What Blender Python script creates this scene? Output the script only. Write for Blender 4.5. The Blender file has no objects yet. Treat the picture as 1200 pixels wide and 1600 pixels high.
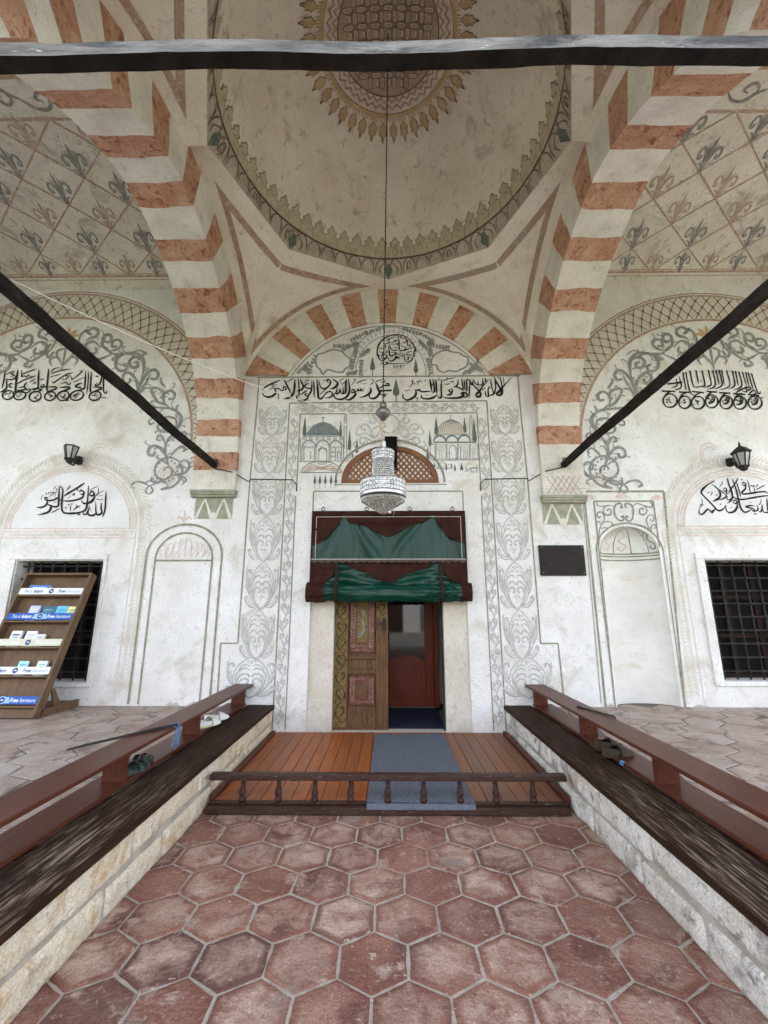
import bpy, bmesh, math, random
import numpy as np
from mathutils import Vector, noise, geometry
C = bpy.context.scene
COL = C.collection
R = math.radians
PI = math.pi
random.seed(7)

# ------------------------------------------------------------------ camera, sky, sun, exposure
CAM_F = 672.0
TILT = math.atan(153 / 672)
YAW = R(0.6)
cam = bpy.data.objects.new('camera', bpy.data.cameras.new('camera'))
COL.objects.link(cam)
cam.location = (0, 0, 1.5)
cam.rotation_euler = (PI / 2 + TILT, 0, YAW)
cam.data.sensor_fit = 'HORIZONTAL'
cam.data.sensor_width = 36
cam.data.lens = CAM_F / 1200 * 36
cam.data.clip_start = 0.05
cam.data.clip_end = 600
C.camera = cam

SUN_EL, SUN_AZ = 52, 25
w = bpy.data.worlds.new('World')
C.world = w
w.use_nodes = True
nt = w.node_tree
bg = nt.nodes['Background']
sky = nt.nodes.new('ShaderNodeTexSky')
sky.sky_type = 'NISHITA'
sky.sun_disc = False
sky.sun_elevation = R(SUN_EL)
sky.sun_rotation = R(SUN_AZ)
sky.dust_density = 2.5
sky.ozone_density = 0.6
hsv = nt.nodes.new('ShaderNodeHueSaturation')  # thin high cloud: a paler sky
hsv.inputs['Saturation'].default_value = 0.45
nt.links.new(sky.outputs[0], hsv.inputs['Color'])
nt.links.new(hsv.outputs[0], bg.inputs[0])
bg.inputs[1].default_value = 0.15
sl = bpy.data.lights.new('sun', 'SUN')
sl.energy = 2.0
sl.angle = R(0.5)
sl.color = (1, 0.95, 0.87)
so = bpy.data.objects.new('sun', sl)
COL.objects.link(so)
# the sun stands behind the mosque, so the porch is in open shade
so.rotation_euler = (R(90 - SUN_EL), 0, R(180 - SUN_AZ))
so.location = (0, 12, 20)
C.view_settings.view_transform = 'Standard'
C.view_settings.look = 'None'
C.view_settings.gamma = 1
C.view_settings.exposure = 2.88
C.view_settings.use_white_balance = True
C.view_settings.white_balance_temperature = 6500
C.render.engine = 'CYCLES'
C.cycles.max_bounces = 12
C.cycles.diffuse_bounces = 6
C.cycles.use_denoising = True
C.cycles.sample_clamp_indirect = 8


# ------------------------------------------------------------------ helpers
def ray(px, py):
    u = (px - 600) / CAM_F
    v = (py - 800) / CAM_F
    y = math.cos(TILT) + v * math.sin(TILT)
    z = math.sin(TILT) - v * math.cos(TILT)
    return (u * math.cos(YAW) - y * math.sin(YAW), u * math.sin(YAW) + y * math.cos(YAW), z)


def pw(px, py, Y=5.6):
    """measured photo point -> (X, Z) on the wall plane at distance Y"""
    r = ray(px, py)
    t = Y / r[1]
    return (r[0] * t, 1.5 + r[2] * t)


def pz(px, py, Z):
    r = ray(px, py)
    t = (Z - 1.5) / r[2]
    return (r[0] * t, r[1] * t)


def thing(name, label, cat, loc=(0, 0, 0), group=None):
    o = bpy.data.objects.new(name, None)
    COL.objects.link(o)
    o.location = loc
    o.empty_display_size = 0.1
    o['label'] = label
    o['category'] = cat
    if group:
        o['group'] = group
    return o


def tag(o, label, cat, group=None):
    o['label'] = label
    o['category'] = cat
    if group:
        o['group'] = group
    return o


def wloc(o):
    v = Vector(o.location)
    while o.parent:
        o = o.parent
        v = v + Vector(o.location)
    return v


def copy_tree(o, parent=None):
    c = o.copy()
    COL.objects.link(c)
    if parent:
        c.parent = parent
    for ch in list(o.children):
        copy_tree(ch, c)
    return c


class MB:
    """collects shapes; build() links them as ONE mesh object"""

    def __init__(s):
        s.v, s.f, s.m, s.t = [], [], [], []
        s.isl = []
        s.wear = []
        s.cur = 0
        s.tint = 0.5

    def add(s, vs, fs, wear=None):
        b = len(s.v)
        s.isl.append((b, len(s.f), len(vs), len(fs)))
        s.v += [tuple(p) for p in vs]
        if wear:
            s.wear += [0.0] * (b - len(s.wear)) + list(wear)
        for f in fs:
            s.f.append(tuple(i + b for i in f))
            s.m.append(s.cur)
            s.t.append(s.tint)

    def box(s, x0, x1, y0, y1, z0, z1):
        s.add([(x0, y0, z0), (x1, y0, z0), (x1, y1, z0), (x0, y1, z0), (x0, y0, z1), (x1, y0, z1), (x1, y1, z1), (x0, y1, z1)],
              [(0, 3, 2, 1), (4, 5, 6, 7), (0, 1, 5, 4), (1, 2, 6, 5), (2, 3, 7, 6), (3, 0, 4, 7)])

    def quad(s, a, b, c, d):
        s.add([a, b, c, d], [(0, 1, 2, 3)])

    def grid(s, fn, nu, nv, closed_u=False):
        vs = [fn(i / nu, j / nv) for j in range(nv + 1) for i in range(nu + 1)]
        fs = [(j * (nu + 1) + i, j * (nu + 1) + i + 1, (j + 1) * (nu + 1) + i + 1, (j + 1) * (nu + 1) + i) for j in range(nv) for i in range(nu)]
        s.add(vs, fs)

    def tube(s, pts, r, n=8, caps=True):
        pts = [Vector(p) for p in pts]
        rs = r if isinstance(r, (list, tuple)) else [r] * len(pts)
        vs, fs = [], []
        up = None
        for i, p in enumerate(pts):
            d = (pts[min(i + 1, len(pts) - 1)] - pts[max(i - 1, 0)]).normalized()
            if up is None:
                up = Vector((0, 0, 1)) if abs(d.z) < .9 else Vector((1, 0, 0))
            a = d.cross(up).normalized()
            b = a.cross(d).normalized()
            up = b
            for k in range(n):
                an = 2 * PI * k / n
                vs.append(p + rs[i] * (math.cos(an) * a + math.sin(an) * b))
        for i in range(len(pts) - 1):
            for k in range(n):
                fs.append((i * n + k, i * n + (k + 1) % n, (i + 1) * n + (k + 1) % n, (i + 1) * n + k))
        if caps:
            fs.append(tuple(range(n - 1, -1, -1)))
            fs.append(tuple(len(vs) - n + k for k in range(n)))
        s.add(vs, fs)

    def lathe(s, prof, c=(0, 0, 0), n=24, a0=0):
        vs, fs = [], []
        for r, z in prof:
            for k in range(n):
                an = a0 + 2 * PI * k / n
                vs.append((c[0] + r * math.cos(an), c[1] + r * math.sin(an), c[2] + z))
        for i in range(len(prof) - 1):
            for k in range(n):
                fs.append((i * n + k, i * n + (k + 1) % n, (i + 1) * n + (k + 1) % n, (i + 1) * n + k))
        fs.append(tuple(range(n - 1, -1, -1)))
        fs.append(tuple(len(vs) - n + k for k in range(n)))
        s.add(vs, fs)

    def prism(s, poly, fn0, fn1):
        """poly: 2D outline; fn0/fn1 map (u,v) to the two end faces"""
        n = len(poly)
        vs = [fn0(*p) for p in poly] + [fn1(*p) for p in poly]
        fs = [tuple(range(n)), tuple(range(2 * n - 1, n - 1, -1))]
        fs += [(i, i + n, (i + 1) % n + n, (i + 1) % n) for i in range(n)]
        s.add(vs, fs)

    def build(s, name, mat, parent=None, smooth=False, bevel=0, seg=2):
        me = bpy.data.meshes.new(name)
        off = wloc(parent) if parent else Vector((0, 0, 0))
        me.from_pydata([(p[0] - off.x, p[1] - off.y, p[2] - off.z) for p in s.v], [], s.f)
        mats = mat if isinstance(mat, (list, tuple)) else [mat]
        for m in mats:
            me.materials.append(m)
        me.polygons.foreach_set('material_index', s.m)
        at = me.attributes.new('tint', 'FLOAT', 'FACE')
        at.data.foreach_set('value', s.t)
        if s.wear:
            aw = me.attributes.new('wear', 'FLOAT', 'POINT')
            aw.data.foreach_set('value', s.wear + [0.0] * (len(s.v) - len(s.wear)))
        if smooth:
            me.polygons.foreach_set('use_smooth', [True] * len(me.polygons))
        bm = bmesh.new()
        bm.from_mesh(me)
        if bevel:
            bmesh.ops.remove_doubles(bm, verts=bm.verts, dist=1e-5)
        bmesh.ops.recalc_face_normals(bm, faces=bm.faces)
        bm.to_mesh(me)
        bm.free()
        me.update()
        o = bpy.data.objects.new(name, me)
        COL.objects.link(o)
        if parent:
            o.parent = parent
        if bevel:
            b = o.modifiers.new('bevel', 'BEVEL')
            b.width = bevel
            b.segments = seg
            b.limit_method = 'ANGLE'
        return o


def catmull(pts, n=7, closed=False):
    P = [Vector((p[0], p[1], 0)) for p in pts]
    if len(P) < 3 and not closed:
        return [(P[0].lerp(P[1], i / 4).x, P[0].lerp(P[1], i / 4).y) for i in range(5)]
    out = []
    N = len(P)
    rng = N if closed else N - 1
    for i in range(rng):
        if closed:
            a, b, c, d = P[(i - 1) % N], P[i], P[(i + 1) % N], P[(i + 2) % N]
        else:
            b, c = P[i], P[i + 1]
            a = P[i - 1] if i else b * 2 - c
            d = P[i + 2] if i + 2 < N else c * 2 - b
        for k in range(n):
            t = k / n
            q = 0.5 * ((2 * b) + (c - a) * t + (2 * a - 5 * b + 4 * c - d) * t * t + (3 * b - a - 3 * c + d) * t ** 3)
            out.append((q.x, q.y))
    out.append((P[0].x, P[0].y) if closed else (P[-1].x, P[-1].y))
    return out


class Paint:
    """brush work laid on a surface: fn(u, v, lift) -> point"""

    def __init__(s, fn, lift=0.003):
        s.fn, s.lift, s.k = fn, lift, 0
        s.mb = MB()

    def _l(s):
        s.k += 1
        return s.lift + (s.k % 47) * 0.00009

    def stroke(s, pts, w, taper=(0.3, 0.3), nib=None, n=7, smooth=True, closed=False):
        P = catmull(pts, n, closed) if smooth else list(pts)
        L = s._l()
        N = len(P)
        vs = []
        for i, p in enumerate(P):
            a = P[max(i - 1, 0)]
            b = P[min(i + 1, N - 1)]
            if closed and i in (0, N - 1):
                a, b = P[N - 2], P[1]
            dx, dy = b[0] - a[0], b[1] - a[1]
            l = math.hypot(dx, dy) or 1e-9
            nx, ny = -dy / l, dx / l
            t = i / (N - 1)
            ww = w
            if nib is not None:
                ww *= 0.78 + 0.5 * abs(math.sin(math.atan2(dy, dx) - nib))
            ww *= 1 + 0.28 * noise.noise((p[0] * 11, p[1] * 11, w * 90))
            if not closed:
                e = min(1, t / 0.2) * (1 - taper[0]) + taper[0]
                f = min(1, (1 - t) / 0.25) * (1 - taper[1]) + taper[1]
                ww *= e * f
            vs.append(s.fn(p[0] + nx * ww / 2, p[1] + ny * ww / 2, L))
            vs.append(s.fn(p[0] - nx * ww / 2, p[1] - ny * ww / 2, L))
        s.mb.add(vs, [(2 * i, 2 * i + 1, 2 * i + 3, 2 * i + 2) for i in range(N - 1)])

    def line(s, pts, w):
        """straight-sided line through corner points, densified"""
        Q = []
        for a, b in zip(pts[:-1], pts[1:]):
            l = math.hypot(b[0] - a[0], b[1] - a[1])
            k = max(1, int(l / 0.12))
            L = s._l()
            dx, dy = (b[0] - a[0]) / (l or 1), (b[1] - a[1]) / (l or 1)
            nx, ny = -dy * w / 2, dx * w / 2
            vs = []
            for i in range(k + 1):
                x, y = a[0] + (b[0] - a[0]) * i / k, a[1] + (b[1] - a[1]) * i / k
                wob = 1 + 0.25 * noise.noise((x * 9, y * 9, w * 50))
                vs.append(s.fn(x + nx * wob, y + ny * wob, L))
                vs.append(s.fn(x - nx * wob, y - ny * wob, L))
            s.mb.add(vs, [(2 * i, 2 * i + 1, 2 * i + 3, 2 * i + 2) for i in range(k)])

    def fill(s, poly):
        L = s._l()
        tr = geometry.tessellate_polygon([[Vector((p[0], p[1], 0)) for p in poly]])
        s.mb.add([s.fn(p[0], p[1], L) for p in poly], [tuple(t) for t in tr])

    def dot(s, x, y, r, n=10, sq=False):
        if sq:
            s.fill([(x - r, y), (x, y - r), (x + r, y), (x, y + r)])
        else:
            s.fill([(x + r * math.cos(2 * PI * k / n), y + r * math.sin(2 * PI * k / n)) for k in range(n)])

    def build(s, name, mat, parent):
        return split_build(s.mb, name, mat, parent)


def split_build(mb, name, mat, parent, most=14):
    """brush work that stands in far-apart places becomes one part per place"""
    isl = mb.isl
    k = len(isl)
    V = np.array(mb.v)
    lo = np.array([V[a:a + n].min(axis=0) for a, _f, n, _m in isl])
    hi = np.array([V[a:a + n].max(axis=0) for a, _f, n, _m in isl])
    size = (hi - lo).max(axis=1)
    par = list(range(k))

    def find(i):
        while par[i] != i:
            par[i] = par[par[i]]
            i = par[i]
        return i
    for i in range(k):
        gap = np.maximum(0, np.maximum(lo[i] - hi, lo - hi[i]))
        near = np.sqrt((gap ** 2).sum(axis=1)) <= np.maximum(.02, .5 * np.maximum(size[i], size))
        for j in np.nonzero(near)[0]:
            if j > i:
                par[find(int(j))] = find(i)
    roots = {}
    for i in range(k):
        roots.setdefault(find(i), []).append(i)
    if len(roots) == 1 or len(roots) > most:
        return mb.build(name, mat, parent)
    out = None
    for ids in roots.values():
        m2 = MB()
        for i in ids:
            a, f0, n, nf_ = isl[i]
            m2.add(mb.v[a:a + n], [tuple(q - a for q in f) for f in mb.f[f0:f0 + nf_]])
        o = m2.build(name, mat, parent)
        out = out or o
    return out


# ------------------------------------------------------------------ materials
def mk(name, base, var=None, scale=4.0, detail=8, rough=0.85, bump=0.0, bscale=60, metallic=0, spec=0.2,
       stretch=(1, 1, 1), stain=None, lo=0.38, hi=0.64, tint=None, coat=0, grain=0.0, stains=None, wear=None, glow=0, wlo=0.36, whi=0.62):
    m = bpy.data.materials.new(name)
    m.use_nodes = True
    n, l = m.node_tree.nodes, m.node_tree.links
    b = n['Principled BSDF']
    b.inputs['Roughness'].default_value = rough
    b.inputs['Metallic'].default_value = metallic
    b.inputs['Specular IOR Level'].default_value = spec
    if coat:
        b.inputs['Coat Weight'].default_value = coat
        b.inputs['Coat Roughness'].default_value = 0.15
    tc = n.new('ShaderNodeTexCoord')
    mp = n.new('ShaderNodeMapping')
    mp.inputs['Scale'].default_value = stretch
    l.new(tc.outputs['Object'], mp.inputs[0])

    def nz(sc, det=8, ro=0.62, dist=0.0):
        t = n.new('ShaderNodeTexNoise')
        t.inputs['Scale'].default_value = sc
        t.inputs['Detail'].default_value = det
        t.inputs['Roughness'].default_value = ro
        t.inputs['Distortion'].default_value = dist
        l.new(mp.outputs[0], t.inputs['Vector'])
        return t

    def ramp(src, a, c):
        r = n.new('ShaderNodeMapRange')
        r.inputs['From Min'].default_value = a
        r.inputs['From Max'].default_value = c
        l.new(src, r.inputs['Value'])
        return r.outputs[0]

    def mix(fac, a, c):
        x = n.new('ShaderNodeMix')
        x.data_type = 'RGBA'
        if isinstance(fac, (int, float)):
            x.inputs[0].default_value = fac
        else:
            l.new(fac, x.inputs[0])
        for sock, val in ((6, a), (7, c)):
            if isinstance(val, tuple):
                x.inputs[sock].default_value = (*val, 1)
            else:
                l.new(val, x.inputs[sock])
        return x.outputs[2]
    col = base
    if var:
        col = mix(ramp(nz(scale, detail).outputs[0], lo, hi), base, var)
    if tint:
        at = n.new('ShaderNodeAttribute')
        at.attribute_name = 'tint'
        col = mix(at.outputs['Fac'], col, tint)
    if wear:
        aw = n.new('ShaderNodeAttribute')
        aw.attribute_name = 'wear'
        mm = n.new('ShaderNodeMath')
        mm.operation = 'MULTIPLY'
        l.new(aw.outputs['Fac'], mm.inputs[0])
        l.new(ramp(nz(5, 10, 0.7, 0.4).outputs[0], wlo, whi), mm.inputs[1])
        col = mix(mm.outputs[0], col, wear)
    for st in ([stain] if stain else []) + (stains or []):
        sc, a, c, colr = st[0], st[1], st[2], st[3]
        f = ramp(nz(sc, 9, 0.65, 0.6).outputs[0], a, c)
        col = mix(f, col, colr)
    if grain:
        g = ramp(nz(130, 2, 0.5).outputs[0], 0.3, 0.7)
        hs = n.new('ShaderNodeHueSaturation')
        mr = n.new('ShaderNodeMapRange')
        mr.inputs['To Min'].default_value = 1 - grain
        mr.inputs['To Max'].default_value = 1 + grain
        l.new(g, mr.inputs['Value'])
        l.new(mr.outputs[0], hs.inputs['Value'])
        if isinstance(col, tuple):
            hs.inputs['Color'].default_value = (*col, 1)
        else:
            l.new(col, hs.inputs['Color'])
        col = hs.outputs[0]
    if glow:
        b.inputs['Emission Color'].default_value = (*base, 1)
        b.inputs['Emission Strength'].default_value = glow
    if isinstance(col, tuple):
        b.inputs['Base Color'].default_value = (*col, 1)
    else:
        l.new(col, b.inputs['Base Color'])
    if bump:
        bp = n.new('ShaderNodeBump')
        bp.inputs['Strength'].default_value = bump
        bp.inputs['Distance'].default_value = 0.02
        l.new(nz(bscale, 6, 0.6).outputs[0], bp.inputs['Height'])
        l.new(bp.outputs[0], b.inputs['Normal'])
    return m


PL = (0.655, 0.635, 0.60)
M = {
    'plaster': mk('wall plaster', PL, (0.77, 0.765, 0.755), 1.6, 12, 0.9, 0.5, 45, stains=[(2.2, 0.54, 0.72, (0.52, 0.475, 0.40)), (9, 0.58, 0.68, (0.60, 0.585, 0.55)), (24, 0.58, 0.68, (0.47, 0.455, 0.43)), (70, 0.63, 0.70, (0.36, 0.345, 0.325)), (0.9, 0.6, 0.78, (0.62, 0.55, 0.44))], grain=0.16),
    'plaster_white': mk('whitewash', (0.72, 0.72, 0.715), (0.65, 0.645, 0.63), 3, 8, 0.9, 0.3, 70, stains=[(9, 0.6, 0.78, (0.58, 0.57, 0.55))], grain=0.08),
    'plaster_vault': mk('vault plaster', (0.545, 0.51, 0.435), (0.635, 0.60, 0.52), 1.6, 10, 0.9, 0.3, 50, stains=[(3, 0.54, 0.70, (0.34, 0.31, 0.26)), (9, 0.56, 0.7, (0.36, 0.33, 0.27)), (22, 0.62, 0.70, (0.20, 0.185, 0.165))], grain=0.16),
    'plaster_dome': mk('dome plaster', (0.65, 0.585, 0.475), (0.74, 0.685, 0.575), 1.8, 10, 0.9, 0.25, 40, stains=[(2.2, 0.58, 0.74, (0.36, 0.30, 0.235)), (9, 0.56, 0.7, (0.42, 0.36, 0.28)), (26, 0.67, 0.73, (0.16, 0.135, 0.12)), (1.1, 0.60, 0.72, (0.40, 0.28, 0.22))], grain=0.15),
    'plaster_arch': mk('pendentive plaster', (0.68, 0.615, 0.51), (0.76, 0.71, 0.62), 2.0, 10, 0.9, 0.25, 45, stains=[(3.5, 0.58, 0.76, (0.45, 0.395, 0.31)), (10, 0.57, 0.7, (0.52, 0.465, 0.38)), (30, 0.66, 0.73, (0.26, 0.235, 0.2))], grain=0.14),
    'stripe_white': mk('pale voussoir', (0.70, 0.665, 0.60), (0.57, 0.54, 0.475), 3.0, 10, 0.85, 0.4, 45, stains=[(6, 0.57, 0.70, (0.50, 0.465, 0.40)), (22, 0.60, 0.70, (0.40, 0.37, 0.32))], grain=0.15),
    'stripe_red': mk('red voussoir', (0.41, 0.215, 0.138), (0.51, 0.315, 0.22), 6.0, 12, 0.85, 0.5, 40, stains=[(11, 0.53, 0.63, (0.25, 0.095, 0.06)), (30, 0.56, 0.66, (0.30, 0.13, 0.085)), (7, 0.58, 0.72, (0.56, 0.40, 0.30))], grain=0.2),
    'ink': mk('black lettering', (0.018, 0.017, 0.017), None, rough=0.75, stains=[(60, 0.66, 0.8, (0.2, 0.19, 0.18))]),
    'grey_paint': mk('faded grey brushwork', (0.33, 0.335, 0.325), (0.44, 0.44, 0.42), 9, 8, 0.9, stains=[(34, 0.44, 0.70, (0.64, 0.615, 0.57))]),
    'dark_grey_paint': mk('dark grey brushwork', (0.19, 0.20, 0.195), (0.30, 0.305, 0.29), 9, 8, 0.9, stains=[(34, 0.55, 0.78, (0.50, 0.48, 0.44))]),
    'lily_brown': mk('faded brown brushwork', (0.34, 0.26, 0.19), (0.43, 0.345, 0.265), 9, 8, 0.9, stains=[(22, 0.50, 0.70, (0.56, 0.50, 0.41))]),
    'lily_grey': mk('slate brushwork', (0.17, 0.175, 0.165), (0.27, 0.265, 0.245), 9, 8, 0.9, stains=[(22, 0.50, 0.70, (0.42, 0.39, 0.33))]),
    'green_line': mk('olive line paint', (0.19, 0.18, 0.12), (0.30, 0.285, 0.21), 12, 8, 0.9, stains=[(40, 0.54, 0.75, (0.55, 0.52, 0.46))]),
    'brown_paint': mk('brown brushwork', (0.33, 0.215, 0.15), (0.42, 0.30, 0.22), 9, 8, 0.9, stains=[(22, 0.50, 0.70, (0.54, 0.47, 0.38))]),
    'dark_brown_paint': mk('dark brown brushwork', (0.135, 0.095, 0.07), (0.22, 0.16, 0.12), 9, 8, 0.9, stains=[(34, 0.56, 0.8, (0.4, 0.34, 0.27))]),
    'pink_paint': mk('faded pink brushwork', (0.58, 0.40, 0.34), (0.66, 0.54, 0.48), 9, 8, 0.9, stains=[(30, 0.46, 0.7, (0.70, 0.665, 0.61))]),
    'ochre_paint': mk('ochre brushwork', (0.42, 0.285, 0.135), (0.52, 0.385, 0.22), 9, 8, 0.9, stains=[(30, 0.52, 0.76, (0.52, 0.44, 0.33))]),
    'lattice_ground': mk('aged cream band', (0.56, 0.52, 0.44), (0.63, 0.595, 0.52), 4, 9, 0.9, stains=[(12, 0.55, 0.72, (0.46, 0.42, 0.35))], grain=0.12),
    'pale_ochre': mk('faded ochre brushwork', (0.56, 0.50, 0.38), (0.63, 0.585, 0.49), 9, 8, 0.9, stains=[(30, 0.48, 0.7, (0.69, 0.655, 0.59))]),
    'olive_fill': mk('olive green paint', (0.235, 0.24, 0.165), (0.36, 0.355, 0.27), 10, 8, 0.9, stains=[(25, 0.56, 0.75, (0.48, 0.45, 0.36))]),
    'green_tree': mk('cypress green paint', (0.075, 0.105, 0.085), (0.15, 0.175, 0.135), 25, 6, 0.9, stains=[(60, 0.58, 0.8, (0.4, 0.4, 0.34))]),
    'blue_grey': mk('lead blue paint', (0.10, 0.135, 0.14), (0.20, 0.235, 0.235), 22, 8, 0.9, stains=[(50, 0.52, 0.75, (0.45, 0.46, 0.44))]),
    'dome_wash': mk('olive brown wash', (0.44, 0.385, 0.27), (0.53, 0.47, 0.35), 9, 8, 0.9, stains=[(16, 0.52, 0.72, (0.31, 0.265, 0.18))]),
    'band_wash': mk('grey brown wash', (0.36, 0.32, 0.25), (0.47, 0.425, 0.345), 7, 8, 0.9, stains=[(16, 0.54, 0.72, (0.24, 0.21, 0.165))], grain=0.12),
    'band_brown': mk('patchy brown band', (0.34, 0.24, 0.165), (0.42, 0.30, 0.21), 3, 8, 0.9, stains=[(1.6, 0.48, 0.56, (0.30, 0.285, 0.24)), (20, 0.54, 0.72, (0.5, 0.44, 0.36))], grain=0.1),
    'rosette_wash': mk('dusky red brown wash', (0.36, 0.265, 0.185), (0.45, 0.35, 0.25), 8, 8, 0.9, stains=[(16, 0.56, 0.75, (0.26, 0.175, 0.125))]),
    'stone_cream': mk('cream limestone', (0.60, 0.51, 0.355), (0.69, 0.625, 0.50), 3.5, 10, 0.9, 0.9, 38, stains=[(7, 0.52, 0.66, (0.52, 0.37, 0.21)), (13, 0.56, 0.68, (0.34, 0.295, 0.23)), (1.6, 0.56, 0.68, (0.74, 0.71, 0.65)), (40, 0.6, 0.7, (0.28, 0.24, 0.19))], grain=0.22),
    'stone_grey': mk('pale grey limestone', (0.60, 0.555, 0.48), (0.72, 0.695, 0.65), 3.0, 10, 0.9, 0.9, 38, stains=[(3.2, 0.51, 0.60, (0.36, 0.335, 0.29)), (13, 0.54, 0.66, (0.25, 0.235, 0.21)), (2.2, 0.57, 0.64, (0.46, 0.39, 0.30)), (45, 0.6, 0.68, (0.2, 0.19, 0.17))], grain=0.24),
    'mortar': mk('mortar', (0.34, 0.30, 0.25), (0.45, 0.41, 0.35), 9, 8, 0.95, 0.6, 60),
    'jamb_stone': mk('jamb stone', (0.53, 0.475, 0.39), (0.63, 0.59, 0.52), 2.2, 10, 0.8, 0.4, 45, stains=[(6, 0.57, 0.75, (0.42, 0.345, 0.25)), (25, 0.58, 0.70, (0.40, 0.365, 0.315))], grain=0.18),
    'marble': mk('white marble', (0.78, 0.77, 0.75), (0.69, 0.68, 0.66), 2.5, 9, 0.6, 0.2, 50, stains=[(8, 0.6, 0.78, (0.58, 0.55, 0.5))], grain=0.06),
    'tile': mk('terracotta tile', (0.21, 0.085, 0.058), (0.33, 0.165, 0.115), 2.6, 12, 0.75, 0.8, 50, wear=(0.54, 0.385, 0.30), tint=(0.115, 0.058, 0.052), stains=[(3.4, 0.54, 0.66, (0.15, 0.066, 0.052)), (7, 0.56, 0.66, (0.42, 0.30, 0.24)), (34, 0.60, 0.68, (0.50, 0.39, 0.33)), (60, 0.62, 0.70, (0.14, 0.066, 0.055)), (1.9, 0.58, 0.68, (0.29, 0.245, 0.22))], grain=0.22),
    'grout': mk('grout', (0.40, 0.345, 0.285), (0.52, 0.46, 0.39), 12, 8, 0.95, 0.7, 90, grain=0.15),
    'slab': mk('terrace slab', (0.27, 0.195, 0.155), (0.42, 0.335, 0.28), 3.2, 12, 0.65, 0.6, 40, tint=(0.42, 0.37, 0.33), stains=[(4, 0.54, 0.66, (0.19, 0.135, 0.11)), (2.6, 0.58, 0.70, (0.30, 0.175, 0.11)), (14, 0.56, 0.68, (0.44, 0.40, 0.37))], grain=0.18, spec=0.2),
    'slab_joint': mk('terrace joint', (0.13, 0.11, 0.095), (0.19, 0.165, 0.145), 12, 8, 0.95, 0.6, 90),
    'ground': mk('courtyard paving', (0.22, 0.205, 0.185), (0.27, 0.255, 0.23), 0.8, 8, 0.9, 0.3, 20),
    'grass': mk('lawn', (0.06, 0.10, 0.03), (0.10, 0.14, 0.05), 2, 8, 0.95, 0.5, 60),
    'dark_wood': mk('weathered dark plank', (0.024, 0.012, 0.008), (0.048, 0.025, 0.016), 5, 10, 0.6, 0.5, 30, stretch=(14, 0.8, 14), wear=(0.30, 0.235, 0.18), wlo=0.50, whi=0.60, stains=[(3.2, 0.58, 0.68, (0.075, 0.042, 0.027))], spec=0.05),
    'red_wood': mk('varnished red board', (0.070, 0.021, 0.012), (0.11, 0.035, 0.020), 4, 9, 0.36, 0.15, 30, stretch=(10, 0.8, 10), stains=[(4, 0.58, 0.72, (0.050, 0.016, 0.01))], spec=0.12),
    'rail_wood': mk('old painted baluster wood', (0.036, 0.016, 0.012), (0.065, 0.031, 0.022), 7, 9, 0.4, 0.4, 40, stretch=(1.5, 8, 8), stains=[(12, 0.63, 0.68, (0.36, 0.30, 0.24))], spec=0.2),
    'floor_wood': mk('varnished floorboard', (0.31, 0.080, 0.019), (0.40, 0.12, 0.032), 4, 9, 0.36, 0.12, 30, stretch=(11, 0.7, 11), tint=(0.165, 0.085, 0.048), stains=[(5, 0.55, 0.70, (0.16, 0.05, 0.02))], spec=0.12),
    'door_wood': mk('old painted door wood', (0.085, 0.040, 0.019), (0.145, 0.078, 0.038), 5, 9, 0.55, 0.4, 30, stretch=(9, 9, 0.9), stains=[(6, 0.54, 0.68, (0.065, 0.032, 0.018)), (10, 0.60, 0.72, (0.27, 0.18, 0.10))], spec=0.15),
    'door_gold': mk('faded gilding', (0.20, 0.138, 0.05), (0.135, 0.085, 0.034), 12, 8, 0.6, spec=0.15, stains=[(18, 0.50, 0.66, (0.09, 0.048, 0.025))]),
    'door_pale': mk('worn pale leafwork', (0.33, 0.24, 0.185), (0.22, 0.13, 0.095), 20, 6, 0.8, spec=0.15, stains=[(40, 0.48, 0.66, (0.14, 0.05, 0.036))]),
    'vine_dark': mk('dark vine paint', (0.03, 0.022, 0.014), (0.06, 0.044, 0.026), 14, 6, 0.8, spec=0.1, stains=[(24, 0.48, 0.66, (0.15, 0.10, 0.042))]),
    'door_red': mk('oxblood door paint', (0.105, 0.036, 0.025), (0.15, 0.068, 0.042), 12, 8, 0.6, spec=0.15, stains=[(25, 0.56, 0.72, (0.24, 0.15, 0.10))]),
    'inner_wood': mk('red brown door', (0.16, 0.030, 0.014), (0.21, 0.046, 0.022), 4, 8, 0.35, 0.1, 30, stretch=(8, 8, 0.8), spec=0.2),
    'transom_wood': mk('brown lattice wood', (0.165, 0.066, 0.027), (0.23, 0.10, 0.045), 6, 8, 0.5, 0.2, 40, stains=[(14, 0.6, 0.75, (0.13, 0.05, 0.025))]),
    'rack_wood': mk('brown fibreboard', (0.115, 0.068, 0.036), (0.155, 0.096, 0.054), 5, 8, 0.6, 0.1, 60, stretch=(3, 3, 1)),
    'green_leather': mk('green leather', (0.002, 0.030, 0.019), (0.004, 0.046, 0.030), 5, 8, 0.22, 0.25, 14, stretch=(8, 8, 0.6), stains=[(3, 0.62, 0.74, (0.03, 0.10, 0.075))], spec=0.27),  # paler vertical streaks put the leather's sheen into its colour
    'valance': mk('grey brown leather lip', (0.075, 0.055, 0.046), (0.11, 0.08, 0.068), 20, 5, 0.7, spec=0.05),
    'strap': mk('dark strap leather', (0.022, 0.015, 0.012), (0.035, 0.025, 0.02), 20, 5, 0.7, spec=0.05),
    'maroon': mk('maroon leather', (0.030, 0.010, 0.008), (0.045, 0.017, 0.013), 8, 6, 0.6, 0.3, 50, spec=0.06),
    'stitch': mk('white piping', (0.6, 0.57, 0.52)),
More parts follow.
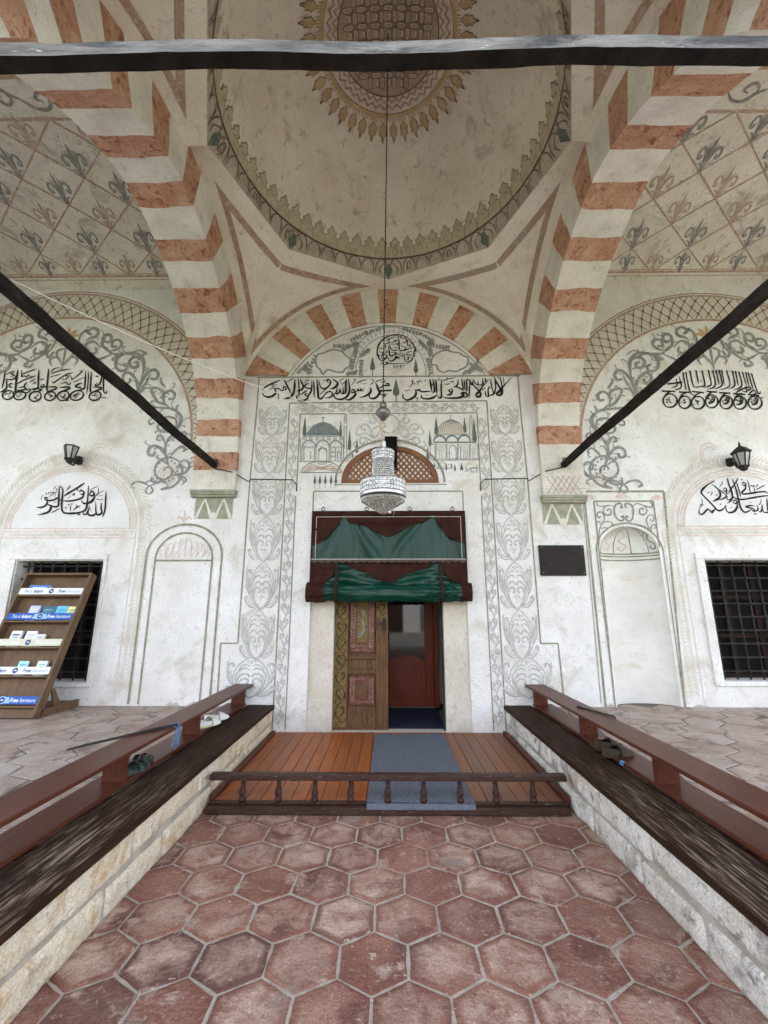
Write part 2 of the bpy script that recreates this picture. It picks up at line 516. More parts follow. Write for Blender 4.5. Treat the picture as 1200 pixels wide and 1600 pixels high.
    'iron': mk('black iron', (0.022, 0.022, 0.023), (0.04, 0.038, 0.036), 14, 6, 0.55, 0.3, 60, spec=0.12),
    'beam': mk('tarred beam', (0.014, 0.0115, 0.010), (0.032, 0.026, 0.022), 6, 9, 0.7, 0.8, 24, spec=0.06, stretch=(1, 1, 1), stains=[(40, 0.72, 0.76, (0.45, 0.43, 0.4))]),
    'beam_skylit': mk('skylit grey beam', (0.085, 0.080, 0.074), (0.21, 0.20, 0.188), 8, 9, 0.75, 0.6, 28, stretch=(0.5, 2, 2), stains=[(26, 0.66, 0.70, (0.6, 0.59, 0.57)), (5, 0.54, 0.64, (0.045, 0.045, 0.047))]),  # skylight on the front face painted as paler grey; flecks are its own
    'plaque': mk('dark bronze plate', (0.020, 0.016, 0.014), (0.034, 0.027, 0.023), 5, 8, 0.5, 0.05, 60, stretch=(1, 1, 9), spec=0.1),
    'black': mk('unlit interior black', (0.008, 0.007, 0.007), rough=0.95),
    'shutter': mk('dark shutter wood', (0.018, 0.009, 0.007), (0.03, 0.014, 0.01), 5, 8, 0.8),
    'mat_grey': None, 'mat_blue': mk('navy mat', (0.018, 0.024, 0.055), (0.026, 0.033, 0.07), 60, 4, 0.95, 0.6, 200),
    'crystal': mk('crystal', (0.78, 0.78, 0.765), (0.34, 0.34, 0.33), 75, 3, 0.12, spec=0.5, lo=0.46, hi=0.54),
    'crystal_dim': mk('smoky crystal', (0.22, 0.20, 0.165), (0.72, 0.70, 0.65), 110, 3, 0.12, spec=0.5, lo=0.45, hi=0.57),
    'silver': mk('silver rim', (0.46, 0.46, 0.47), (0.56, 0.56, 0.57), 5, 4, 0.3, metallic=0.85),
    'steel_dark': mk('tarnished brass', (0.14, 0.125, 0.11), (0.22, 0.2, 0.18), 16, 6, 0.35, metallic=0.7),
    'cord_white': mk('pale cord', (0.6, 0.58, 0.52)),
    'cord_blue': mk('blue twine', (0.07, 0.20, 0.42), (0.14, 0.33, 0.58), 60, 3, 0.7),
    'lantern_glass': mk('frosted lantern glass', (0.30, 0.31, 0.30), (0.40, 0.41, 0.40), 5, 4, 0.25, spec=0.6),
    'rubber_white': mk('white rubber', (0.78, 0.78, 0.74), (0.70, 0.69, 0.64), 9, 5, 0.5),
    'rubber_yellow': mk('yellowed sole', (0.58, 0.50, 0.30)),
    'rubber_green': mk('dark green rubber', (0.035, 0.045, 0.042), (0.055, 0.066, 0.06), 20, 5, 0.6),
    'suede': mk('brown suede', (0.042, 0.031, 0.021), (0.068, 0.05, 0.034), 25, 6, 0.9, 0.5, 120),
    'paper': mk('paper', (0.74, 0.73, 0.70)),
    'lit_room_glow': mk('glowing sheet in place of the lit prayer room', (0.75, 0.70, 0.62), None, glow=0.045),  # weak glow stands in for the lit room, brightening the lattice holes
    'bare_plaster': mk('bare undercoat', (0.42, 0.37, 0.31), (0.52, 0.47, 0.41), 14, 8, 0.95, 0.6, 60),
    'sign_white': mk('white sign strip', (0.74, 0.77, 0.82)), 'sign_blue': mk('blue sign strip', (0.045, 0.115, 0.39)),
    'sign_cream': mk('cream sign strip', (0.60, 0.575, 0.44)), 'navy': mk('navy print', (0.035, 0.07, 0.19)), 'pale_blue': mk('pale blue print', (0.30, 0.47, 0.72)),
    'grey_print': mk('grey print', (0.30, 0.34, 0.42)),
}


def rib_mat():
    m = mk('ribbed grey blue mat', (0.105, 0.118, 0.150), (0.155, 0.168, 0.20), 60, 5, 0.95, grain=0.2)
    n, l = m.node_tree.nodes, m.node_tree.links
    tc = n.new('ShaderNodeTexCoord')
    wv = n.new('ShaderNodeTexWave')
    wv.wave_type = 'BANDS'
    wv.bands_direction = 'Y'
    wv.inputs['Scale'].default_value = 16
    l.new(tc.outputs['Object'], wv.inputs['Vector'])
    wv2 = n.new('ShaderNodeTexWave')
    wv2.bands_direction = 'X'
    wv2.inputs['Scale'].default_value = 16
    l.new(tc.outputs['Object'], wv2.inputs['Vector'])
    mx = n.new('ShaderNodeMath')
    mx.operation = 'MULTIPLY'
    l.new(wv.outputs['Fac'], mx.inputs[0])
    l.new(wv2.outputs['Fac'], mx.inputs[1])
    bp = n.new('ShaderNodeBump')
    bp.inputs['Strength'].default_value = 0.9
    bp.inputs['Distance'].default_value = 0.006
    l.new(mx.outputs[0], bp.inputs['Height'])
    l.new(bp.outputs[0], n['Principled BSDF'].inputs['Normal'])
    return m


M['mat_grey'] = rib_mat()


def glass_mat():
    m = bpy.data.materials.new('dark door glass')
    m.use_nodes = True
    b = m.node_tree.nodes['Principled BSDF']
    b.inputs['Base Color'].default_value = (0.012, 0.014, 0.015, 1)
    b.inputs['Roughness'].default_value = 0.03
    b.inputs['Specular IOR Level'].default_value = 0.5
    b.inputs['IOR'].default_value = 1.45
    return m


M['glass'] = glass_mat()
# ------------------------------------------------------------------ ground, floors
WY = 5.6


def struct(o):
    o['kind'] = 'structure'
    return o


g = MB()
g.box(-60, 60, -60, 30, -0.5, -0.03)
struct(g.build('ground', M['ground']))
g = MB()
for x0, x1 in ((-50, -2.6), (2.6, 50)):
    g.box(x0, x1, -50, -4, -0.05, -0.02)
gr = g.build('grass', M['grass'])
gr['kind'] = 'stuff'


def hex_tiles(x0, x1, y0, y1, W, row, ox, oy, z, gap, jit, topz, seed):
    rnd = random.Random(seed)
    mb = MB()
    Rr = W / math.sqrt(3)
    ky = row / (W * math.sqrt(3) / 2)
    # shared jittered corners keep the joints even
    def corner(x, y):
        q = (round(x * 50), round(y * 50))
        rr = random.Random(hash(q) & 0xffffff)
        return x + rr.uniform(-jit, jit), y + rr.uniform(-jit, jit)
    j0, j1 = int((y0 - oy) / row) - 1, int((y1 - oy) / row) + 1
    i0, i1 = int((x0 - ox) / W) - 1, int((x1 - ox) / W) + 1
    for j in range(j0, j1 + 1):
        for i in range(i0, i1 + 1):
            cx = ox + (i + 0.5 * (j % 2)) * W
            cy = oy + j * row
            if not (x0 - W * .5 < cx < x1 + W * .5 and y0 < cy < y1):
                continue
            cs = [corner(cx + Rr * math.cos(R(30 + 60 * k)), cy + ky * Rr * math.sin(R(30 + 60 * k))) for k in range(6)]
            dz = rnd.uniform(-.0015, .0015)
            tx, ty = rnd.uniform(-.006, .006), rnd.uniform(-.006, .006)
            mb.tint = rnd.random() ** 2.2 * 0.85
            # subdivide each edge for slightly worn outlines
            outl = []
            for k in range(6):
                a, b = cs[k], cs[(k + 1) % 6]
                for q in range(5):
                    t = q / 5
                    x, y = a[0] + (b[0] - a[0]) * t, a[1] + (b[1] - a[1]) * t
                    nn = noise.noise((x * 14, y * 14, seed)) * gap * 0.45
                    dx, dy = x - cx, y - cy
                    dl = math.hypot(dx, dy)
                    outl.append((x - dx / dl * nn, y - dy / dl * nn))
            n = len(outl)
            rings = []
            for ins, zz in ((gap * .5, -0.006), (gap * .62, topz * .55), (gap * .95, topz * .93), (gap * 2.0, topz)):
                ring = []
                for (x, y) in outl:
                    dx, dy = x - cx, y - cy
                    dl = math.hypot(dx, dy)
                    k = (dl - ins) / dl
                    X, Y = cx + dx * k, cy + dy * k
                    ring.append((X, Y, z + zz + (dz + tx * (X - cx) + ty * (Y - cy) if zz > 0 else 0)))
                rings.append(ring)
            for k in (.72, .45):
                rings.append([(cx + (x - cx) * k, cy + (y - cy) * k, z + topz + dz + (tx * (x - cx) + ty * (y - cy)) * k - .0008) for x, y in outl])
            vs = sum(rings, []) + [(cx, cy, z + topz + dz - 0.001)]
            wr = rnd.choice((.15, .4, .7, 1.0, 1.3)) * rnd.uniform(.8, 1.1)
            wear = [0.0] * (3 * n) + [.12 * wr] * n + [.8 * wr] * n + [wr] * n + [wr]
            fs = []
            for q in range(5):
                fs += [(q * n + k, q * n + (k + 1) % n, (q + 1) * n + (k + 1) % n, (q + 1) * n + k) for k in range(n)]
            fs += [(5 * n + k, 5 * n + (k + 1) % n, 6 * n) for k in range(n)]
            mb.add(vs, fs, wear)
    return mb


T0 = pz(583.7, 1503, 0)
g = MB()
g.box(-1.5, 1.5, -4, 5.7, -0.06, 0.0005)
struct(g.build('floor_bed', M['grout']))
struct(hex_tiles(-1.40, 1.40, -3.6, 3.75, 0.309, 0.272, T0[0], T0[1], 0, 0.0135, 0.005, 0.006, 3).build('floor', M['tile'], smooth=True))
for sx in (-1, 1):
    g = MB()
    a, b = sorted((sx * 1.42, sx * 7.6))
    g.box(a, b, 0.3, 5.96, 0, 0.357)
    struct(g.build('terrace_bed', M['slab_joint']))
    struct(hex_tiles(a + (.52 if sx > 0 else 0), b - (.52 if sx < 0 else 0), 0.45, 5.66, 0.42, 0.30, sx * 3 + .1, 1.02, 0.355, 0.012, 0.05, 0.006, 5 + sx).build('terrace_floor', M['slab'], smooth=True))

# ------------------------------------------------------------------ the mosque porch
porch = thing('mosque_porch', 'painted mosque porch with striped arches, dome and whitewashed portal wall', 'building', (0, 5.6, 0))


def arc_pts(cx, cz, r, a0, a1, n):
    return [(cx + r * math.cos(R(a0 + (a1 - a0) * i / n)), cz + r * math.sin(R(a0 + (a1 - a0) * i / n))) for i in range(n + 1)]


# openings in the back wall
DOOR = [(-1.0, 0.03), (1.0, 0.03), (1.0, 2.775), (-1.0, 2.775)]
LWIN = [(-4.87, 0.63), (-3.73, 0.63), (-3.73, 2.13), (-4.87, 2.13)]
RWIN = [(4.08, 0.655), (5.22, 0.655), (5.22, 2.13), (4.08, 2.13)]
NX, NR, NZ0, NZ1, NRISE = 3.137, 0.385, 0.355, 2.24, 0.335
NICHE = [(NX - NR, NZ0), (NX + NR, NZ0), (NX + NR, NZ1)] + [(NX + NR * math.cos(R(a)), NZ1 + NRISE * math.sin(R(a))) for a in range(10, 180, 10)] + [(NX - NR, NZ1)]
TRX, TRR, TRZ = 0.022, 0.667, 3.175
TRANS = [(TRX + TRR * math.cos(R(a)), TRZ + 0.545 * math.sin(R(a)) ** 0.93) for a in range(0, 181, 9)]
OUT = [(-7.3, 0), (7.3, 0), (7.3, 6.45), (-7.3, 6.45)]
loops = [OUT, DOOR, LWIN, RWIN, NICHE, TRANS]
tr = geometry.tessellate_polygon([[Vector((p[0], p[1], 0)) for p in lp] for lp in loops])
allp = sum(loops, [])
mb = MB()
mb.add([(p[0], WY, p[1]) for p in allp], [tuple(t) for t in tr])
for lp, d in ((DOOR, 0.32), (LWIN, 0.34), (RWIN, 0.34), (TRANS, 0.22)):
    n = len(lp)
    mb.add([(p[0], WY, p[1]) for p in lp] + [(p[0], WY + d, p[1]) for p in lp], [(k, (k + 1) % n, (k + 1) % n + n, k + n) for k in range(n)])
back_wall = mb.build('back_wall', M['plaster'], porch)

# niche shell
mb = MB()
ND = 0.24
mb.grid(lambda u, v: (NX - NR * math.cos(PI * u), WY + ND * math.sin(PI * u), NZ0 + (NZ1 - NZ0) * v), 24, 8)
mb.grid(lambda u, v: (NX - NR * math.cos(PI * u) * math.cos(v * PI / 2), WY + ND * math.sin(PI * u) * math.cos(v * PI / 2) ** 0.9, NZ1 + NRISE * math.sin(v * PI / 2)), 24, 10)
niche = mb.build('niche', mk('niche plaster', (0.66, 0.64, 0.59), (0.75, 0.735, 0.70), 2.0, 10, 0.9, 0.4, 45, stretch=(1, 1, 1.8), stains=[(3, 0.57, 0.72, (0.60, 0.54, 0.42)), (15, 0.62, 0.75, (0.5, 0.46, 0.4))], grain=0.08), porch, smooth=True)

# ---- transverse arches
RPROF = [(-5, 2.09), (20, 2.085), (40, 2.03), (60, 2.01), (90, 2.05), (105, 1.985), (120, 1.94), (150, 1.95), (180, 2.0), (185, 2.0)]
CY, CZ = 3.43, 3.65


def rs(a):
    for (a0, r0), (a1, r1) in zip(RPROF[:-1], RPROF[1:]):
        if a <= a1:
            return r0 + (r1 - r0) * (a - a0) / (a1 - a0)
    return RPROF[-1][1]


def ro(a):
    return 2.58 if a < 90 else 2.58 - min(1, (a - 90) / 30) * 0.12


LB = [(4.9, 11.5), (19.3, 26.6), (33.6, 41.2), (49.4, 57.6), (66, 72.8), (82, 89.1), (97.1, 104.4), (114, 121.3), (129.5, 137), (145, 152.5), (160, 167.5), (175, 180)]
RB = [(1.2, 8.5), (16.9, 24.4), (32.7, 40), (49, 56.5), (65.1, 72.2), (80.4, 87.8), (98, 105.8), (116, 124), (132, 139.5), (147, 154), (162, 169), (176, 180)]


def arch(X0, X1, bands, lowred, name='transverse_arch'):
    mb = MB()
    segs = []
    prev = 0.0
    for a, b in bands:
        segs.append((prev, a, 0))
        segs.append((a, b, 1))
        prev = b
    if prev < 180:
        segs.append((prev, 180, 0))

    def P(X, r, a):
        return (X, CY + r * math.cos(R(a)), CZ + r * math.sin(R(a)))
    for a, b, m in segs:
        if b - a < 0.05:
            continue
        mb.cur = m
        n = 4
        wob = lambda X, r, t: t if t in (0.0, 180) else t + .55 * noise.noise((X * 4 + r * 3, t * 3.7, 1)) + .25 * noise.noise((X * 15 + r * 9, t * 3.7, 4))
        NX_ = 8
        for i in range(n):
            for k in range(NX_):
                xa, xb = X0 + (X1 - X0) * k / NX_, X0 + (X1 - X0) * (k + 1) / NX_
                c4 = []
                for X, f in ((xa, i), (xb, i), (xb, i + 1), (xa, i + 1)):
                    A_, B_ = wob(X, 2, a), wob(X, 2, b)
                    t_ = A_ + (B_ - A_) * f / n
                    c4.append(P(X, rs(t_) + .004 * noise.noise((X * 6, t_ * .3, 2)), t_))
                mb.quad(*c4)
            for X in (X0, X1):
                for k in range(5):
                    c4 = []
                    for g, f in ((k, i), (k + 1, i), (k + 1, i + 1), (k, i + 1)):
                        rr_ = 2 + .55 * g / 5
                        A_, B_ = wob(X, rr_, a), wob(X, rr_, b)
                        t_ = A_ + (B_ - A_) * f / n
                        r0_ = rs(t_) + .004 * noise.noise((X * 6, t_ * .3, 2))
                        c4.append(P(X, r0_ + (ro(t_) - r0_) * g / 5, t_))
                    mb.quad(*c4)
    # stilted pier on the wall side
    yb = CY + rs(0)
    mb.cur = 0
    mb.box(X0, X1, yb, WY + .05, 3.07, lowred[0])
    mb.cur = 1
    mb.box(X0 - .001, X1 + .001, yb - .001, WY + .05, lowred[0], lowred[1])
    mb.cur = 0
    mb.box(X0, X1, yb, WY + .05, lowred[1], CZ)
    return mb.build(name, [M['stripe_white'], M['stripe_red']], porch)


arch(-2.64, -2.06, LB, (3.345, 3.60))
arch(2.055, 2.62, RB, (3.649, 3.65))
for X0, X1 in ((-7.05, -6.75), (6.75, 7.05)):
    arch(X0, X1, RB, (3.649, 3.65))

# imposts under the arches on the wall
for x0, x1, z0, z1 in ((-2.65, -2.05, 2.975, 3.07), (2.04, 2.625, 2.885, 2.985)):
    mb = MB()
    zz = z1 - z0
    mb.box(x0, x1, 5.535, 5.62, z0, z0 + zz * .3)
    mb.box(x0 - .004, x1 + .004, 5.52, 5.62, z0 + zz * .3 + .001, z0 + zz * .62)
    mb.box(x0 - .008, x1 + .008, 5.512, 5.62, z0 + zz * .62 + .001, z1)
    mb.build('impost_moulding', M['olive_fill'], porch, bevel=.005)
mb = MB()
mb.box(2.055, 2.62, 5.53, 5.62, 2.986, 3.08)
mb.build('impost_block', M['stripe_white'], porch)

# ---- arch on the back wall above the frieze
mb = MB()
WB = [(21, 28.5), (37.5, 45), (54, 61), (69.5, 77.5), (86, 94), (101, 109), (117, 124), (133.5, 140.5), (150, 158)]
segs, prev = [], 21.0
for a, b in WB:
    if a > prev:
        segs.append((prev, a, 0))
    segs.append((a, b, 1))
    prev = b
WC = 4.0
for a, b, m in segs:
    mb.cur = m
    for i in range(4):
        p, q = a + (b - a) * i / 4, a + (b - a) * (i + 1) / 4
        def W(r, t, y):
            z = WC + r * math.sin(R(t))
            x = r * math.cos(R(t))
            if z < 4.785:
                z = 4.785
            return (x, y, z)
        mb.quad(W(1.65, p, 5.565), W(2.2, p, 5.565), W(2.2, q, 5.565), W(1.65, q, 5.565))
        mb.quad(W(1.65, p, 5.565), W(1.65, q, 5.565), W(1.65, q, 5.61), W(1.65, p, 5.61))
for s in (-1, 1):
    mb.cur = 1
    # springers, cut level on the frieze
    p0 = [(1.45, 4.787), (2.056, 4.787), (2.2 * math.cos(R(21)), WC + 2.2 * math.sin(R(21))), (2.2 * math.cos(R(30)), WC + 2.2 * math.sin(R(30))), (1.65 * math.cos(R(30)), WC + 1.65 * math.sin(R(30)))]
    mb.add([(s * x, 5.562, z) for x, z in p0], [tuple(range(5))])
mb.build('wall_arch', [M['stripe_white'], M['stripe_red']], porch)

# ---- octagon, pendentives, drum, dome
DC = (0.01, 3.50)
Z8, R8, ZD, RD, RISE = 6.22, 1.89, 6.42, 1.72, 1.37


def oct_r(az):
    a = (math.degrees(az) % 45) - 22.5
    return R8 * math.cos(R(22.5)) / math.cos(R(a))


def pend(sx, sy):
    Yw = 5.6 if sy > 0 else 1.42
    def low(a):
        if a < .5:
            f = 90 - (90 - 32.4) * a * 2
            r = 2.575 if sy > 0 else 2.46
            y = CY + sy * r * math.cos(R(f))
            y = min(y, Yw) if sy > 0 else max(y, Yw)
            return Vector((sx * 2.06, y, CZ + r * math.sin(R(f))))
        f = 20.6 + (90 - 20.6) * (a - .5) * 2
        return Vector((sx * min(2.06, 2.2 * math.cos(R(f))), Yw if sy < 0 else 5.595, WC + 2.2 * math.sin(R(f))))

    def top(a):
        az = a * PI / 2
        r = oct_r(az)
        return Vector((DC[0] + sx * r * math.cos(az), DC[1] + sy * r * math.sin(az), Z8))

    def S(a, s, lift=0):
        p, q = low(a), top(a)
        d = p.lerp(q, s)
        L = (q - p).length
        outw = Vector((sx, sy, -0.2)).normalized()
        d = d + outw * (math.sin(PI * s) * 0.10 * max(0, L - .3))
        if lift:
            d = d - outw * 0.75 * lift - Vector((0, 0, lift * .75))
        return d
    return S, low, top


pends = {}
for sx in (-1, 1):
    for sy in (1, -1):
        S, lo, tp = pend(sx, sy)
        mb = MB()
        mb.grid(lambda u, v: S(u, v), 48, 14)
        o = mb.build('pendentive', M['plaster_arch'], porch, smooth=True)
        # the painted triangle: one band below the octagon, one along each arch,
        # each at a constant distance from the edge it follows
        na, ns = 130, 52
        G_ = np.array([[S(i / na, j / ns) for i in range(na + 1)] for j in range(ns + 1)])
        side = np.array([lo(i / 400) for i in range(0, 200)])
        back = np.array([lo(i / 400) for i in range(202, 401)])
        octa = np.array([tp(i / 300) for i in range(301)])
        def dist(curve):
            out = np.full(G_.shape[:2], 9.0)
            for j in range(ns + 1):
                out[j] = np.sqrt(((G_[j][:, None, :] - curve[None]) ** 2).sum(axis=2)).min(axis=1)
            return out
        dS, dB, dO = dist(side), dist(back), dist(octa)
        def clip(poly, k_, lim, keep_above):
            out = []
            for i in range(len(poly)):
                p_, q_ = poly[i], poly[(i + 1) % len(poly)]
                fp, fq = p_[1][k_] - lim, q_[1][k_] - lim
                if not keep_above:
                    fp, fq = -fp, -fq
                if fp >= 0:
                    out.append(p_)
                if (fp >= 0) != (fq >= 0):
                    t_ = fp / (fp - fq)
                    out.append((p_[0] + (q_[0] - p_[0]) * t_, p_[1] + (q_[1] - p_[1]) * t_))
            return out
        inw = np.array([-sx * .6, -sy * .6, -.55])
        P = MB()
        for (rules, lift_) in ((((2, .20, .275), (0, .115, 9), (1, .10, 9)), .008), (((0, .115, .175), (2, .20, 9), (1, .10, 9)), .0085), (((1, .10, .165), (2, .20, 9), (0, .115, 9)), .009), (((1, .016, .026), (2, .10, 9), (0, .03, 9)), .008)):
            for j in range(ns):
                for i in range(na):
                    quad = [(G_[jj, ii], np.array((dS[jj, ii], dB[jj, ii], dO[jj, ii]))) for jj, ii in ((j, i), (j, i + 1), (j + 1, i + 1), (j + 1, i))]
                    k0, lo0, hi0 = rules[0]
                    vals = [p_[1][k0] for p_ in quad]
                    if max(vals) < lo0 or min(vals) > hi0:
                        continue
                    poly = quad
                    for k_, l_, h_ in rules:
                        poly = clip(poly, k_, l_, True) if poly else poly
                        if h_ < 8 and poly:
                            poly = clip(poly, k_, h_, False)
                    if len(poly) > 2:
                        P.add([tuple(p_[0] + inw * lift_) for p_ in poly], [tuple(range(len(poly)))])
        P.build('painted_band', M['brown_paint'] if sx < 0 or sy < 0 else M['band_brown'], o)
        pends[(sx, sy)] = (S, lo, tp, o)

mb = MB()
mb.grid(lambda u, v: (DC[0] + (oct_r(u * 2 * PI) * (1 - v) + RD * v) * math.cos(u * 2 * PI), DC[1] + (oct_r(u * 2 * PI) * (1 - v) + RD * v) * math.sin(u * 2 * PI), Z8 + (ZD - Z8) * v), 160, 3)
drum = mb.build('drum_band', M['band_wash'], porch)


def drumfn(az, s, l):
    r = oct_r(az) * (1 - s) + RD * s - l
    return (DC[0] + r * math.cos(az), DC[1] + r * math.sin(az), Z8 + (ZD - Z8) * s - l * .5)


P = Paint(drumfn, 0.004)
P3 = Paint(drumfn, 0.004)
for k in range(8):
    for q in range(7):
        a = PI / 4 * (k + (q + .5) / 7)
        h = PI / 4 / 7 * .42
        if (k + q) % 3 == 0 and k % 2:
            P.stroke([(a - h * .5, .2), (a - h * .3, .6), (a, .75), (a + h * .3, .6), (a + h * .3, .3), (a, .25), (a, .5)], 0.012)
        P.stroke([(a - h, .08), (a - h, .55), (a - h * .6, .85), (a, .95), (a + h * .6, .85), (a + h, .55), (a + h, .08)], 0.012)
    a = PI / 4 * k
    P3.fill([(a, .02), (a + .035, .35), (a + .02, .62), (a, .8), (a - .02, .62), (a - .035, .35)])
    P.stroke([(a - .06, .1), (a - .07, .5), (a, .98)], 0.01)
    P.stroke([(a + .06, .1), (a + .07, .5), (a, .98)], 0.01)
vs = []
for i in range(97):
    vs += [drumfn(2 * PI * i / 96, .945, .006), drumfn(2 * PI * i / 96, .985, .006)]
P.mb.add(vs, [(2 * i, 2 * i + 1, 2 * i + 3, 2 * i + 2) for i in range(96)])
P.build('painted_arcade', M['dark_brown_paint'], drum)
P3.build('painted_leaf', M['green_tree'], drum)


def domefn(x, y, l):
    """x,y: plan offset from the dome axis"""
    r = min(math.hypot(x, y), RD * .9999)
    z = ZD + RISE * math.sqrt(1 - (r / RD) ** 2)
    k = 1 - l / max(r, .3)
    return (DC[0] + x * k, DC[1] + y * k, z - l)


mb = MB()
mb.grid(lambda u, v: domefn(RD * math.cos(u * 2 * PI) * math.cos(v * PI / 2), RD * math.sin(u * 2 * PI) * math.cos(v * PI / 2), 0), 96, 28)
dome = mb.build('dome', M['plaster_dome'], porch, smooth=True)


def polar(fn, r_of=None):
    return lambda az, r, l: fn(r * math.cos(az), r * math.sin(az), l)


# lobed ring at the dome's foot
def footfn(az, s, l):
    th = s * 0.52
    r = RD * math.cos(th) - l
    return (DC[0] + r * math.cos(az), DC[1] + r * math.sin(az), ZD + RISE * math.sin(th) - l)


P, P2 = Paint(footfn, .004), Paint(footfn, .006)
NL = 58
for k in range(NL):
    a = 2 * PI * k / NL
    h = 2 * PI / NL / 2
    lobe = [(a - h * .98, .42), (a - h * .55, .50), (a - h * .72, .60), (a - h * .35, .66), (a, .80), (a + h * .35, .66), (a + h * .72, .60), (a + h * .55, .50), (a + h * .98, .42)]
    lobe = [(x, .07 + (s_ - .42) * .95) if False else (x, s_ * .58) for x, s_ in lobe]
    P.fill([(a - h * .98, .02), (a + h * .98, .02)] + lobe[::-1])
    P2.stroke(lobe, 0.006, taper=(1, 1), n=3)
    P2.stroke([(a, .06), (a - h * .35, .14), (a - h * .2, .22), (a, .27), (a + h * .2, .22), (a + h * .35, .14), (a, .06)], 0.004, taper=(1, 1), n=3)
    P2.stroke([(a - h, .03), (a - h, .24)], 0.004, taper=(1, .5))
P.build('painted_lobes', M['dome_wash'], dome)
P2.build('painted_outline', M['dark_brown_paint'], dome)

# rosette at the crown
df = polar(domefn)
P = Paint(df, .003)
for (r0, r1) in ((0.0, .565),):
    for k in range(48):
        a, b = 2 * PI * k / 48, 2 * PI * (k + 1) / 48
        for q in range(5):
            x0, x1 = .01 + .555 * q / 5, .01 + .555 * (q + 1) / 5
            P.mb.quad(df(a, x0, .002), df(b, x0, .002), df(b, x1, .002), df(a, x1, .002))
P.build('rosette_ground', M['rosette_wash'], dome)
Pl, Pd, Pr, Po = Paint(domefn, .005), Paint(domefn, .005), Paint(df, .003), Paint(df, .004)
Pz, Pw_ = Paint(df, .006), Paint(df, .005)
s_ = .147
for i in range(-5, 6):
    for j in range(-5, 6):
        x, y = i * s_, j * s_
        if math.hypot(x, y) < .53:
            for h, pp in ((.036, Pd), (.019, Pl)):
                pp.stroke([(x - h, y - h), (x + h, y - h), (x + h, y + h), (x - h, y + h)], .009, closed=True, smooth=False)
        for ex, ey, hx, hy in ((x + s_ / 2, y, .024, .062), (x, y + s_ / 2, .062, .024)):
            if math.hypot(ex, ey) < .50:
                q = .6
                if hx < hy:
                    hexa = [(0, -hy), (hx, -hy * q), (hx, hy * q), (0, hy), (-hx, hy * q), (-hx, -hy * q)]
                else:
                    hexa = [(-hx, 0), (-hx * q, -hy), (hx * q, -hy), (hx, 0), (hx * q, hy), (-hx * q, hy)]
                hexa = [(ex + a, ey + b) for a, b in hexa]
                Pd.stroke(hexa + hexa[:1], .010, taper=(1, 1), smooth=False)
                Pl.stroke([(ex + (a - ex) * .7, ey + (b - ey) * .7) for a, b in hexa + hexa[:1]], .006, taper=(1, 1), smooth=False)
Pl.build('rosette_pale_lines', M['stripe_white'], dome)
Pd.build('rosette_dark_lines', M['dark_brown_paint'], dome)
NZ = 40
zz = []
for k in range(NZ * 2):
    zz.append((2 * PI * k / (NZ * 2), .622 if k % 2 else .582))
for d, wd, pp in ((0, .026, Pz), (.033, .018, Pw_), (.062, .026, Pz), (.085, .012, Pw_)):
    L = zz + [(2 * PI, zz[0][1])]
    vs = []
    for a, r in L:
        vs += [df(a, r + d - wd / 2, .006), df(a, r + d + wd / 2, .006)]
    pp.mb.add(vs, [(2 * i, 2 * i + 1, 2 * i + 3, 2 * i + 2) for i in range(len(L) - 1)])
Pz.build('rosette_zigzag', M['brown_paint'], dome)
Pw_.build('rosette_pale_zigzag', M['stripe_white'], dome)
def ring(pp, r, wd):
    vs = []
    for k in range(97):
        a = 2 * PI * k / 96
        vs += [df(a, r - wd / 2, .007), df(a, r + wd / 2, .007)]
    pp.mb.add(vs, [(2 * i, 2 * i + 1, 2 * i + 3, 2 * i + 2) for i in range(96)])
ring(Pr, .745, .035)
NP = 40
for k in range(NP):
    a = 2 * PI * (k + .5) / NP
    h = 2 * PI / NP / 2
    Pr.fill([(a, .985), (a - h * .25, .93), (a - h * .62, .925), (a - h * .5, .895), (a - h * .72, .86), (a - h * .4, .83), (a, .80), (a + h * .4, .83), (a + h * .72, .86), (a + h * .5, .895), (a + h * .62, .925), (a + h * .25, .93)])
    for q in (-.7, -.25, .25, .7):
        Pr.fill([(a + q * h - h * .13, .763), (a + q * h + h * .13, .763), (a + q * h * .9 + h * .1, .80), (a + q * h * .9 - h * .1, .80)])
Pr.build('rosette_petals', M['ochre_paint'], dome)
ring(Po, .566, .014)
ring(Po, .725, .008)
for k in range(NP):
    a = 2 * PI * (k + .5) / NP
    h = 2 * PI / NP / 2
    for s2 in (-1, 1):
        vs = []
        ol = [(a, .985), (a + s2 * h * .25, .93), (a + s2 * h * .62, .925), (a + s2 * h * .5, .895), (a + s2 * h * .72, .86), (a + s2 * h * .4, .83), (a, .80)]
        for q, (x, r) in enumerate(ol):
            vs += [df(x - s2 * h * .05, r, .0075), df(x + s2 * h * .07, r + (.006 if q == 0 else 0), .0075)]
        Po.mb.add(vs, [(2 * i, 2 * i + 1, 2 * i + 3, 2 * i + 2) for i in range(len(ol) - 1)])
Po.build('rosette_outline', M['dark_brown_paint'], dome)

# ---- side bay vaults
VP = [(5.62, 6.20), (5.56, 6.36), (5.44, 6.50), (5.2, 6.64), (4.8, 6.79), (4.3, 6.92), (3.9, 6.99), (3.43, 7.02)]
VP = catmull(VP, 5)
VP = VP + [(2 * CY - y, z) for y, z in VP[::-1][1:]]
VL = [0]
for a, b in zip(VP[:-1], VP[1:]):
    VL.append(VL[-1] + math.hypot(b[0] - a[0], b[1] - a[1]))


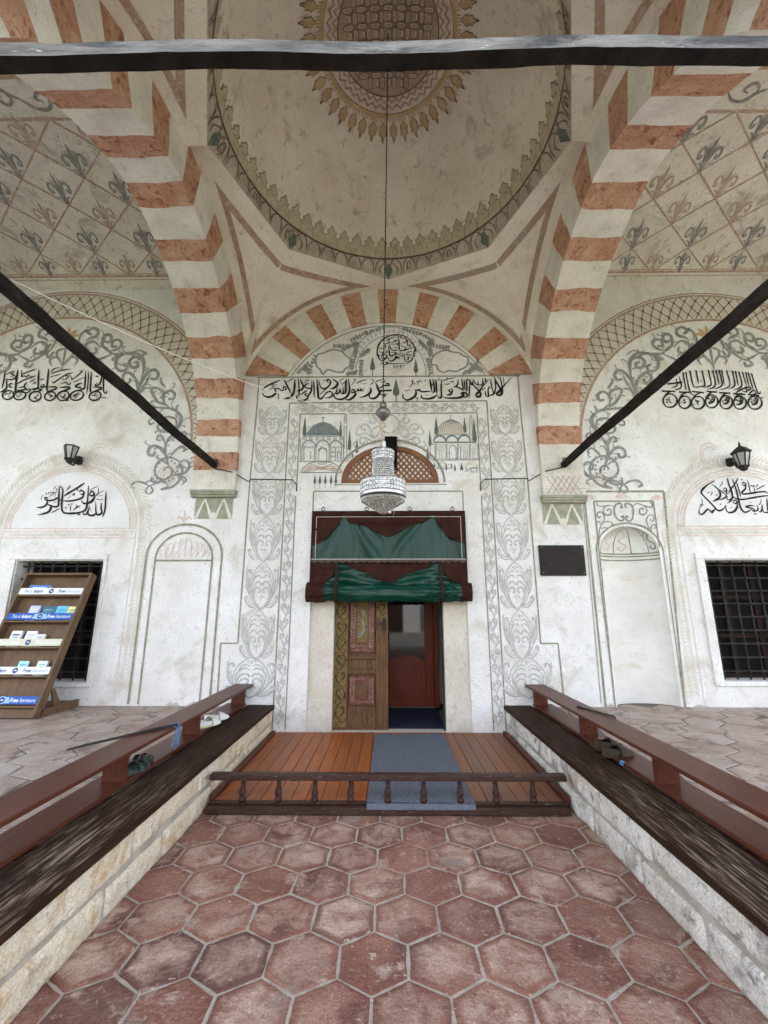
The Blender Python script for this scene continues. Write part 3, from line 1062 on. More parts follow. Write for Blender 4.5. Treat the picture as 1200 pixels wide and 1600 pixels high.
def vfn(x, s, l):
    s = max(0, min(VL[-1] - 1e-6, s))
    for i in range(len(VL) - 1):
        if s <= VL[i + 1]:
            t = (s - VL[i]) / (VL[i + 1] - VL[i])
            a, b = VP[i], VP[i + 1]
            y, z = a[0] + (b[0] - a[0]) * t, a[1] + (b[1] - a[1]) * t
            dy, dz = b[0] - a[0], b[1] - a[1]
            n = math.hypot(dy, dz)
            return (x, y + dz / n * -l, z + dy / n * l)


def s_at(py, pxx=100):
    """arc length on the vault seen at photo row py"""
    best, bs = 1e9, 0
    r = ray(pxx, py)
    m = r[2] / r[1]
    for i in range(600):
        s = VL[-1] * .55 * i / 600
        p = vfn(0, s, 0)
        d = abs((p[2] - 1.5) / p[1] - m)
        if d < best:
            best, bs = d, s
    return bs


def lily(q, x, s, k):
    q.fill([(x - .016 * k, s), (x + .016 * k, s), (x + .026 * k, s + .20 * k), (x + .034 * k, s + .30 * k), (x, s + .52 * k), (x - .034 * k, s + .30 * k), (x - .026 * k, s + .20 * k)])
    for d in (-1, 1):
        q.stroke([(x + d * .012 * k, s + .04 * k), (x + d * .03 * k, s + .16 * k), (x + d * .075 * k, s + .30 * k), (x + d * .135 * k, s + .34 * k), (x + d * .175 * k, s + .27 * k), (x + d * .165 * k, s + .19 * k), (x + d * .125 * k, s + .19 * k), (x + d * .125 * k, s + .24 * k)], .036 * k, taper=(.45, .8), n=4)
        q.stroke([(x + d * .012 * k, s + .02 * k), (x + d * .06 * k, s + .10 * k), (x + d * .11 * k, s + .115 * k)], .024 * k, taper=(.6, .4), n=4)
        q.stroke([(x + d * .03 * k, s + .2 * k), (x + d * .07 * k, s + .40 * k)], .014 * k, n=4)


for sx in (-1, 1):
    mb = MB()
    xa, xb = sorted((sx * 2.45, sx * 7.0))
    mb.grid(lambda u, v: vfn(xa + (xb - xa) * u, v * VL[-1], 0), 8, 64)
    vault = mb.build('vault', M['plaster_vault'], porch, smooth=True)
    Pn, Pf, Pg, Pbn = Paint(vfn, .004), Paint(vfn, .004), Paint(vfn, .004), Paint(vfn, .004)
    sA, sB = s_at(432), s_at(186)
    for s0, wd in ((sA, .03), (sA + .03, .012), (sB, .03), (sA - .05, .012)):
        Pbn.line([(xa, s0), (xb, s0)], wd)
    rows = 6
    hs = (sB - sA) / rows
    hw = .405
    x0 = sx * 4.7 + (0.0 if sx < 0 else .05)
    for j in range(0, rows + 1):
        for i in range(-7, 8):
            x = x0 + (i + .5 * (j % 2)) * hw * 2
            if not xa + .05 < x < xb - .1:
                continue
            s = sA + j * hs
            if j < rows:
                for d in (-1, 1):
                    Pn.line([(x, s), (x + d * hw, s + hs)], .018)
                q = (Pf, Pg, Pf, Pg, Pg, Pf)[j] if sx < 0 else (Pf, Pg, Pf, Pf, Pg, Pg)[j]
                k = .74 if j else .58
                s1 = s + .01
                # fleur-de-lis
                lily(q, x, s1, k)
                q.dot(x, s1 - .005, .03 * k)
                if j == 0:
                    xx = x + hw
                    lily(Pg, xx, s, .58)
    # scroll band beyond the net
    for i in range(-6, 7):
        x = x0 + i * .42
        if xa + .2 < x < xb - .3:
            d = 1 if i % 2 else -1
            c = sB + .2
            Pg.stroke([(x - .21, c), (x - .1, c + d * .09), (x + .05, c + d * .1), (x + .12, c), (x + .04, c - d * .06), (x - .03, c), (x + .03, c + d * .03)], .03, n=4)
            Pg.stroke([(x + .02, c + d * .1), (x + .16, c + d * .02), (x + .21, c)], .022, n=4)
    Pbn.line([(xa, sB + .40), (xb, sB + .40)], .05)
    Pn.build('painted_net', M['brown_paint'], vault)
    split_build(Pf.mb, 'painted_lily', M['lily_brown'], vault, 60)
    split_build(Pg.mb, 'painted_lily', M['lily_grey'], vault, 60)
    Pbn.build('border_lines', M['brown_paint'], vault)
    # wall sheet above the arch between the bays
    mb = MB()
    for i in range(32):
        a, b = 180 * i / 32, 180 * (i + 1) / 32
        A = (sx * 2.5, CY + 2.3 * math.cos(R(a)), CZ + 2.3 * math.sin(R(a)))
        B = (sx * 2.5, CY + 2.3 * math.cos(R(b)), CZ + 2.3 * math.sin(R(b)))
        mb.quad(A, B, (B[0], B[1], 8.2), (A[0], A[1], 8.2))
    mb.box(sx * 2.5 - .02, sx * 2.5 + .02, 5.6, 6.2, 3.5, 8.2)
    mb.build('spandrel_wall', M['plaster_vault'], porch)
    mb = MB()
    for i in range(32):
        a, b = 180 * i / 32, 180 * (i + 1) / 32
        A = (sx * 6.9, CY + 2.3 * math.cos(R(a)), CZ + 2.3 * math.sin(R(a)))
        B = (sx * 6.9, CY + 2.3 * math.cos(R(b)), CZ + 2.3 * math.sin(R(b)))
        mb.quad(A, B, (B[0], B[1], 8.2), (A[0], A[1], 8.2))
    mb.build('end_wall', M['plaster_vault'], porch)

# ---- front arcade, columns, roof, hall behind
mb = MB()
for c in (-4.7, 0, 4.7):
    xs = [c - 2.35, c - 2.05] + [c - 2.05 * math.cos(PI * i / 32) for i in range(1, 32)] + [c + 2.05, c + 2.35]
    def zb(x):
        d = abs(x - c)
        return 3.65 + (math.sqrt(max(0, 2.05 ** 2 - d * d)) if d < 2.05 else 0)
    for a, b in zip(xs[:-1], xs[1:]):
        za, zb_ = zb(a), zb(b)
        for y in (0.86, 1.42):
            mb.quad((a, y, za), (b, y, zb_), (b, y, 8.25), (a, y, 8.25))
        mb.quad((a, .86, za), (b, .86, zb_), (b, 1.42, zb_), (a, 1.42, za))
mb.build('front_arcade', [M['plaster_arch']], porch)
for x in (-7.05, -2.35, 2.35, 7.05):
    mb = MB()
    mb.lathe([(.27, .36), (.27, .46), (.23, .50), (.25, .55), (.215, .60), (.20, 2.9), (.22, 2.92), (.22, 2.97), (.20, 3.0), (.30, 3.38)], (x, 1.14, 0), 28)
    mb.box(x - .32, x + .32, .84, 1.44, 3.38, 3.649)
    mb.build('column', M['marble'], porch, smooth=False)
mb = MB()
mb.box(-7.4, 7.4, .6, 6.3, 8.26, 8.5)
mb.box(-7.4, 7.4, 6.2, 6.35, 3.9, 8.26)
mb.box(-7.35, -7.06, 1.3, 6.2, 5.9, 8.26)
mb.box(7.06, 7.35, 1.3, 6.2, 5.9, 8.26)
mb.build('roof', M['plaster_vault'], porch)
mb = MB()
mb.box(-9, 9, 7.6, 20, 0, 11)
mb.box(-9, -1.6, 6.36, 7.59, 0, 11)
mb.box(1.6, 9, 6.36, 7.59, 0, 11)
mb.box(-1.6, 1.6, 6.36, 7.59, 3.9, 11)
mb.build('prayer_hall', M['plaster'], porch)
# ------------------------------------------------------------------ paintings on the back wall
wf = lambda x, z, l: (x, WY - l, z)


class Tr:
    """traced brush strokes: points measured in an enlarged piece of the photo"""

    def __init__(s, P, ox, oy, k, mult=1.0, nib=R(-40)):
        s.P, s.ox, s.oy, s.k, s.mult, s.nib = P, ox, oy, k, mult, nib

    def pt(s, x, y):
        return pw(s.ox + x / s.k, s.oy + y / s.k)

    def u(s, x, y):
        a, b = s.pt(x, y), s.pt(x + 10, y)
        return (b[0] - a[0]) / 10

    def __call__(s, w, *pts, taper=(.45, .3)):
        q = [s.pt(*p) for p in pts]
        s.P.stroke(q, w * s.u(*pts[0]) * s.mult, taper=taper, nib=s.nib, n=5)

    def d(s, *pts, r=11):
        for p in pts:
            x, z = s.pt(*p)
            s.P.dot(x, z, r * s.u(*p), sq=True)

    def ell(s, cx, cy, rx, ry, w, rot=0):
        c, sn = math.cos(rot), math.sin(rot)
        q = [s.pt(cx + rx * math.cos(2 * PI * i / 16) * c - ry * math.sin(2 * PI * i / 16) * sn, cy + rx * math.cos(2 * PI * i / 16) * sn + ry * math.sin(2 * PI * i / 16) * c) for i in range(16)]
        s.P.stroke(q, w * s.u(cx, cy) * s.mult, closed=True, nib=s.nib, n=3)

    def fill(s, *pts):
        s.P.fill([s.pt(*p) for p in pts])


# ---- the long frieze
P = Paint(wf, .004)
t = Tr(P, 400, 580, 8.571, 1.12)
t(16, (325, 122), (220, 165), (140, 205), (85, 255))
t(22, (85, 290), (110, 330), (160, 348), (220, 335), (262, 295), (255, 250), (240, 225))
t(18, (240, 225), (275, 235), (300, 235), (325, 250), (350, 262), (375, 255))
t(15, (375, 255), (365, 225), (385, 205), (405, 225), (395, 250), (375, 255))
t.d((270, 185), (285, 300), (318, 300))
t(9, (165, 268), (210, 235), (245, 210))
t(9, (222, 210), (218, 190), (240, 182), (245, 200), (225, 212))
t(10, (300, 300), (303, 385))
t(22, (375, 115), (400, 160), (440, 240), (480, 310))
t(22, (520, 110), (518, 200), (505, 290), (470, 340), (420, 365), (370, 370))
t(10, (415, 150), (460, 120), (505, 100))
t(16, (568, 100), (576, 200), (578, 310), (575, 330))
t(22, (590, 105), (610, 150), (635, 200), (620, 240), (585, 262), (545, 268))
t(16, (720, 175), (690, 170), (660, 190), (655, 215), (690, 230), (740, 232), (760, 190))
t(9, (645, 160), (690, 130), (725, 115))
t.d((668, 118))
t(18, (690, 305), (665, 300), (665, 325), (700, 335), (720, 300), (740, 270), (748, 180), (750, 120))
t(22, (705, 335), (680, 375), (620, 398), (565, 385), (545, 350), (560, 320))
t(14, (600, 320), (650, 280), (690, 260))
t(15, (770, 125), (780, 230), (778, 360))
t(22, (815, 110), (825, 200), (832, 310), (840, 360), (865, 375), (895, 350), (920, 320))
t(9, (860, 315), (900, 275), (940, 240), (960, 230))
t(18, (900, 345), (940, 295), (985, 275), (1020, 290), (1020, 330), (980, 355), (920, 360))
t(18, (840, 120), (860, 200), (890, 235), (940, 230), (985, 190), (1000, 150), (980, 115), (955, 120), (960, 150), (995, 160))
t.d((912, 128), (935, 120))
t(22, (1020, 105), (1060, 130), (1095, 165), (1075, 205), (1030, 235), (985, 240))
t = Tr(P, 520, 580, 8.571, 1.12)
t(22, (20, 300), (20, 345), (60, 375), (120, 378), (180, 350), (215, 300), (225, 240), (218, 170), (210, 100))
t(16, (62, 215), (55, 260), (40, 300), (60, 305), (85, 280), (95, 230))
t(16, (95, 230), (110, 290), (140, 300), (135, 200))
t(16, (140, 300), (165, 290), (170, 180), (180, 100))
t(10, (185, 300), (190, 200), (188, 110))
t(9, (80, 140), (120, 115), (155, 98))
t(9, (120, 185), (150, 160), (165, 140))
t.d((100, 158), (118, 155), r=8)
t(15, (250, 275), (265, 250), (290, 255), (285, 285), (255, 290), (250, 275))
t(22, (290, 270), (305, 310), (270, 355), (220, 385), (165, 380))
t(15, (300, 275), (330, 265), (340, 240), (345, 262), (370, 262), (378, 235), (385, 262), (405, 265), (410, 225))
t(9, (250, 195), (290, 140), (305, 120), (290, 110), (285, 130))
t(11, (310, 170), (380, 135), (460, 112))
t.d((418, 172), (434, 170), r=8)
t(22, (485, 220), (510, 245), (500, 290), (450, 330), (360, 358))
t(9, (495, 185), (530, 160), (550, 120), (525, 110), (512, 122))
t(24, (570, 155), (590, 190), (605, 240), (625, 290), (590, 345), (540, 368), (490, 350), (495, 310))
t(10, (570, 150), (620, 125), (690, 115))
t.d((645, 150), (660, 148), r=8)
t(15, (615, 235), (650, 215), (690, 195), (730, 195), (755, 190), (745, 165), (715, 175), (725, 195))
t(24, (615, 265), (700, 262), (790, 258), taper=(1, 1))
t(18, (620, 270), (640, 310), (670, 325), (695, 320), (690, 290))
t(12, (620, 245), (650, 290))
t(8, (685, 350), (725, 305))
t.d((725, 305), r=9)
t(8, (690, 120), (705, 130), (690, 150), (660, 185))
t = Tr(P, 620, 580, 6.316, 1.15)
t(17, (60, 225), (62, 260), (95, 285), (140, 275), (180, 245), (190, 210), (180, 180))
t(14, (180, 185), (205, 190), (225, 185), (235, 200), (265, 205), (300, 200), (340, 200))
t(7, (125, 165), (150, 130), (160, 100), (148, 95), (150, 112))
t.d((175, 125), (205, 270), (190, 262), (295, 238), r=9)
t(5, (200, 140), (215, 100), (240, 85))
t(5, (215, 110), (250, 100))
t(5, (210, 120), (195, 95))
t(5, (270, 105), (285, 90), (272, 85))
t(6, (200, 270), (200, 310))
t(5, (75, 200), (110, 190), (135, 185))
t(14, (325, 75), (335, 140), (345, 200))
t(13, (355, 75), (368, 150), (370, 200), (345, 215))
t(13, (385, 80), (390, 160), (395, 230))
t(17, (240, 235), (250, 265), (300, 275), (360, 262), (395, 235))
t(14, (440, 80), (437, 170), (440, 250), (420, 265), (395, 235))
t(7, (345, 150), (350, 130), (340, 125))
t(7, (410, 95), (420, 72))
t(12, (520, 180), (515, 200), (545, 205), (545, 180), (525, 175))
t(14, (545, 200), (530, 230), (490, 238))
t.d((485, 130), (500, 130), (515, 125), r=8)
t(6, (532, 98), (538, 110), (546, 102), (553, 110), (560, 98))
t(14, (570, 155), (600, 160), (640, 180), (655, 180))
t(12, (560, 162), (585, 150), (600, 130), (606, 80))
t(17, (455, 250), (480, 265), (560, 268), (620, 262), (660, 240), (640, 225), (660, 215), (690, 225), (690, 255), (660, 260))
t(12, (640, 75), (650, 150), (655, 200))
t(12, (685, 80), (690, 150), (690, 210))
t(10, (665, 90), (672, 200))
t(10, (720, 110), (715, 200), (712, 270))
t(16, (690, 75), (740, 125), (800, 185), (825, 220), (820, 250), (790, 255), (785, 230), (810, 205), (850, 150), (905, 85))
t(11, (755, 75), (765, 110), (790, 135), (800, 130), (800, 90))
t(11, (800, 130), (830, 140), (850, 120), (845, 70))
t(10, (870, 70), (880, 110))
t(10, (720, 80), (728, 130), (750, 130), (740, 90))
t.d((805, 158), (818, 158), r=7)
t(6, (840, 190), (880, 162))
t(13, (870, 195), (880, 240), (905, 250), (900, 200), (905, 150))
t(12, (925, 75), (935, 150), (955, 220), (940, 235), (905, 245))
t(8, (905, 150), (920, 165), (900, 175))
t(16, (960, 55), (990, 120), (1030, 190), (1030, 230), (1000, 240), (985, 225), (1010, 200), (1060, 140), (1130, 65))
t(11, (990, 60), (1020, 75), (1035, 130), (1045, 200), (1040, 240))
t(12, (965, 60), (975, 150), (965, 210), (945, 240))
t(7, (450, 100), (500, 80), (580, 65))
t(6, (490, 90), (502, 70), (490, 62))
t(6, (1050, 60), (1058, 130))
frieze = P.build('calligraphy_frieze', M['ink'], back_wall)

# ---- dated roundel
P = Paint(wf, .004)
t = Tr(P, 580, 515, 15, 1.28)
t(24, (145, 630), (140, 520), (165, 390), (240, 270), (350, 190), (470, 135), (600, 125), (740, 145), (860, 205), (960, 310), (1020, 430), (1055, 530), taper=(1, 1))
t(18, (1055, 530), (1030, 460), (990, 600), (1010, 640), (1030, 540))
t(24, (145, 630), (175, 600), (180, 680), (230, 720), (300, 710), (360, 650), (350, 600), (290, 580), (220, 620))
t(16, (190, 440), (280, 440), taper=(1, 1))
t(16, (190, 520), (260, 540), (300, 560))
t(16, (210, 670), (330, 665))
t(14, (240, 640), (270, 600), (262, 520))
t(16, (320, 510), (370, 500), (370, 540), (310, 555))
t(17, (420, 200), (400, 240), (420, 300), (330, 350), (340, 420), (310, 470))
t(24, (400, 380), (420, 480), (430, 600), (470, 620), (590, 560), (550, 540), (450, 535))
t(15, (330, 280), (480, 200), (560, 180))
t(16, (510, 250), (600, 260), (540, 290), (430, 310))
t(20, (430, 320), (440, 400), (480, 470), (540, 495), (600, 480), (640, 490))
t(13, (460, 350), (520, 340), (540, 370))
t(13, (560, 330), (640, 340), (560, 370))
t(11, (480, 440), (640, 420))
t(22, (620, 170), (650, 260), (650, 350), (670, 480), (760, 490), (880, 455), (980, 430))
t(17, (660, 190), (700, 170), (720, 240))
t(15, (740, 210), (800, 200), (820, 280), (760, 320), (740, 280))
t(17, (840, 230), (850, 320), (860, 420))
t(15, (680, 340), (720, 345))
t(15, (690, 390), (760, 410), (830, 430))
t(15, (870, 380), (920, 360), (900, 400), (960, 430))
t(15, (770, 460), (820, 450))
t.d((680, 530), (755, 855), r=22)
t(16, (960, 520), (880, 530), (810, 590))
t(19, (820, 600), (940, 600), taper=(1, 1))
t(16, (640, 600), (720, 630), (780, 620), (770, 560))
t(15, (560, 590), (620, 580), (740, 580), (720, 620))
t(22, (780, 640), (785, 690), (800, 740), (870, 760), (950, 720), (960, 650), (900, 640))
t(15, (830, 670), (880, 650), (870, 700), (820, 715))
t(22, (400, 650), (395, 700), (430, 740), (500, 735), (560, 690), (580, 620), (600, 680), (640, 640), (660, 690), (690, 680))
t.d((440, 680), (490, 665), (345, 770), r=14)
t(19, (230, 800), (260, 770), (280, 820), (340, 830), (390, 780), (350, 770), (400, 810), (460, 790), (500, 810), (700, 800), (920, 795))
t(16, (530, 840), (540, 880), (548, 920))
t(13, (578, 848), (600, 872), (640, 850))
t(13, (600, 865), (603, 890), (606, 912))
t(15, (650, 850), (690, 845), (692, 880), (690, 915))
P.build('calligraphy_roundel', M['ink'], back_wall)

# ---- lettering in the side lunettes
P = Paint(wf, .004)
t = Tr(P, 0, 570, 6.857, 1.28)
for cx, cy, rx, ry in ((88, 325, 60, 46), (215, 330, 64, 44), (380, 340, 64, 52), (540, 338, 60, 45), (680, 335, 64, 49), (825, 330, 72, 50), (1020, 335, 64, 46)):
    t.ell(cx, cy, rx, ry, 13, -.3)
    rr = random.Random(cx)
    for q in range(9):
        x, y = cx + rr.uniform(-.5, .5) * rx, cy + rr.uniform(-.55, .55) * ry
        t(5, (x - 10, y + rr.uniform(-9, 9)), (x, y + rr.uniform(-9, 9)), (x + 12, y + rr.uniform(-9, 9)))
for w_, pts in (
        (10, [(60, 65), (45, 160), (25, 260)]), (15, [(195, 55), (180, 150), (168, 270), (160, 300)]), (12, [(70, 150), (75, 240), (40, 280), (0, 298)]),
        (11, [(70, 160), (120, 160), (165, 145), (185, 90)]), (8, [(160, 85), (120, 100), (160, 112), (110, 130)]), (7, [(70, 105), (120, 80), (170, 65)]),
        (11, [(145, 210), (110, 205), (105, 235), (150, 245)]), (13, [(195, 245), (260, 240), (275, 262), (210, 275), (175, 272)]), (9, [(190, 205), (270, 160), (370, 130)]),
        (12, [(290, 190), (265, 225), (285, 270), (325, 255)]), (9, [(235, 60), (235, 130), (250, 110)]), (9, [(230, 105), (310, 75), (395, 45)]),
        (9, [(255, 135), (270, 120), (285, 135), (310, 110), (330, 130), (375, 125), (370, 112)]), (14, [(420, 55), (415, 150), (410, 240), (385, 262), (340, 272)]),
        (15, [(525, 45), (515, 150), (505, 250), (510, 290)]), (11, [(450, 220), (440, 240), (465, 245), (470, 215), (450, 210)]), (7, [(320, 190), (350, 170), (385, 155)]),
        (8, [(360, 180), (390, 195), (345, 210)]), (13, [(350, 255), (430, 260), (440, 275), (370, 300)]), (14, [(520, 240), (600, 240), (600, 260), (520, 290), (510, 296)]),
        (10, [(470, 240), (505, 235)]), (14, [(640, 245), (740, 240), (740, 260), (650, 290)]), (14, [(1000, 240), (1080, 245), (1082, 262), (990, 292)]),
        (10, [(545, 95), (640, 65), (760, 45)]), (7, [(530, 135), (600, 115), (660, 100)]), (11, [(560, 180), (575, 195), (640, 150), (700, 110), (740, 95), (790, 85)]),
        (9, [(700, 130), (720, 115), (735, 130), (710, 152), (690, 160)]), (8, [(740, 100), (775, 150), (760, 162)]), (9, [(780, 160), (860, 95), (880, 70), (855, 65)]),
        (7, [(790, 190), (850, 160), (905, 135)]), (10, [(650, 205), (710, 190), (735, 215), (755, 205), (745, 180)]), (14, [(880, 195), (830, 215), (810, 238), (860, 245), (885, 262)]),
        (13, [(920, 70), (915, 160), (908, 245), (880, 265), (840, 270)]), (9, [(950, 70), (945, 200), (930, 310)]), (14, [(980, 75), (975, 180), (970, 280), (990, 300)]),
        (12, [(1095, 80), (1085, 170), (1060, 215), (1020, 222), (1050, 190)]), (12, [(1115, 90), (1110, 200), (1115, 290), (1140, 305), (1145, 275)]),
        (11, [(145, 295), (190, 290), (290, 300), (330, 270), (320, 250)]), (8, [(545, 80), (575, 50), (620, 35), (665, 40)]), (11, [(780, 340), (820, 320), (845, 295)]), (11, [(650, 350), (690, 340), (700, 310)])):
    t(w_, *pts)
t.d((445, 160), (465, 155), (720, 205), (680, 160), (1035, 125), (1050, 125), (1105, 355), (1130, 355), (715, 385), (735, 380), (410, 325))
t = Tr(P, 50, 745, 9.6, 1.1)
for w_, pts in (
        (20, [(1115, 220), (1108, 350), (1100, 480), (1080, 560), (1062, 610)]), (25, [(1045, 390), (1040, 470), (1050, 540), (1000, 570), (965, 540), (960, 380)]),
        (24, [(965, 550), (920, 580), (860, 575), (840, 530), (870, 440)]), (16, [(845, 500), (820, 560), (780, 565), (775, 530)]), (9, [(865, 410), (930, 360), (925, 345)]),
        (24, [(870, 260), (900, 215), (935, 250), (915, 285), (875, 280), (870, 260)]), (25, [(935, 260), (940, 310), (890, 370), (830, 400), (770, 395), (740, 350)]),
        (25, [(850, 135), (845, 260), (835, 370), (825, 450), (790, 510), (700, 540), (600, 550), (500, 545), (460, 510), (450, 420), (460, 300), (465, 200), (440, 150), (415, 145)]),
        (24, [(415, 145), (410, 250), (405, 370), (400, 430), (370, 450), (320, 445), (290, 420)]), (22, [(790, 95), (680, 170), (560, 240), (480, 295)]),
        (20, [(710, 235), (745, 205), (785, 235), (760, 265), (720, 255)]), (24, [(785, 240), (760, 310), (680, 345), (560, 365), (440, 360)]),
        (21, [(440, 360), (390, 320), (340, 345), (260, 360), (210, 345), (200, 320), (235, 315), (240, 350)]), (22, [(235, 350), (220, 420), (150, 460), (70, 455)]),
        (24, [(240, 410), (290, 450), (260, 520), (180, 555), (90, 572)]), (11, [(300, 540), (365, 505), (430, 475)]), (8, [(265, 300), (330, 255), (400, 215)]),
        (11, [(575, 125), (570, 150), (515, 210)]), (8, [(860, 205), (930, 170), (1000, 135)]), (10, [(1000, 160), (995, 260), (950, 290)]), (8, [(950, 270), (1020, 240), (1085, 205)]),
        (13, [(605, 265), (620, 275), (630, 255), (638, 272), (650, 240)]), (13, [(578, 430), (580, 470), (578, 520)]), (13, [(620, 510), (680, 440), (660, 420)]), (9, [(640, 490), (690, 455), (730, 430)]),
        (9, [(690, 440), (720, 465)]), (8, [(960, 345), (1000, 340), (1040, 345), (1080, 330)]), (7, [(1010, 290), (1065, 275)]), (6, [(490, 470), (530, 460)]), (6, [(510, 440), (515, 500)]), (6, [(150, 350), (145, 300), (190, 275)]), (6, [(545, 330), (585, 280)]), (6, [(880, 470), (890, 520)]), (6, [(325, 390), (380, 375)]), (6, [(345, 300), (365, 255)]), (7, [(325, 190), (365, 145)])):
    t(w_, *pts)
t.d((220, 255), (255, 245), (290, 240), (325, 235), (375, 190), (690, 200), (555, 420), (600, 410), (695, 570), (720, 565), r=15)
t = Tr(P, 1080, 740, 10, 1.1)
for w_, pts in (
        (25, [(360, 115), (260, 170), (180, 240), (155, 285), (165, 320), (240, 400), (320, 480), (390, 560), (430, 580), (490, 560), (540, 495)]), (21, [(320, 165), (400, 230), (480, 290), (545, 330)]),
        (9, [(150, 385), (170, 440), (150, 500), (120, 560)]), (21, [(120, 560), (125, 620), (165, 640), (230, 580), (260, 555), (320, 610), (340, 580), (370, 560), (380, 520)]),
        (24, [(415, 265), (450, 310), (440, 370), (390, 410), (330, 437)]), (20, [(545, 330), (520, 380), (430, 415)]), (17, [(500, 240), (530, 225), (550, 260), (530, 280), (500, 265), (498, 245)]), (16, [(550, 260), (548, 325)]),
        (20, [(560, 70), (580, 160), (620, 260), (640, 370), (600, 440), (550, 465)]), (17, [(560, 350), (555, 400), (600, 410), (640, 370)]), (15, [(730, 70), (690, 140), (620, 240), (560, 330)]),
        (22, [(640, 90), (680, 200), (710, 300), (735, 420), (770, 540), (820, 600), (880, 595), (930, 560)]), (15, [(700, 130), (740, 250), (770, 370)]), (21, [(620, 270), (640, 350), (700, 395), (800, 405), (950, 380), (1100, 355), (1200, 345), (1330, 330)]),
        (17, [(790, 160), (820, 140), (850, 170), (820, 190), (790, 165)]), (21, [(850, 170), (840, 240), (790, 290), (810, 320), (920, 310), (1050, 290), (1150, 285), (1200, 310), (1260, 320)]),
        (12, [(875, 105), (900, 200), (918, 310)]), (8, [(975, 205), (1000, 330)]), (11, [(1010, 255), (1080, 215), (1155, 180)]), (9, [(1020, 165), (1035, 180), (1000, 215)]),
        (20, [(650, 440), (680, 420), (715, 445), (690, 470), (655, 455), (650, 440)]), (24, [(715, 450), (715, 520), (670, 590), (590, 610), (545, 570), (540, 510)]),
        (21, [(990, 510), (920, 500), (850, 520), (930, 540), (980, 560), (960, 590)]), (19, [(930, 560), (980, 590), (1040, 560), (1020, 490)]), (17, [(1040, 580), (1080, 600), (1105, 540), (1100, 480)]),
        (19, [(1100, 540), (1130, 600), (1200, 610), (1300, 600)]), (17, [(1180, 380), (1185, 490), (1190, 600)]), (17, [(1260, 370), (1270, 480), (1280, 600)]), (17, [(1340, 360), (1350, 480), (1340, 620)]), (9, [(465, 120), (485, 145), (435, 215)]), (8, [(315, 275), (325, 300), (300, 350)]), (9, [(1085, 395), (1085, 450), (1045, 495)]),
        (7, [(120, 470), (160, 500), (200, 475)]), (6, [(380, 350), (410, 320)]), (6, [(600, 545), (630, 525)]), (6, [(900, 440), (950, 460)])):
    t(w_, *pts)
t.d((785, 95), (930, 190), (955, 200), (975, 190), (985, 630), (1010, 630), (455, 480), (265, 300), r=14)
t = Tr(P, 1020, 565, 6.667, 1.28)
for cx, cy, rx, ry in ((178, 408, 72, 70), (330, 425, 62, 64), (468, 430, 68, 65), (612, 415, 65, 68), (762, 425, 65, 68), (905, 430, 65, 68), (1062, 430, 72, 68)):
    t.ell(cx, cy, rx, ry, 12)
    t(11, (cx + 25, cy - 100), (cx - 25, cy - 80), (cx - rx + 5, cy - 25), (cx - rx, cy))
    if cx > 550:
        t(11, (cx + 5, cy - 25), (cx + 5, cy - 48), (cx + 28, cy - 45), (cx + 24, cy - 25), (cx + 5, cy - 25))
        t(13, (cx + 30, cy - 35), (cx + 22, cy - 5), (cx - 2, cy + 15), (cx - 36, cy + 22))
    rr = random.Random(cx)
    for q in range(8):
        x, y = cx - 25 + rr.uniform(-22, 30), cy - 12 + rr.uniform(-22, 30)
        t(5, (x - 9, y + rr.uniform(-9, 9)), (x + 10, y + rr.uniform(-9, 9)), (x + 3, y + 12))
for a, b in (((95, 308), (230, 312)), ((272, 318), (380, 322)), ((405, 312), (530, 325)), ((560, 312), (665, 320)), ((690, 325), (805, 330)), ((835, 335), (960, 345)), ((990, 345), (1105, 355)), ((150, 236), (305, 217))):
    t(13, a, b, taper=(1, 1))
for pts in ([(65, 130), (78, 195)], [(115, 112), (130, 180)], [(150, 105), (170, 180)], [(310, 112), (330, 220), (345, 300)], [(340, 108), (370, 260), (395, 330), (430, 360)], [(385, 97), (405, 200), (425, 260), (460, 268), (500, 255)], [(447, 92), (475, 230)],
            [(510, 95), (540, 230), (530, 257), (490, 264)], [(575, 90), (605, 220), (590, 255), (530, 272)], [(620, 92), (650, 220), (630, 270), (560, 290)], [(655, 90), (690, 242)], [(685, 88), (720, 225), (700, 265), (640, 285)], [(712, 90), (745, 250)],
            [(765, 92), (800, 220), (780, 270), (700, 297)], [(825, 97), (850, 215), (840, 265), (780, 287)], [(858, 100), (890, 252)], [(892, 105), (925, 220), (910, 270), (840, 298)], [(930, 108), (975, 255)], [(965, 112), (1000, 260)], [(990, 115), (1045, 295)], [(1025, 125), (1085, 310), (1110, 335), (1120, 310)]):
    t(10, *pts, taper=(1, .4))
    x, y = pts[0]
    t(8, (x - 3, y - 2), (x + 16, y + 22))
t(12, (990, 265), (960, 272), (985, 300), (1018, 280), (1000, 255))
t(12, (860, 330), (920, 290), (975, 275), (1015, 262))
t(11, (925, 300), (965, 318), (985, 300))
t(11, (1000, 340), (1045, 300), (1078, 332))
t(10, (200, 272), (250, 250), (240, 175))
t(10, (228, 297), (295, 265), (270, 150))
t.d((1125, 378), (1142, 378), (503, 205), r=9)
P.build('lunette_lettering', M['ink'], back_wall)

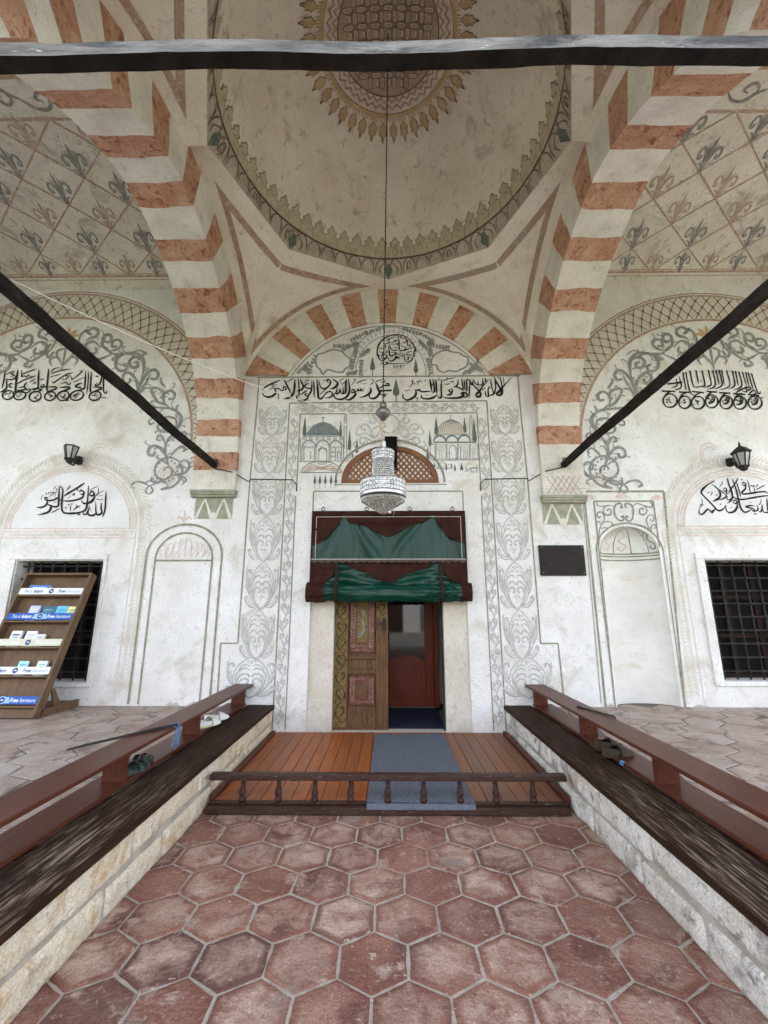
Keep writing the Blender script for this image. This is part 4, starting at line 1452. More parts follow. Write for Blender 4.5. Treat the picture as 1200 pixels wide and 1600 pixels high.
# ---- cypresses
P, P2 = Paint(wf, .003), Paint(wf, .005)
def cypress(P, x, z, h, w, trunk=.2):
    zz = z + h * trunk
    hh = h * (1 - trunk)
    L = [(0, 1), (.25, .8), (.62, .5), (.95, .25), (.9, .1), (.45, 0)]
    P.fill([(x + w * a / 2, zz + hh * b) for a, b in L] + [(x - w * a / 2, zz + hh * b) for a, b in L[::-1][:-1]])
    if trunk:
        P.stroke([(x, zz + .02), (x, z)], w * .16, taper=(1, 1), smooth=False)
def cyp_px(P, px_, y0, y1, wpx, trunk=.2):
    a, b = pw(px_, y1), pw(px_, y0)
    c = pw(px_ + wpx, y1)
    cypress(P, a[0], a[1], b[1] - a[1], c[0] - a[0], trunk)
cyp_px(P, 619, 591, 629, 11, .27)
cyp_px(P, 582, 557, 588, 8.5, .3)
cyp_px(P, 650, 560, 588, 7.5, .2)
for x, y0, y1, w_ in ((475.5, 650, 682, 6.5), (532, 656, 682, 5), (546, 670, 703, 6), (557.5, 683, 708, 5), (550.5, 703, 715, 3), (682, 650, 680, 7), (726.5, 651, 676, 6), (742, 653, 692, 7), (672, 672, 697, 5.5), (668.5, 696, 718, 5), (697.5, 722, 735, 2.5), (711, 724, 736, 3), (721.5, 723, 735, 5), (679, 722, 730, 3), (705.5, 723, 730, 2.5)):
    cyp_px(P, x, y0, y1, w_, 0)
for x in (491.5, 499.5, 508, 517, 524.5):
    cyp_px(P, x, 741, 762, 4.6, .3)
P.build('painted_cypresses', M['green_tree'], back_wall)

# ---- two painted mosques above the door
Pb, Pl_, Pk, Pc = Paint(wf, .003), Paint(wf, .0045), Paint(wf, .003), Paint(wf, .0036)
q = lambda *pts: [pw(460 + x / 8, 630 + y / 8) for x, y in pts]
LW = .011
Pb.fill(q((145, 405), (570, 405), (575, 385), (540, 340), (490, 285), (420, 248), (360, 235), (300, 248), (225, 290), (180, 340), (148, 385)))
for pts in ([(358, 235), (358, 170)], [(335, 183), (380, 183)], [(75, 460), (110, 415), (600, 415), (620, 450)], [(75, 460), (75, 725)], [(60, 728), (680, 722)], [(615, 450), (615, 720)], [(590, 550), (590, 720)], [(270, 540), (270, 720)], [(435, 540), (435, 720)], [(95, 550), (95, 720)], [(305, 720), (305, 575), (345, 545), (405, 575), (405, 720)], [(95, 550), (265, 550)], [(440, 550), (605, 550)], [(615, 690), (695, 690)], [(655, 570), (655, 690)], [(695, 590), (695, 690)], [(655, 570), (715, 592)], [(620, 205), (655, 205)], [(622, 280), (622, 570)], [(652, 280), (652, 570)], [(624, 205), (624, 260)], [(650, 205), (650, 260)], [(638, 145), (622, 205)], [(638, 145), (654, 205)], [(120, 560), (120, 715)], [(250, 560), (250, 715)], [(455, 560), (455, 715)], [(540, 610), (540, 700)], [(573, 610), (573, 700)], [(540, 610), (573, 610)], [(205, 600), (205, 700)], [(455, 615), (515, 615)], [(455, 665), (515, 665)], [(515, 560), (515, 715)]):
    Pl_.line(q(*pts), LW)
for c, r, y in ((182, 82, 550), (355, 80, 545), (520, 80, 550), (355, 62, 610)):
    Pl_.stroke(q(*[(c + (r if r > 70 else 45) * math.cos(R(a)), y - (r if r > 70 else 45) * math.sin(R(a))) for a in range(0, 181, 15)]), LW * (1.7 if r > 70 else 1), taper=(1, 1), n=2)
for k in range(7):
    x = 132 + k * 75
    Pl_.stroke(q((x - 16, 468), (x - 16, 435), (x, 420), (x + 16, 435), (x + 16, 468)), LW * .8, taper=(1, 1), n=3)
    Pc.fill(q((x - 13, 466), (x - 13, 436), (x + 13, 436), (x + 13, 466)))
rr = random.Random(2)
for x0, x1, y0, y1 in ((100, 262, 490, 600), (280, 430, 480, 545), (445, 600, 490, 600)):
    for y in range(y0, y1, 18):
        for x in range(x0 + (y // 18 % 2) * 12, x1 - 14, 24):
            if rr.random() < .75:
                Pl_.stroke(q((x, y + 6), (x + 6, y), (x + 14, y + 6)), LW * .45, n=2)
for k in range(4):
    for j in range(10):
        x, y = 190 + j * 36 + (k % 2) * 16, 375 - k * 30
        if (x - 360) ** 2 / 215 ** 2 + (y - 395) ** 2 / 150 ** 2 < .92:
            Pl_.stroke(q((x - 16, y), (x, y - 22), (x + 16, y)), LW * .8, n=2)
# fountain of ripples
for r in (1.0, .86, .72, .58):
    for s_, c in ((-1, 210), (1, 465)):
        pass
Pl_.stroke(q((82, 868), (110, 820), (170, 765), (250, 735), (340, 728), (430, 735), (510, 765), (570, 820), (592, 865)), LW * 1.3, taper=(1, 1))
Pl_.line(q((82, 868), (592, 866)), LW * 1.3)
for k in range(1, 5):
    d = k * 24
    Pk.stroke(q((100 + d * .9, 866), (150 + d * .55, 800 + d * .3), (230, 745 + d), (290, 775 + d * .55), (340, 790 + d * .4), (390, 775 + d * .55), (450, 745 + d), (525 - d * .55, 800 + d * .3), (575 - d * .9, 864)), LW, taper=(1, 1), n=4)
Pk.stroke(q((285, 735), (310, 760), (350, 768), (390, 755), (405, 735)), LW, taper=(1, 1))
Pk.stroke(q((310, 735), (345, 748), (380, 735)), LW, taper=(1, 1))
# right mosque
q = lambda *pts: [pw(600 + x / 7.06, 630 + y / 7.06) for x, y in pts]
Pk2 = Paint(wf, .003)
Pk2.fill(q((590, 345), (915, 342), (900, 295), (870, 245), (820, 205), (735, 178), (660, 205), (620, 245), (598, 300)))
Pk2.fill(q((895, 685), (1045, 685), (1000, 645), (925, 645)))
for k in range(-6, 7):
    Pl_.stroke(q((738 + k * 2, 180), (738 + k * 19, 235), (738 + k * 25, 345)), LW * .7, n=3)
for pts in ([(735, 180), (733, 125)], [(555, 350), (935, 342)], [(510, 470), (560, 430), (1000, 430), (1035, 465)], [(510, 470), (510, 612)], [(500, 617), (1045, 612)], [(530, 632), (1045, 625)], [(1035, 465), (1035, 612)], [(845, 470), (845, 610)], [(575, 450), (575, 605)], [(690, 450), (690, 605)], [(810, 450), (810, 620)], [(945, 450), (945, 605)], [(945, 230), (945, 410)], [(975, 230), (975, 410)], [(943, 180), (943, 230)], [(970, 180), (970, 230)], [(955, 130), (943, 180)], [(955, 130), (970, 180)], [(720, 630), (720, 500)], [(795, 630), (795, 500)], [(905, 690), (905, 745)], [(1020, 690), (1020, 770)], [(905, 755), (960, 715), (1045, 715)], [(580, 720), (755, 715)], [(590, 680), (645, 645), (690, 680)], [(600, 680), (600, 715)], [(680, 680), (680, 715)], [(960, 715), (960, 770)], [(700, 680), (750, 680), (750, 715)]):
    Pl_.line(q(*pts), LW * .9)
for c, y in ((615, 425), (750, 425), (885, 420)):
    Pb.stroke(q(*[(c + 66 * math.cos(R(a)), y - 66 * math.sin(R(a))) for a in range(0, 181, 15)]), LW * 2.2, taper=(1, 1), n=2)
Pb.line(q((555, 432), (1000, 432)), LW * 2)
Pl_.stroke(q((720, 500), (735, 475), (757, 465), (780, 475), (795, 500)), LW, taper=(1, 1))
for x in (565, 690, 815, 948):
    for y in range(455, 600, 22):
        Pl_.stroke(q((x - 10, y + 12), (x, y + 4), (x + 10, y)), LW * 1.3, n=2)
for x0, x1, y0, y1 in ((590, 685, 455, 520), (830, 940, 455, 520), (960, 1030, 460, 520)):
    for y in range(y0, y1, 16):
        for x in range(x0 + (y // 16 % 2) * 12, x1 - 14, 24):
            Pl_.stroke(q((x, y), (x + 8, y + 9), (x + 16, y)), LW * .45, n=2)
for x in (880, 900, 920, 610, 640, 980, 1000):
    Pc.line(q((x, 525), (x, 605)), LW)
Pl_.fill(q((978, 705), (990, 705), (990, 725), (978, 725)))
Pl_.fill(q((978, 745), (990, 745), (990, 768), (978, 768)))
Pb.build('painted_lead_domes', M['blue_grey'], back_wall)
Pl_.build('painted_mosque_outlines', M['dark_grey_paint'], back_wall)
Pk.build('painted_fountain', M['brown_paint'], back_wall)
Pc.build('painted_window_shading', M['grey_paint'], back_wall)
Pk2.build('painted_ochre_dome', M['pale_ochre'], back_wall)

# ---- border lines of the portal
P = Paint(wf, .003)
for pts, w_ in (([(-2.0, 3.2), (-1.885, 3.2)], .0), ):
    pass
G = [([(-1.887, 4.77), (1.887, 4.775)], .022), ([(-1.40, 4.365), (1.395, 4.385)], .02), ([(-1.24, 4.195), (1.25, 4.20)], .018),
     ([(-1.40, 4.365), (-1.40, .1)], .018), ([(1.395, 4.385), (1.40, .1)], .018), ([(-1.24, 4.195), (-1.243, 3.06)], .016), ([(1.25, 4.2), (1.247, 3.06)], .016),
     ([(-1.25, 3.0), (-1.245, .1)], .014), ([(1.25, 3.0), (1.252, .1)], .014),
     ([(-1.86, 4.77), (-1.86, 4.3), (-1.885, 3.2), (-1.89, 1.093), (-2.105, 1.093), (-2.09, .37)], .018), ([(1.86, 4.77), (1.86, 4.3), (1.885, 3.2), (1.89, 1.093), (2.105, 1.093), (2.12, .37)], .018),
     ([(-1.01, 3.065), (1.0, 3.06)], .016), ([(-1.01, 3.065), (-1.01, 2.79)], .014), ([(1.0, 3.06), (1.0, 2.79)], .014)]
for pts, w_ in G:
    P.line(pts, w_)
# arch line round the transom
P.stroke([(TRX + .74 * math.cos(R(a)), TRZ + .01 + .61 * math.sin(R(a))) for a in range(0, 181, 10)], .03, taper=(1, 1), n=3)
P.line([(-.74, 3.155), (.79, 3.155)], .012)
# right niche frame and left blind arch
for pts, w_ in (([(2.61, .36), (2.625, 3.05), (3.69, 3.05), (3.56, .36)], .024), ([(2.725, .36), (2.745, 2.915), (3.53, 2.915), (3.53, 2.3)], .018), ([(2.56, .4), (2.60, 3.06)], .01)):
    P.line(pts, w_)
P.stroke([(NX + .43 * math.cos(R(a)), NZ1 + .375 * math.sin(R(a))) for a in range(0, 181, 12)], .02, taper=(1, 1), n=3)
P.line([(NX - .43, NZ1), (NX - .41, .36)], .014)
P.line([(NX + .43, NZ1), (NX + .42, .36)], .014)
for r, rz, w_, x0, x1, zb in ((.498, .43, .026, -3.165, -2.19, 2.18), (.375, .345, .024, -3.045, -2.295, 2.15)):
    P.stroke([(-2.68 + r * math.cos(R(a)), zb + rz * math.sin(R(a))) for a in range(0, 181, 12)], w_, taper=(1, 1), n=3)
    P.line([(-2.68 - r, zb), (-2.68 - r, .38)], w_ * .9)
    P.line([(-2.68 + r, zb), (-2.68 + r, .38)], w_ * .9)
P.line([(-3.05, 2.13), (-2.30, 2.13)], .022)
P.build('border_lines', M['green_line'], back_wall)

# ---- dark zigzag capitals
P, P2 = Paint(wf, .003), Paint(wf, .005)
for x0, x1, z0, z1 in ((-2.60, -2.09, 2.685, 2.965), (2.05, 2.575, 2.60, 2.875)):
    P.fill([(x0, z0), (x1, z0), (x1, z1), (x0, z1)])
    wd = (x1 - x0) / 2
    for k in range(2):
        a = x0 + wd * k
        P2.stroke([(a + .02, z0), (a + wd * .5, z1), (a + wd - .02, z0)], .045, taper=(1, 1), smooth=False)
        P2.fill([(a + wd * .5 - .02, z1), (a + wd * .5 + .02, z1), (a + wd * .5, z1 - .05)])
    m = (x0 + x1) / 2
    P2.fill([(m - wd * .42, z1), (m + wd * .42, z1), (m, z0 - .05)] if False else [(m - .05, z0 + .05), (m, z0 - .06), (m + .05, z0 + .05), (m, z0 + .1)])
P.build('painted_capital', M['olive_fill'], back_wall)
P2.build('painted_zigzag', M['stripe_white'], back_wall)


# ---- scroll panels beside the door
def scroll_unit(P, cx, z0, h, hw, fl=1.0):
    """one heart-and-plume unit; fl<1 lets the outer plumes shrink"""
    for s in (-1, 1):
        c = lambda *pts: [(cx + s * u * hw, z0 + v * h) for u, v in pts]
        P.stroke(c((0, 0), (.34, .10), (.62, .26), (.72, .46), (.62, .70), (.32, .90), (0, 1.0)), 0.0136, taper=(.8, .8))
        P.stroke(c((.02, .03), (.30, .13), (.46, .26), (.44, .40), (.26, .47), (.10, .43), (.12, .36), (.2, .37)), 0.0208, taper=(.4, .8))
        P.stroke(c((.50, .24), (.55, .42), (.40, .55), (.20, .59), (.06, .54), (.10, .50)), 0.0208, taper=(.3, .7))
        P.stroke(c((.60, .34), (.60, .54), (.42, .68), (.20, .72), (.05, .66)), 0.0176, taper=(.3, .5))
        P.stroke(c((.55, .60), (.40, .76), (.20, .81), (.07, .77)), 0.0128, taper=(.3, .5))
        P.stroke(c((.28, .06), (.60, .06), (.86, .15), (.96, .25), (.86, .28), (.80, .22)), 0.0216 * fl, taper=(.3, .7))
        P.stroke(c((.30, .08), (.62, .13), (.80, .21)), 0.0112)
        P.stroke(c((.68, .30), (.86, .44), (.94, .62), (.90, .80), (.74, .84), (.72, .75)), 0.0224 * fl, taper=(.3, .7))
        P.stroke(c((.72, .40), (.80, .56), (.78, .70)), 0.0120)
        P.stroke(c((.74, .5), (.9, .66), (.97, .85), (.88, .93)), 0.0112)
        P.stroke(c((.04, .86), (.14, .90), (.18, .86)), 0.0096)
        P.stroke(c((.03, .25), (.14, .28), (.2, .24)), 0.0080)
    P.stroke([(cx, z0 + .80 * h), (cx, z0 + .94 * h)], .012)
    P.stroke([(cx, z0 + .16 * h), (cx, z0 + .34 * h)], .008)


P, Pp = Paint(wf, .003), Paint(wf, .005)
for sx in (-1, 1):
    nz = [pw(0, y)[1] for y in (683, 743, 808, 879, 953, 1031, 1105)]
    for k in range(6):
        cx = sx * 1.632
        hw = .215
        if k >= 4:
            cx = sx * (1.632 + (.02 if k == 4 else .03))
        if k == 5:
            continue
        scroll_unit(P, cx, nz[k + 1], nz[k] - nz[k + 1], hw)
        rr = random.Random(k)
        for d in (-1, 1):
            Pp.stroke([(cx + d * .06, nz[k + 1] + .22), (cx + d * .11, nz[k + 1] + .30), (cx + d * .05, nz[k + 1] + .34)], .009)
            Pp.stroke([(cx + d * .17, nz[k + 1] + .30), (cx + d * .19, nz[k + 1] + .40), (cx + d * .14, nz[k + 1] + .46)], .009)
    # the crowning unit and the foot plumes beside the benches
    scroll_unit(P, sx * 1.628, nz[0], 4.32 - nz[0], .20)
    scroll_unit(P, sx * 1.70, .45, nz[5] - .45 + .04, .31, 1.2)
P.build('candelabra_scrolls', M['grey_paint'], back_wall)
split_build(Pp.mb, 'pink_tendrils', M['pink_paint'], back_wall, 40)


# ---- running vine in the narrow strips
def vine(P, p0, p1, amp, n, w=.014, curl=.09):
    dx, dz = p1[0] - p0[0], p1[1] - p0[1]
    L = math.hypot(dx, dz)
    ux, uz = dx / L, dz / L
    nx, nz_ = -uz, ux
    at = lambda t, o: (p0[0] + ux * t + nx * o, p0[1] + uz * t + nz_ * o)
    N = n * 6
    P.stroke([at(L * i / N, amp * math.sin(PI * i / 6)) for i in range(N + 1)], w, taper=(.8, .8), n=3)
    st = L / n
    for k in range(n):
        d = 1 if k % 2 == 0 else -1
        t0 = st * k
        c = curl
        P.stroke([at(t0 + st * .15, d * amp * .3), at(t0 + st * .40, -d * amp * .1), at(t0 + st * .70, -d * c * .55), at(t0 + st * .95, -d * c * .45), at(t0 + st * .92, -d * c * .05), at(t0 + st * .72, -d * c * .1), at(t0 + st * .76, -d * c * .3)], w * 1.7, taper=(.3, .8), n=4)
        P.stroke([at(t0 + st * .5, d * amp), at(t0 + st * .75, d * c * .62), at(t0 + st * .95, d * c * .58)], w * 1.3, taper=(.4, .3), n=4)
        P.stroke([at(t0 + st * .3, d * amp * .9), at(t0 + st * .42, d * c * .7), at(t0 + st * .6, d * c * .72)], w, taper=(.4, .3), n=4)


P = Paint(wf, .003)
for sx in (-1, 1):
    vine(P, (sx * 1.322, .12), (sx * 1.318, 4.12), .032, 22, .014, .075)
    vine(P, (sx * 1.30, 4.285), (sx * .06, 4.29), .034, 9, .015, .09)
P.build('running_vine', M['grey_paint'], back_wall)

# ---- cartouche scrolls over the transom
P, Pp = Paint(wf, .003), Paint(wf, .005)
for s in (-1, 1):
    c = lambda *pts: [((x - 60) / 7.06 * .0088 * s + .02, pw(0, 630 + y / 7.06)[1]) for x, y in pts]
    for w_, pts in ((.04, [(60, 150), (110, 165), (160, 210), (165, 270), (140, 320), (95, 330)]), (.03, [(150, 170), (190, 135), (240, 160), (215, 220), (250, 240), (285, 215), (265, 190)]), (.026, [(165, 250), (200, 210), (220, 170)]), (.03, [(170, 260), (240, 300), (270, 350), (250, 400), (200, 385)]),
                    (.028, [(270, 330), (300, 270), (350, 250), (380, 290), (340, 320), (330, 290)]), (.024, [(260, 390), (330, 350), (400, 370), (440, 340), (420, 310)]), (.026, [(150, 400), (220, 430), (290, 420), (340, 390), (380, 410)]), (.03, [(300, 470), (330, 410), (380, 400), (390, 450), (350, 470), (345, 440)]), (.028, [(360, 480), (400, 500), (450, 495), (455, 450), (420, 445)]),
                    (.022, [(190, 420), (230, 460), (280, 470)]), (.03, [(185, 330), (200, 380), (240, 390), (240, 350)]), (.024, [(60, 350), (110, 340), (150, 310), (170, 340), (130, 370)])):
        P.stroke(c(*pts), w_ * .8, taper=(.4, .7))
    for pts in ([(240, 180), (270, 150)], [(250, 170), (260, 135)], [(390, 290), (435, 265)], [(385, 280), (415, 245)], [(395, 300), (430, 300)], [(60, 110), (60, 50)], [(60, 110), (85, 55)], [(60, 110), (110, 65)]):
        Pp.stroke(c(*pts), .02)
P.build('cartouche_scrolls', M['grey_paint'], back_wall)
Pp.build('ochre_sprays', M['pale_ochre'], back_wall)

# ---- tympanum between frieze and wall arch
P, Pk = Paint(wf, .003), Paint(wf, .003)
P.stroke([(1.60 * math.cos(R(a)), WC + 1.60 * math.sin(R(a))) for a in range(30, 151, 4)], .018, taper=(1, 1), n=2)
for r, w_ in ((.50, .012), (.60, .012), ):
    P.stroke([(.035 + r * 1.02 * math.cos(R(a)), 4.79 + (r * 1.42 - .06) * math.sin(R(a))) for a in range(0, 181, 10)], w_, taper=(1, 1), n=3)
for a in range(6, 178, 7):
    ca, sa = math.cos(R(a)), math.sin(R(a))
    x, z = .035 + .56 * ca, 4.79 + .72 * sa
    for d in (-1, 1):
        P.stroke([(x, z), (x + d * .03 * ca - sa * .03, z + d * .03 * sa + ca * .03)], .010)
q = lambda *pts: [pw(440 + x / 3.636, 505 + y / 3.636) for x, y in pts]
for pts in ([(195, 215), (205, 180), (240, 170), (275, 155), (310, 152), (345, 165), (365, 185), (385, 200), (395, 220), (385, 245), (360, 260), (345, 280), (300, 275), (260, 265), (235, 290), (220, 265), (200, 245)],
            [(850, 215), (865, 185), (895, 165), (935, 155), (975, 165), (1010, 170), (1030, 185), (1055, 195), (1060, 225), (1045, 250), (1020, 262), (990, 275), (950, 270), (920, 280), (890, 265), (880, 240), (855, 235)]):
    P.stroke(q(*pts), .026, closed=True, n=4)
rr = random.Random(4)
def sprig(a, b, n, ln=16):
    for k in range(n + 1):
        t = k / n
        x, y = a[0] + (b[0] - a[0]) * t, a[1] + (b[1] - a[1]) * t
        an = math.atan2(b[1] - a[1], b[0] - a[0])
        for d in (-1, 1):
            g = an + d * rr.uniform(.6, 1.1)
            l = ln * rr.uniform(.7, 1.2)
            Pk.stroke(q((x, y), (x + l * .5 * math.cos(g), y + l * .5 * math.sin(g)), (x + l * math.cos(g - d * .2), y + l * math.sin(g - d * .2))), .030, taper=(.5, .3), n=3)
    P.stroke(q(a, b), .012)
for a, b in (((580, 25), (490, 55)), ((480, 55), (400, 95)), ((390, 130), (305, 130)), ((430, 110), (415, 185)), ((420, 120), (350, 150)), ((90, 285), (150, 235)), ((150, 290), (190, 190)), ((400, 265), (405, 210)), ((120, 250), (160, 280)), ((370, 290), (420, 282)),
             ((690, 30), (780, 60)), ((790, 60), (860, 100)), ((860, 130), (945, 140)), ((840, 110), (850, 180)), ((830, 200), (845, 280)), ((1060, 285), (1110, 225)), ((1070, 230), (1130, 265)), ((1030, 290), (1090, 260)), ((780, 100), (830, 145)), ((500, 150), (455, 180)), ((455, 210), (450, 290))):
    sprig(a, b, 5)
for cx, cy in ((420, 120), (845, 115)):
    for k in range(9):
        an = 2 * PI * k / 9
        P.stroke(q((cx, cy), (cx + 24 * math.cos(an), cy + 18 * math.sin(an))), .028, taper=(.3, .5))
P.build('tympanum_outlines', M['dark_grey_paint'], back_wall)
Pk.build('tympanum_sprigs', M['dark_grey_paint'], back_wall)

# ---- side lunettes: lattice band and scrollwork
for sx in (-1, 1):
    cx, cz = (-4.75, 3.77) if sx < 0 else (4.66, 3.66)
    f = lambda a, r, l, cx=cx, cz=cz: (cx + r * math.cos(a), WY - l, cz + r * math.sin(a))
    Pw2, Pd2, Pl2, Pt2 = Paint(f, .002), Paint(f, .0035), Paint(f, .004), Paint(f, .004)
    A0, A1 = R(-2), R(182)
    n = 64
    for r0, r1, pp in ((2.03, 2.40, Pw2),):
        for k in range(n):
            a, b = A0 + (A1 - A0) * k / n, A0 + (A1 - A0) * (k + 1) / n
            pp.mb.quad(f(a, r0, .002), f(b, r0, .002), f(b, r1, .002), f(a, r1, .002))
    for r, wd in ((2.005, .035), (2.415, .028), (2.455, .02)):
        vs = []
        for k in range(n + 1):
            a = A0 + (A1 - A0) * k / n
            vs += [f(a, r - wd / 2, .004), f(a, r + wd / 2, .004)]
        Pd2.mb.add(vs, [(2 * i, 2 * i + 1, 2 * i + 3, 2 * i + 2) for i in range(n)])
    step = R(4.05)
    k0 = int(R(92) / step)
    for k in range(-k0 - 2, k0 + 3):
        for sh in (1, -1):
            a0 = PI / 2 + k * step
            pts = [(a0 + sh * step * 1.0 * (j / 6 - .5) * 1.7, 2.03 + .37 * j / 6) for j in range(7)]
            vs = []
            for (a, r) in pts:
                da = .0058 / r * 1.25
                vs += [f(a - da, r, .0045 if sh > 0 else .005), f(a + da, r, .0045 if sh > 0 else .005)]
            Pl2.mb.add(vs, [(2 * i, 2 * i + 1, 2 * i + 3, 2 * i + 2) for i in range(6)])
        for r, off in ((2.105, .5), (2.215, 0), (2.325, .5)):
            a = PI / 2 + (k + off) * step
            da = .018 / r
            Pl2.fill([(a - da, r - .014), (a + da, r - .014), (a + da * .6, r + .012), (a, r + .035), (a - da * .6, r + .012)])
    Pw2.build('lattice_ground', M['lattice_ground'], back_wall)
    Pd2.build('lattice_rim', M['brown_paint'], back_wall)
    Pl2.build('lattice_lines', M['dark_brown_paint'], back_wall)

P, Py = Paint(wf, .003), Paint(wf, .0035)
BS = [(.75, [(150, 1190), (110, 1235), (55, 1230), (25, 1185), (45, 1150), (85, 1160), (80, 1195), (55, 1190)]), (.6, [(155, 1250), (110, 1245), (60, 1260), (45, 1280), (65, 1290)]), (.6, [(155, 1250), (200, 1280), (250, 1290), (275, 1275), (255, 1262)]),
      (.9, [(155, 1200), (178, 1120), (180, 1050), (150, 1000), (110, 960), (80, 880), (110, 830)]), (1, [(160, 1170), (190, 1100), (240, 1055), (285, 1070), (290, 1110), (255, 1115), (250, 1090)]), (.6, [(160, 1180), (200, 1150), (235, 1130), (225, 1115)]),
      (.8, [(180, 1050), (200, 1000), (225, 990), (235, 1015), (210, 1020)]), (.8, [(140, 1010), (100, 990), (60, 965), (45, 985), (65, 1000)]), (.7, [(150, 1130), (120, 1090), (80, 1060), (55, 1075), (65, 1095)]), (.9, [(110, 960), (75, 900), (80, 860), (130, 820), (200, 810), (300, 800), (360, 770)]),
      (.8, [(110, 950), (110, 890), (150, 870), (200, 875), (240, 870)]), (.6, [(95, 860), (110, 820), (95, 790)]), (.9, [(130, 830), (180, 790), (230, 770), (270, 700), (250, 680), (200, 700), (190, 735), (215, 745)]), (1, [(190, 790), (195, 730), (150, 700), (120, 720), (130, 755), (160, 750)]),
      (1.1, [(340, 780), (370, 740), (335, 640), (290, 580), (250, 565), (225, 590), (240, 625), (275, 620)]), (1, [(365, 760), (360, 680), (375, 620), (420, 580), (455, 600), (450, 645), (415, 645), (410, 615)]), (.9, [(290, 800), (350, 750), (330, 690), (280, 680)]),
      (.9, [(340, 640), (320, 560), (320, 500), (360, 460), (430, 455), (500, 475), (530, 500)]), (1.1, [(325, 560), (330, 500), (380, 480), (415, 510), (400, 545), (365, 545), (360, 520), (385, 515)]), (1.1, [(380, 470), (450, 460), (500, 500), (495, 555), (450, 570), (430, 545), (455, 525)]),
      (.8, [(430, 455), (520, 460), (560, 425), (600, 400)]), (1, [(540, 440), (500, 430), (465, 400), (480, 370), (520, 375), (525, 410), (495, 410)]), (1.1, [(560, 440), (590, 400), (580, 345), (545, 335), (530, 360), (550, 385), (575, 375)]), (1, [(600, 420), (640, 380), (690, 390), (700, 430), (665, 455), (630, 445), (635, 415)]),
      (1.1, [(700, 375), (670, 355), (625, 340), (620, 305), (655, 290), (685, 315), (660, 335)]), (.8, [(530, 460), (600, 490), (640, 500), (700, 450), (720, 390)]), (.9, [(620, 500), (600, 530), (640, 540), (650, 515)]), (.8, [(700, 320), (690, 300), (725, 325), (745, 370), (735, 430)]), (.9, [(740, 420), (720, 450), (740, 480), (760, 440)]),
      (.6, [(240, 870), (285, 890), (280, 915), (250, 905)]), (.8, [(110, 920), (150, 960), (210, 960), (230, 930), (200, 900)]), (.7, [(180, 680), (210, 640), (205, 615)]), (.7, [(395, 720), (440, 690), (430, 670)]), (.6, [(300, 470), (340, 440), (400, 450)]), (.7, [(525, 480), (515, 505)]), (.7, [(275, 590), (300, 640), (330, 680)])]
SC = Tr(P, 905, 440, 4.068)
lx = 4.665
for s_src in (0, 1):
    pass
for wgt, pts in BS:
    W_ = [SC.pt(*p) for p in pts]
    for sgn, c in ((1, lx), (-1, lx), (1, -4.75), (-1, -4.75)):
        Q = [(c + sgn * (x - lx), z + (.05 if c < 0 else 0)) for x, z in W_]
        if Q[0][0] > 7 or Q[0][0] < -7:
            continue
        P.stroke(Q, .042 * wgt, taper=(.35, .8), n=5)
        F = catmull(Q, 6)
        if len(Q) >= 5:
            # small comma leaves springing from the stems
            L_ = [0]
            for a_, b_ in zip(F[:-1], F[1:]):
                L_.append(L_[-1] + math.hypot(b_[0] - a_[0], b_[1] - a_[1]))
            d_, nxt = 1, .13
            for i_ in range(1, len(F) - 4):
                if L_[i_] > nxt and L_[i_] < L_[-1] * .8:
                    nxt += .12
                    d_ = -d_
                    tx, tz = F[i_ + 1][0] - F[i_][0], F[i_ + 1][1] - F[i_][1]
                    l_ = math.hypot(tx, tz) or 1
                    tx, tz = tx / l_, tz / l_
                    nx, nz_ = -tz * d_, tx * d_
                    g_ = .055 + .02 * (i_ % 3)
                    x0_, z0_ = F[i_]
                    P.stroke([(x0_, z0_), (x0_ + tx * g_ * .7 + nx * g_ * .35, z0_ + tz * g_ * .7 + nz_ * g_ * .35), (x0_ + tx * g_ * 1.1 + nx * g_ * .95, z0_ + tz * g_ * 1.1 + nz_ * g_ * .95), (x0_ + tx * g_ * .75 + nx * g_ * 1.15, z0_ + tz * g_ * .75 + nz_ * g_ * 1.15)], .013, taper=(.4, .7), n=4)
for c, dz in ((lx, 0), (-4.75, .05)):
    z0 = SC.pt(765, 360)[1] + dz
    for a in (-1.0, -.55, 0, .55, 1.0):
        Py.stroke([(c, z0), (c + .09 * math.sin(a), z0 + .09 * math.cos(a)), (c + .2 * math.sin(a * 1.2), z0 + .2 * math.cos(a * 1.2))], .05, taper=(.4, .3))
    for s in (-1, 1):
        P.stroke([(c, z0 - .45), (c + s * .1, z0 - .3), (c + s * .2, z0 - .34), (c + s * .17, z0 - .44)], .035)
        P.stroke([(c, z0 - .15), (c + s * .12, z0 - .2), (c + s * .1, z0 - .3)], .04)
    P.stroke([(c, z0 - .1), (c, z0 - .3), (c, z0 - .52)], .035)
for c, sg in ((lx, 1), (-4.75, -1)):
    ox, oz = c - sg * 1.70, 3.36
    sp = [(ox + sg * (.015 + .014 * a_) * math.cos(a_ * .62), oz + (.015 + .014 * a_) * math.sin(a_ * .62)) for a_ in range(0, 19)]
    P.stroke(sp, .03, taper=(.8, 1), n=3)
    for a_ in range(16):
        an = 2 * PI * a_ / 16
        P.dot(ox + .155 * math.cos(an), oz + .155 * math.sin(an), .018, 6)
    for d_ in (-1, 1):
        P.stroke([(ox + sg * .2, oz - .22), (ox + sg * .2 + d_ * .09, oz - .17), (ox + sg * .2 + d_ * .2, oz - .16), (ox + sg * .2 + d_ * .25, oz - .22), (ox + sg * .2 + d_ * .19, oz - .25)], .03, taper=(.4, .8))
        P.stroke([(ox + sg * .2, oz - .2), (ox + sg * .2 + d_ * .05, oz - .28), (ox + sg * .2, oz - .34)], .025)
P.build('lunette_scrolls', M['dark_grey_paint'], back_wall)
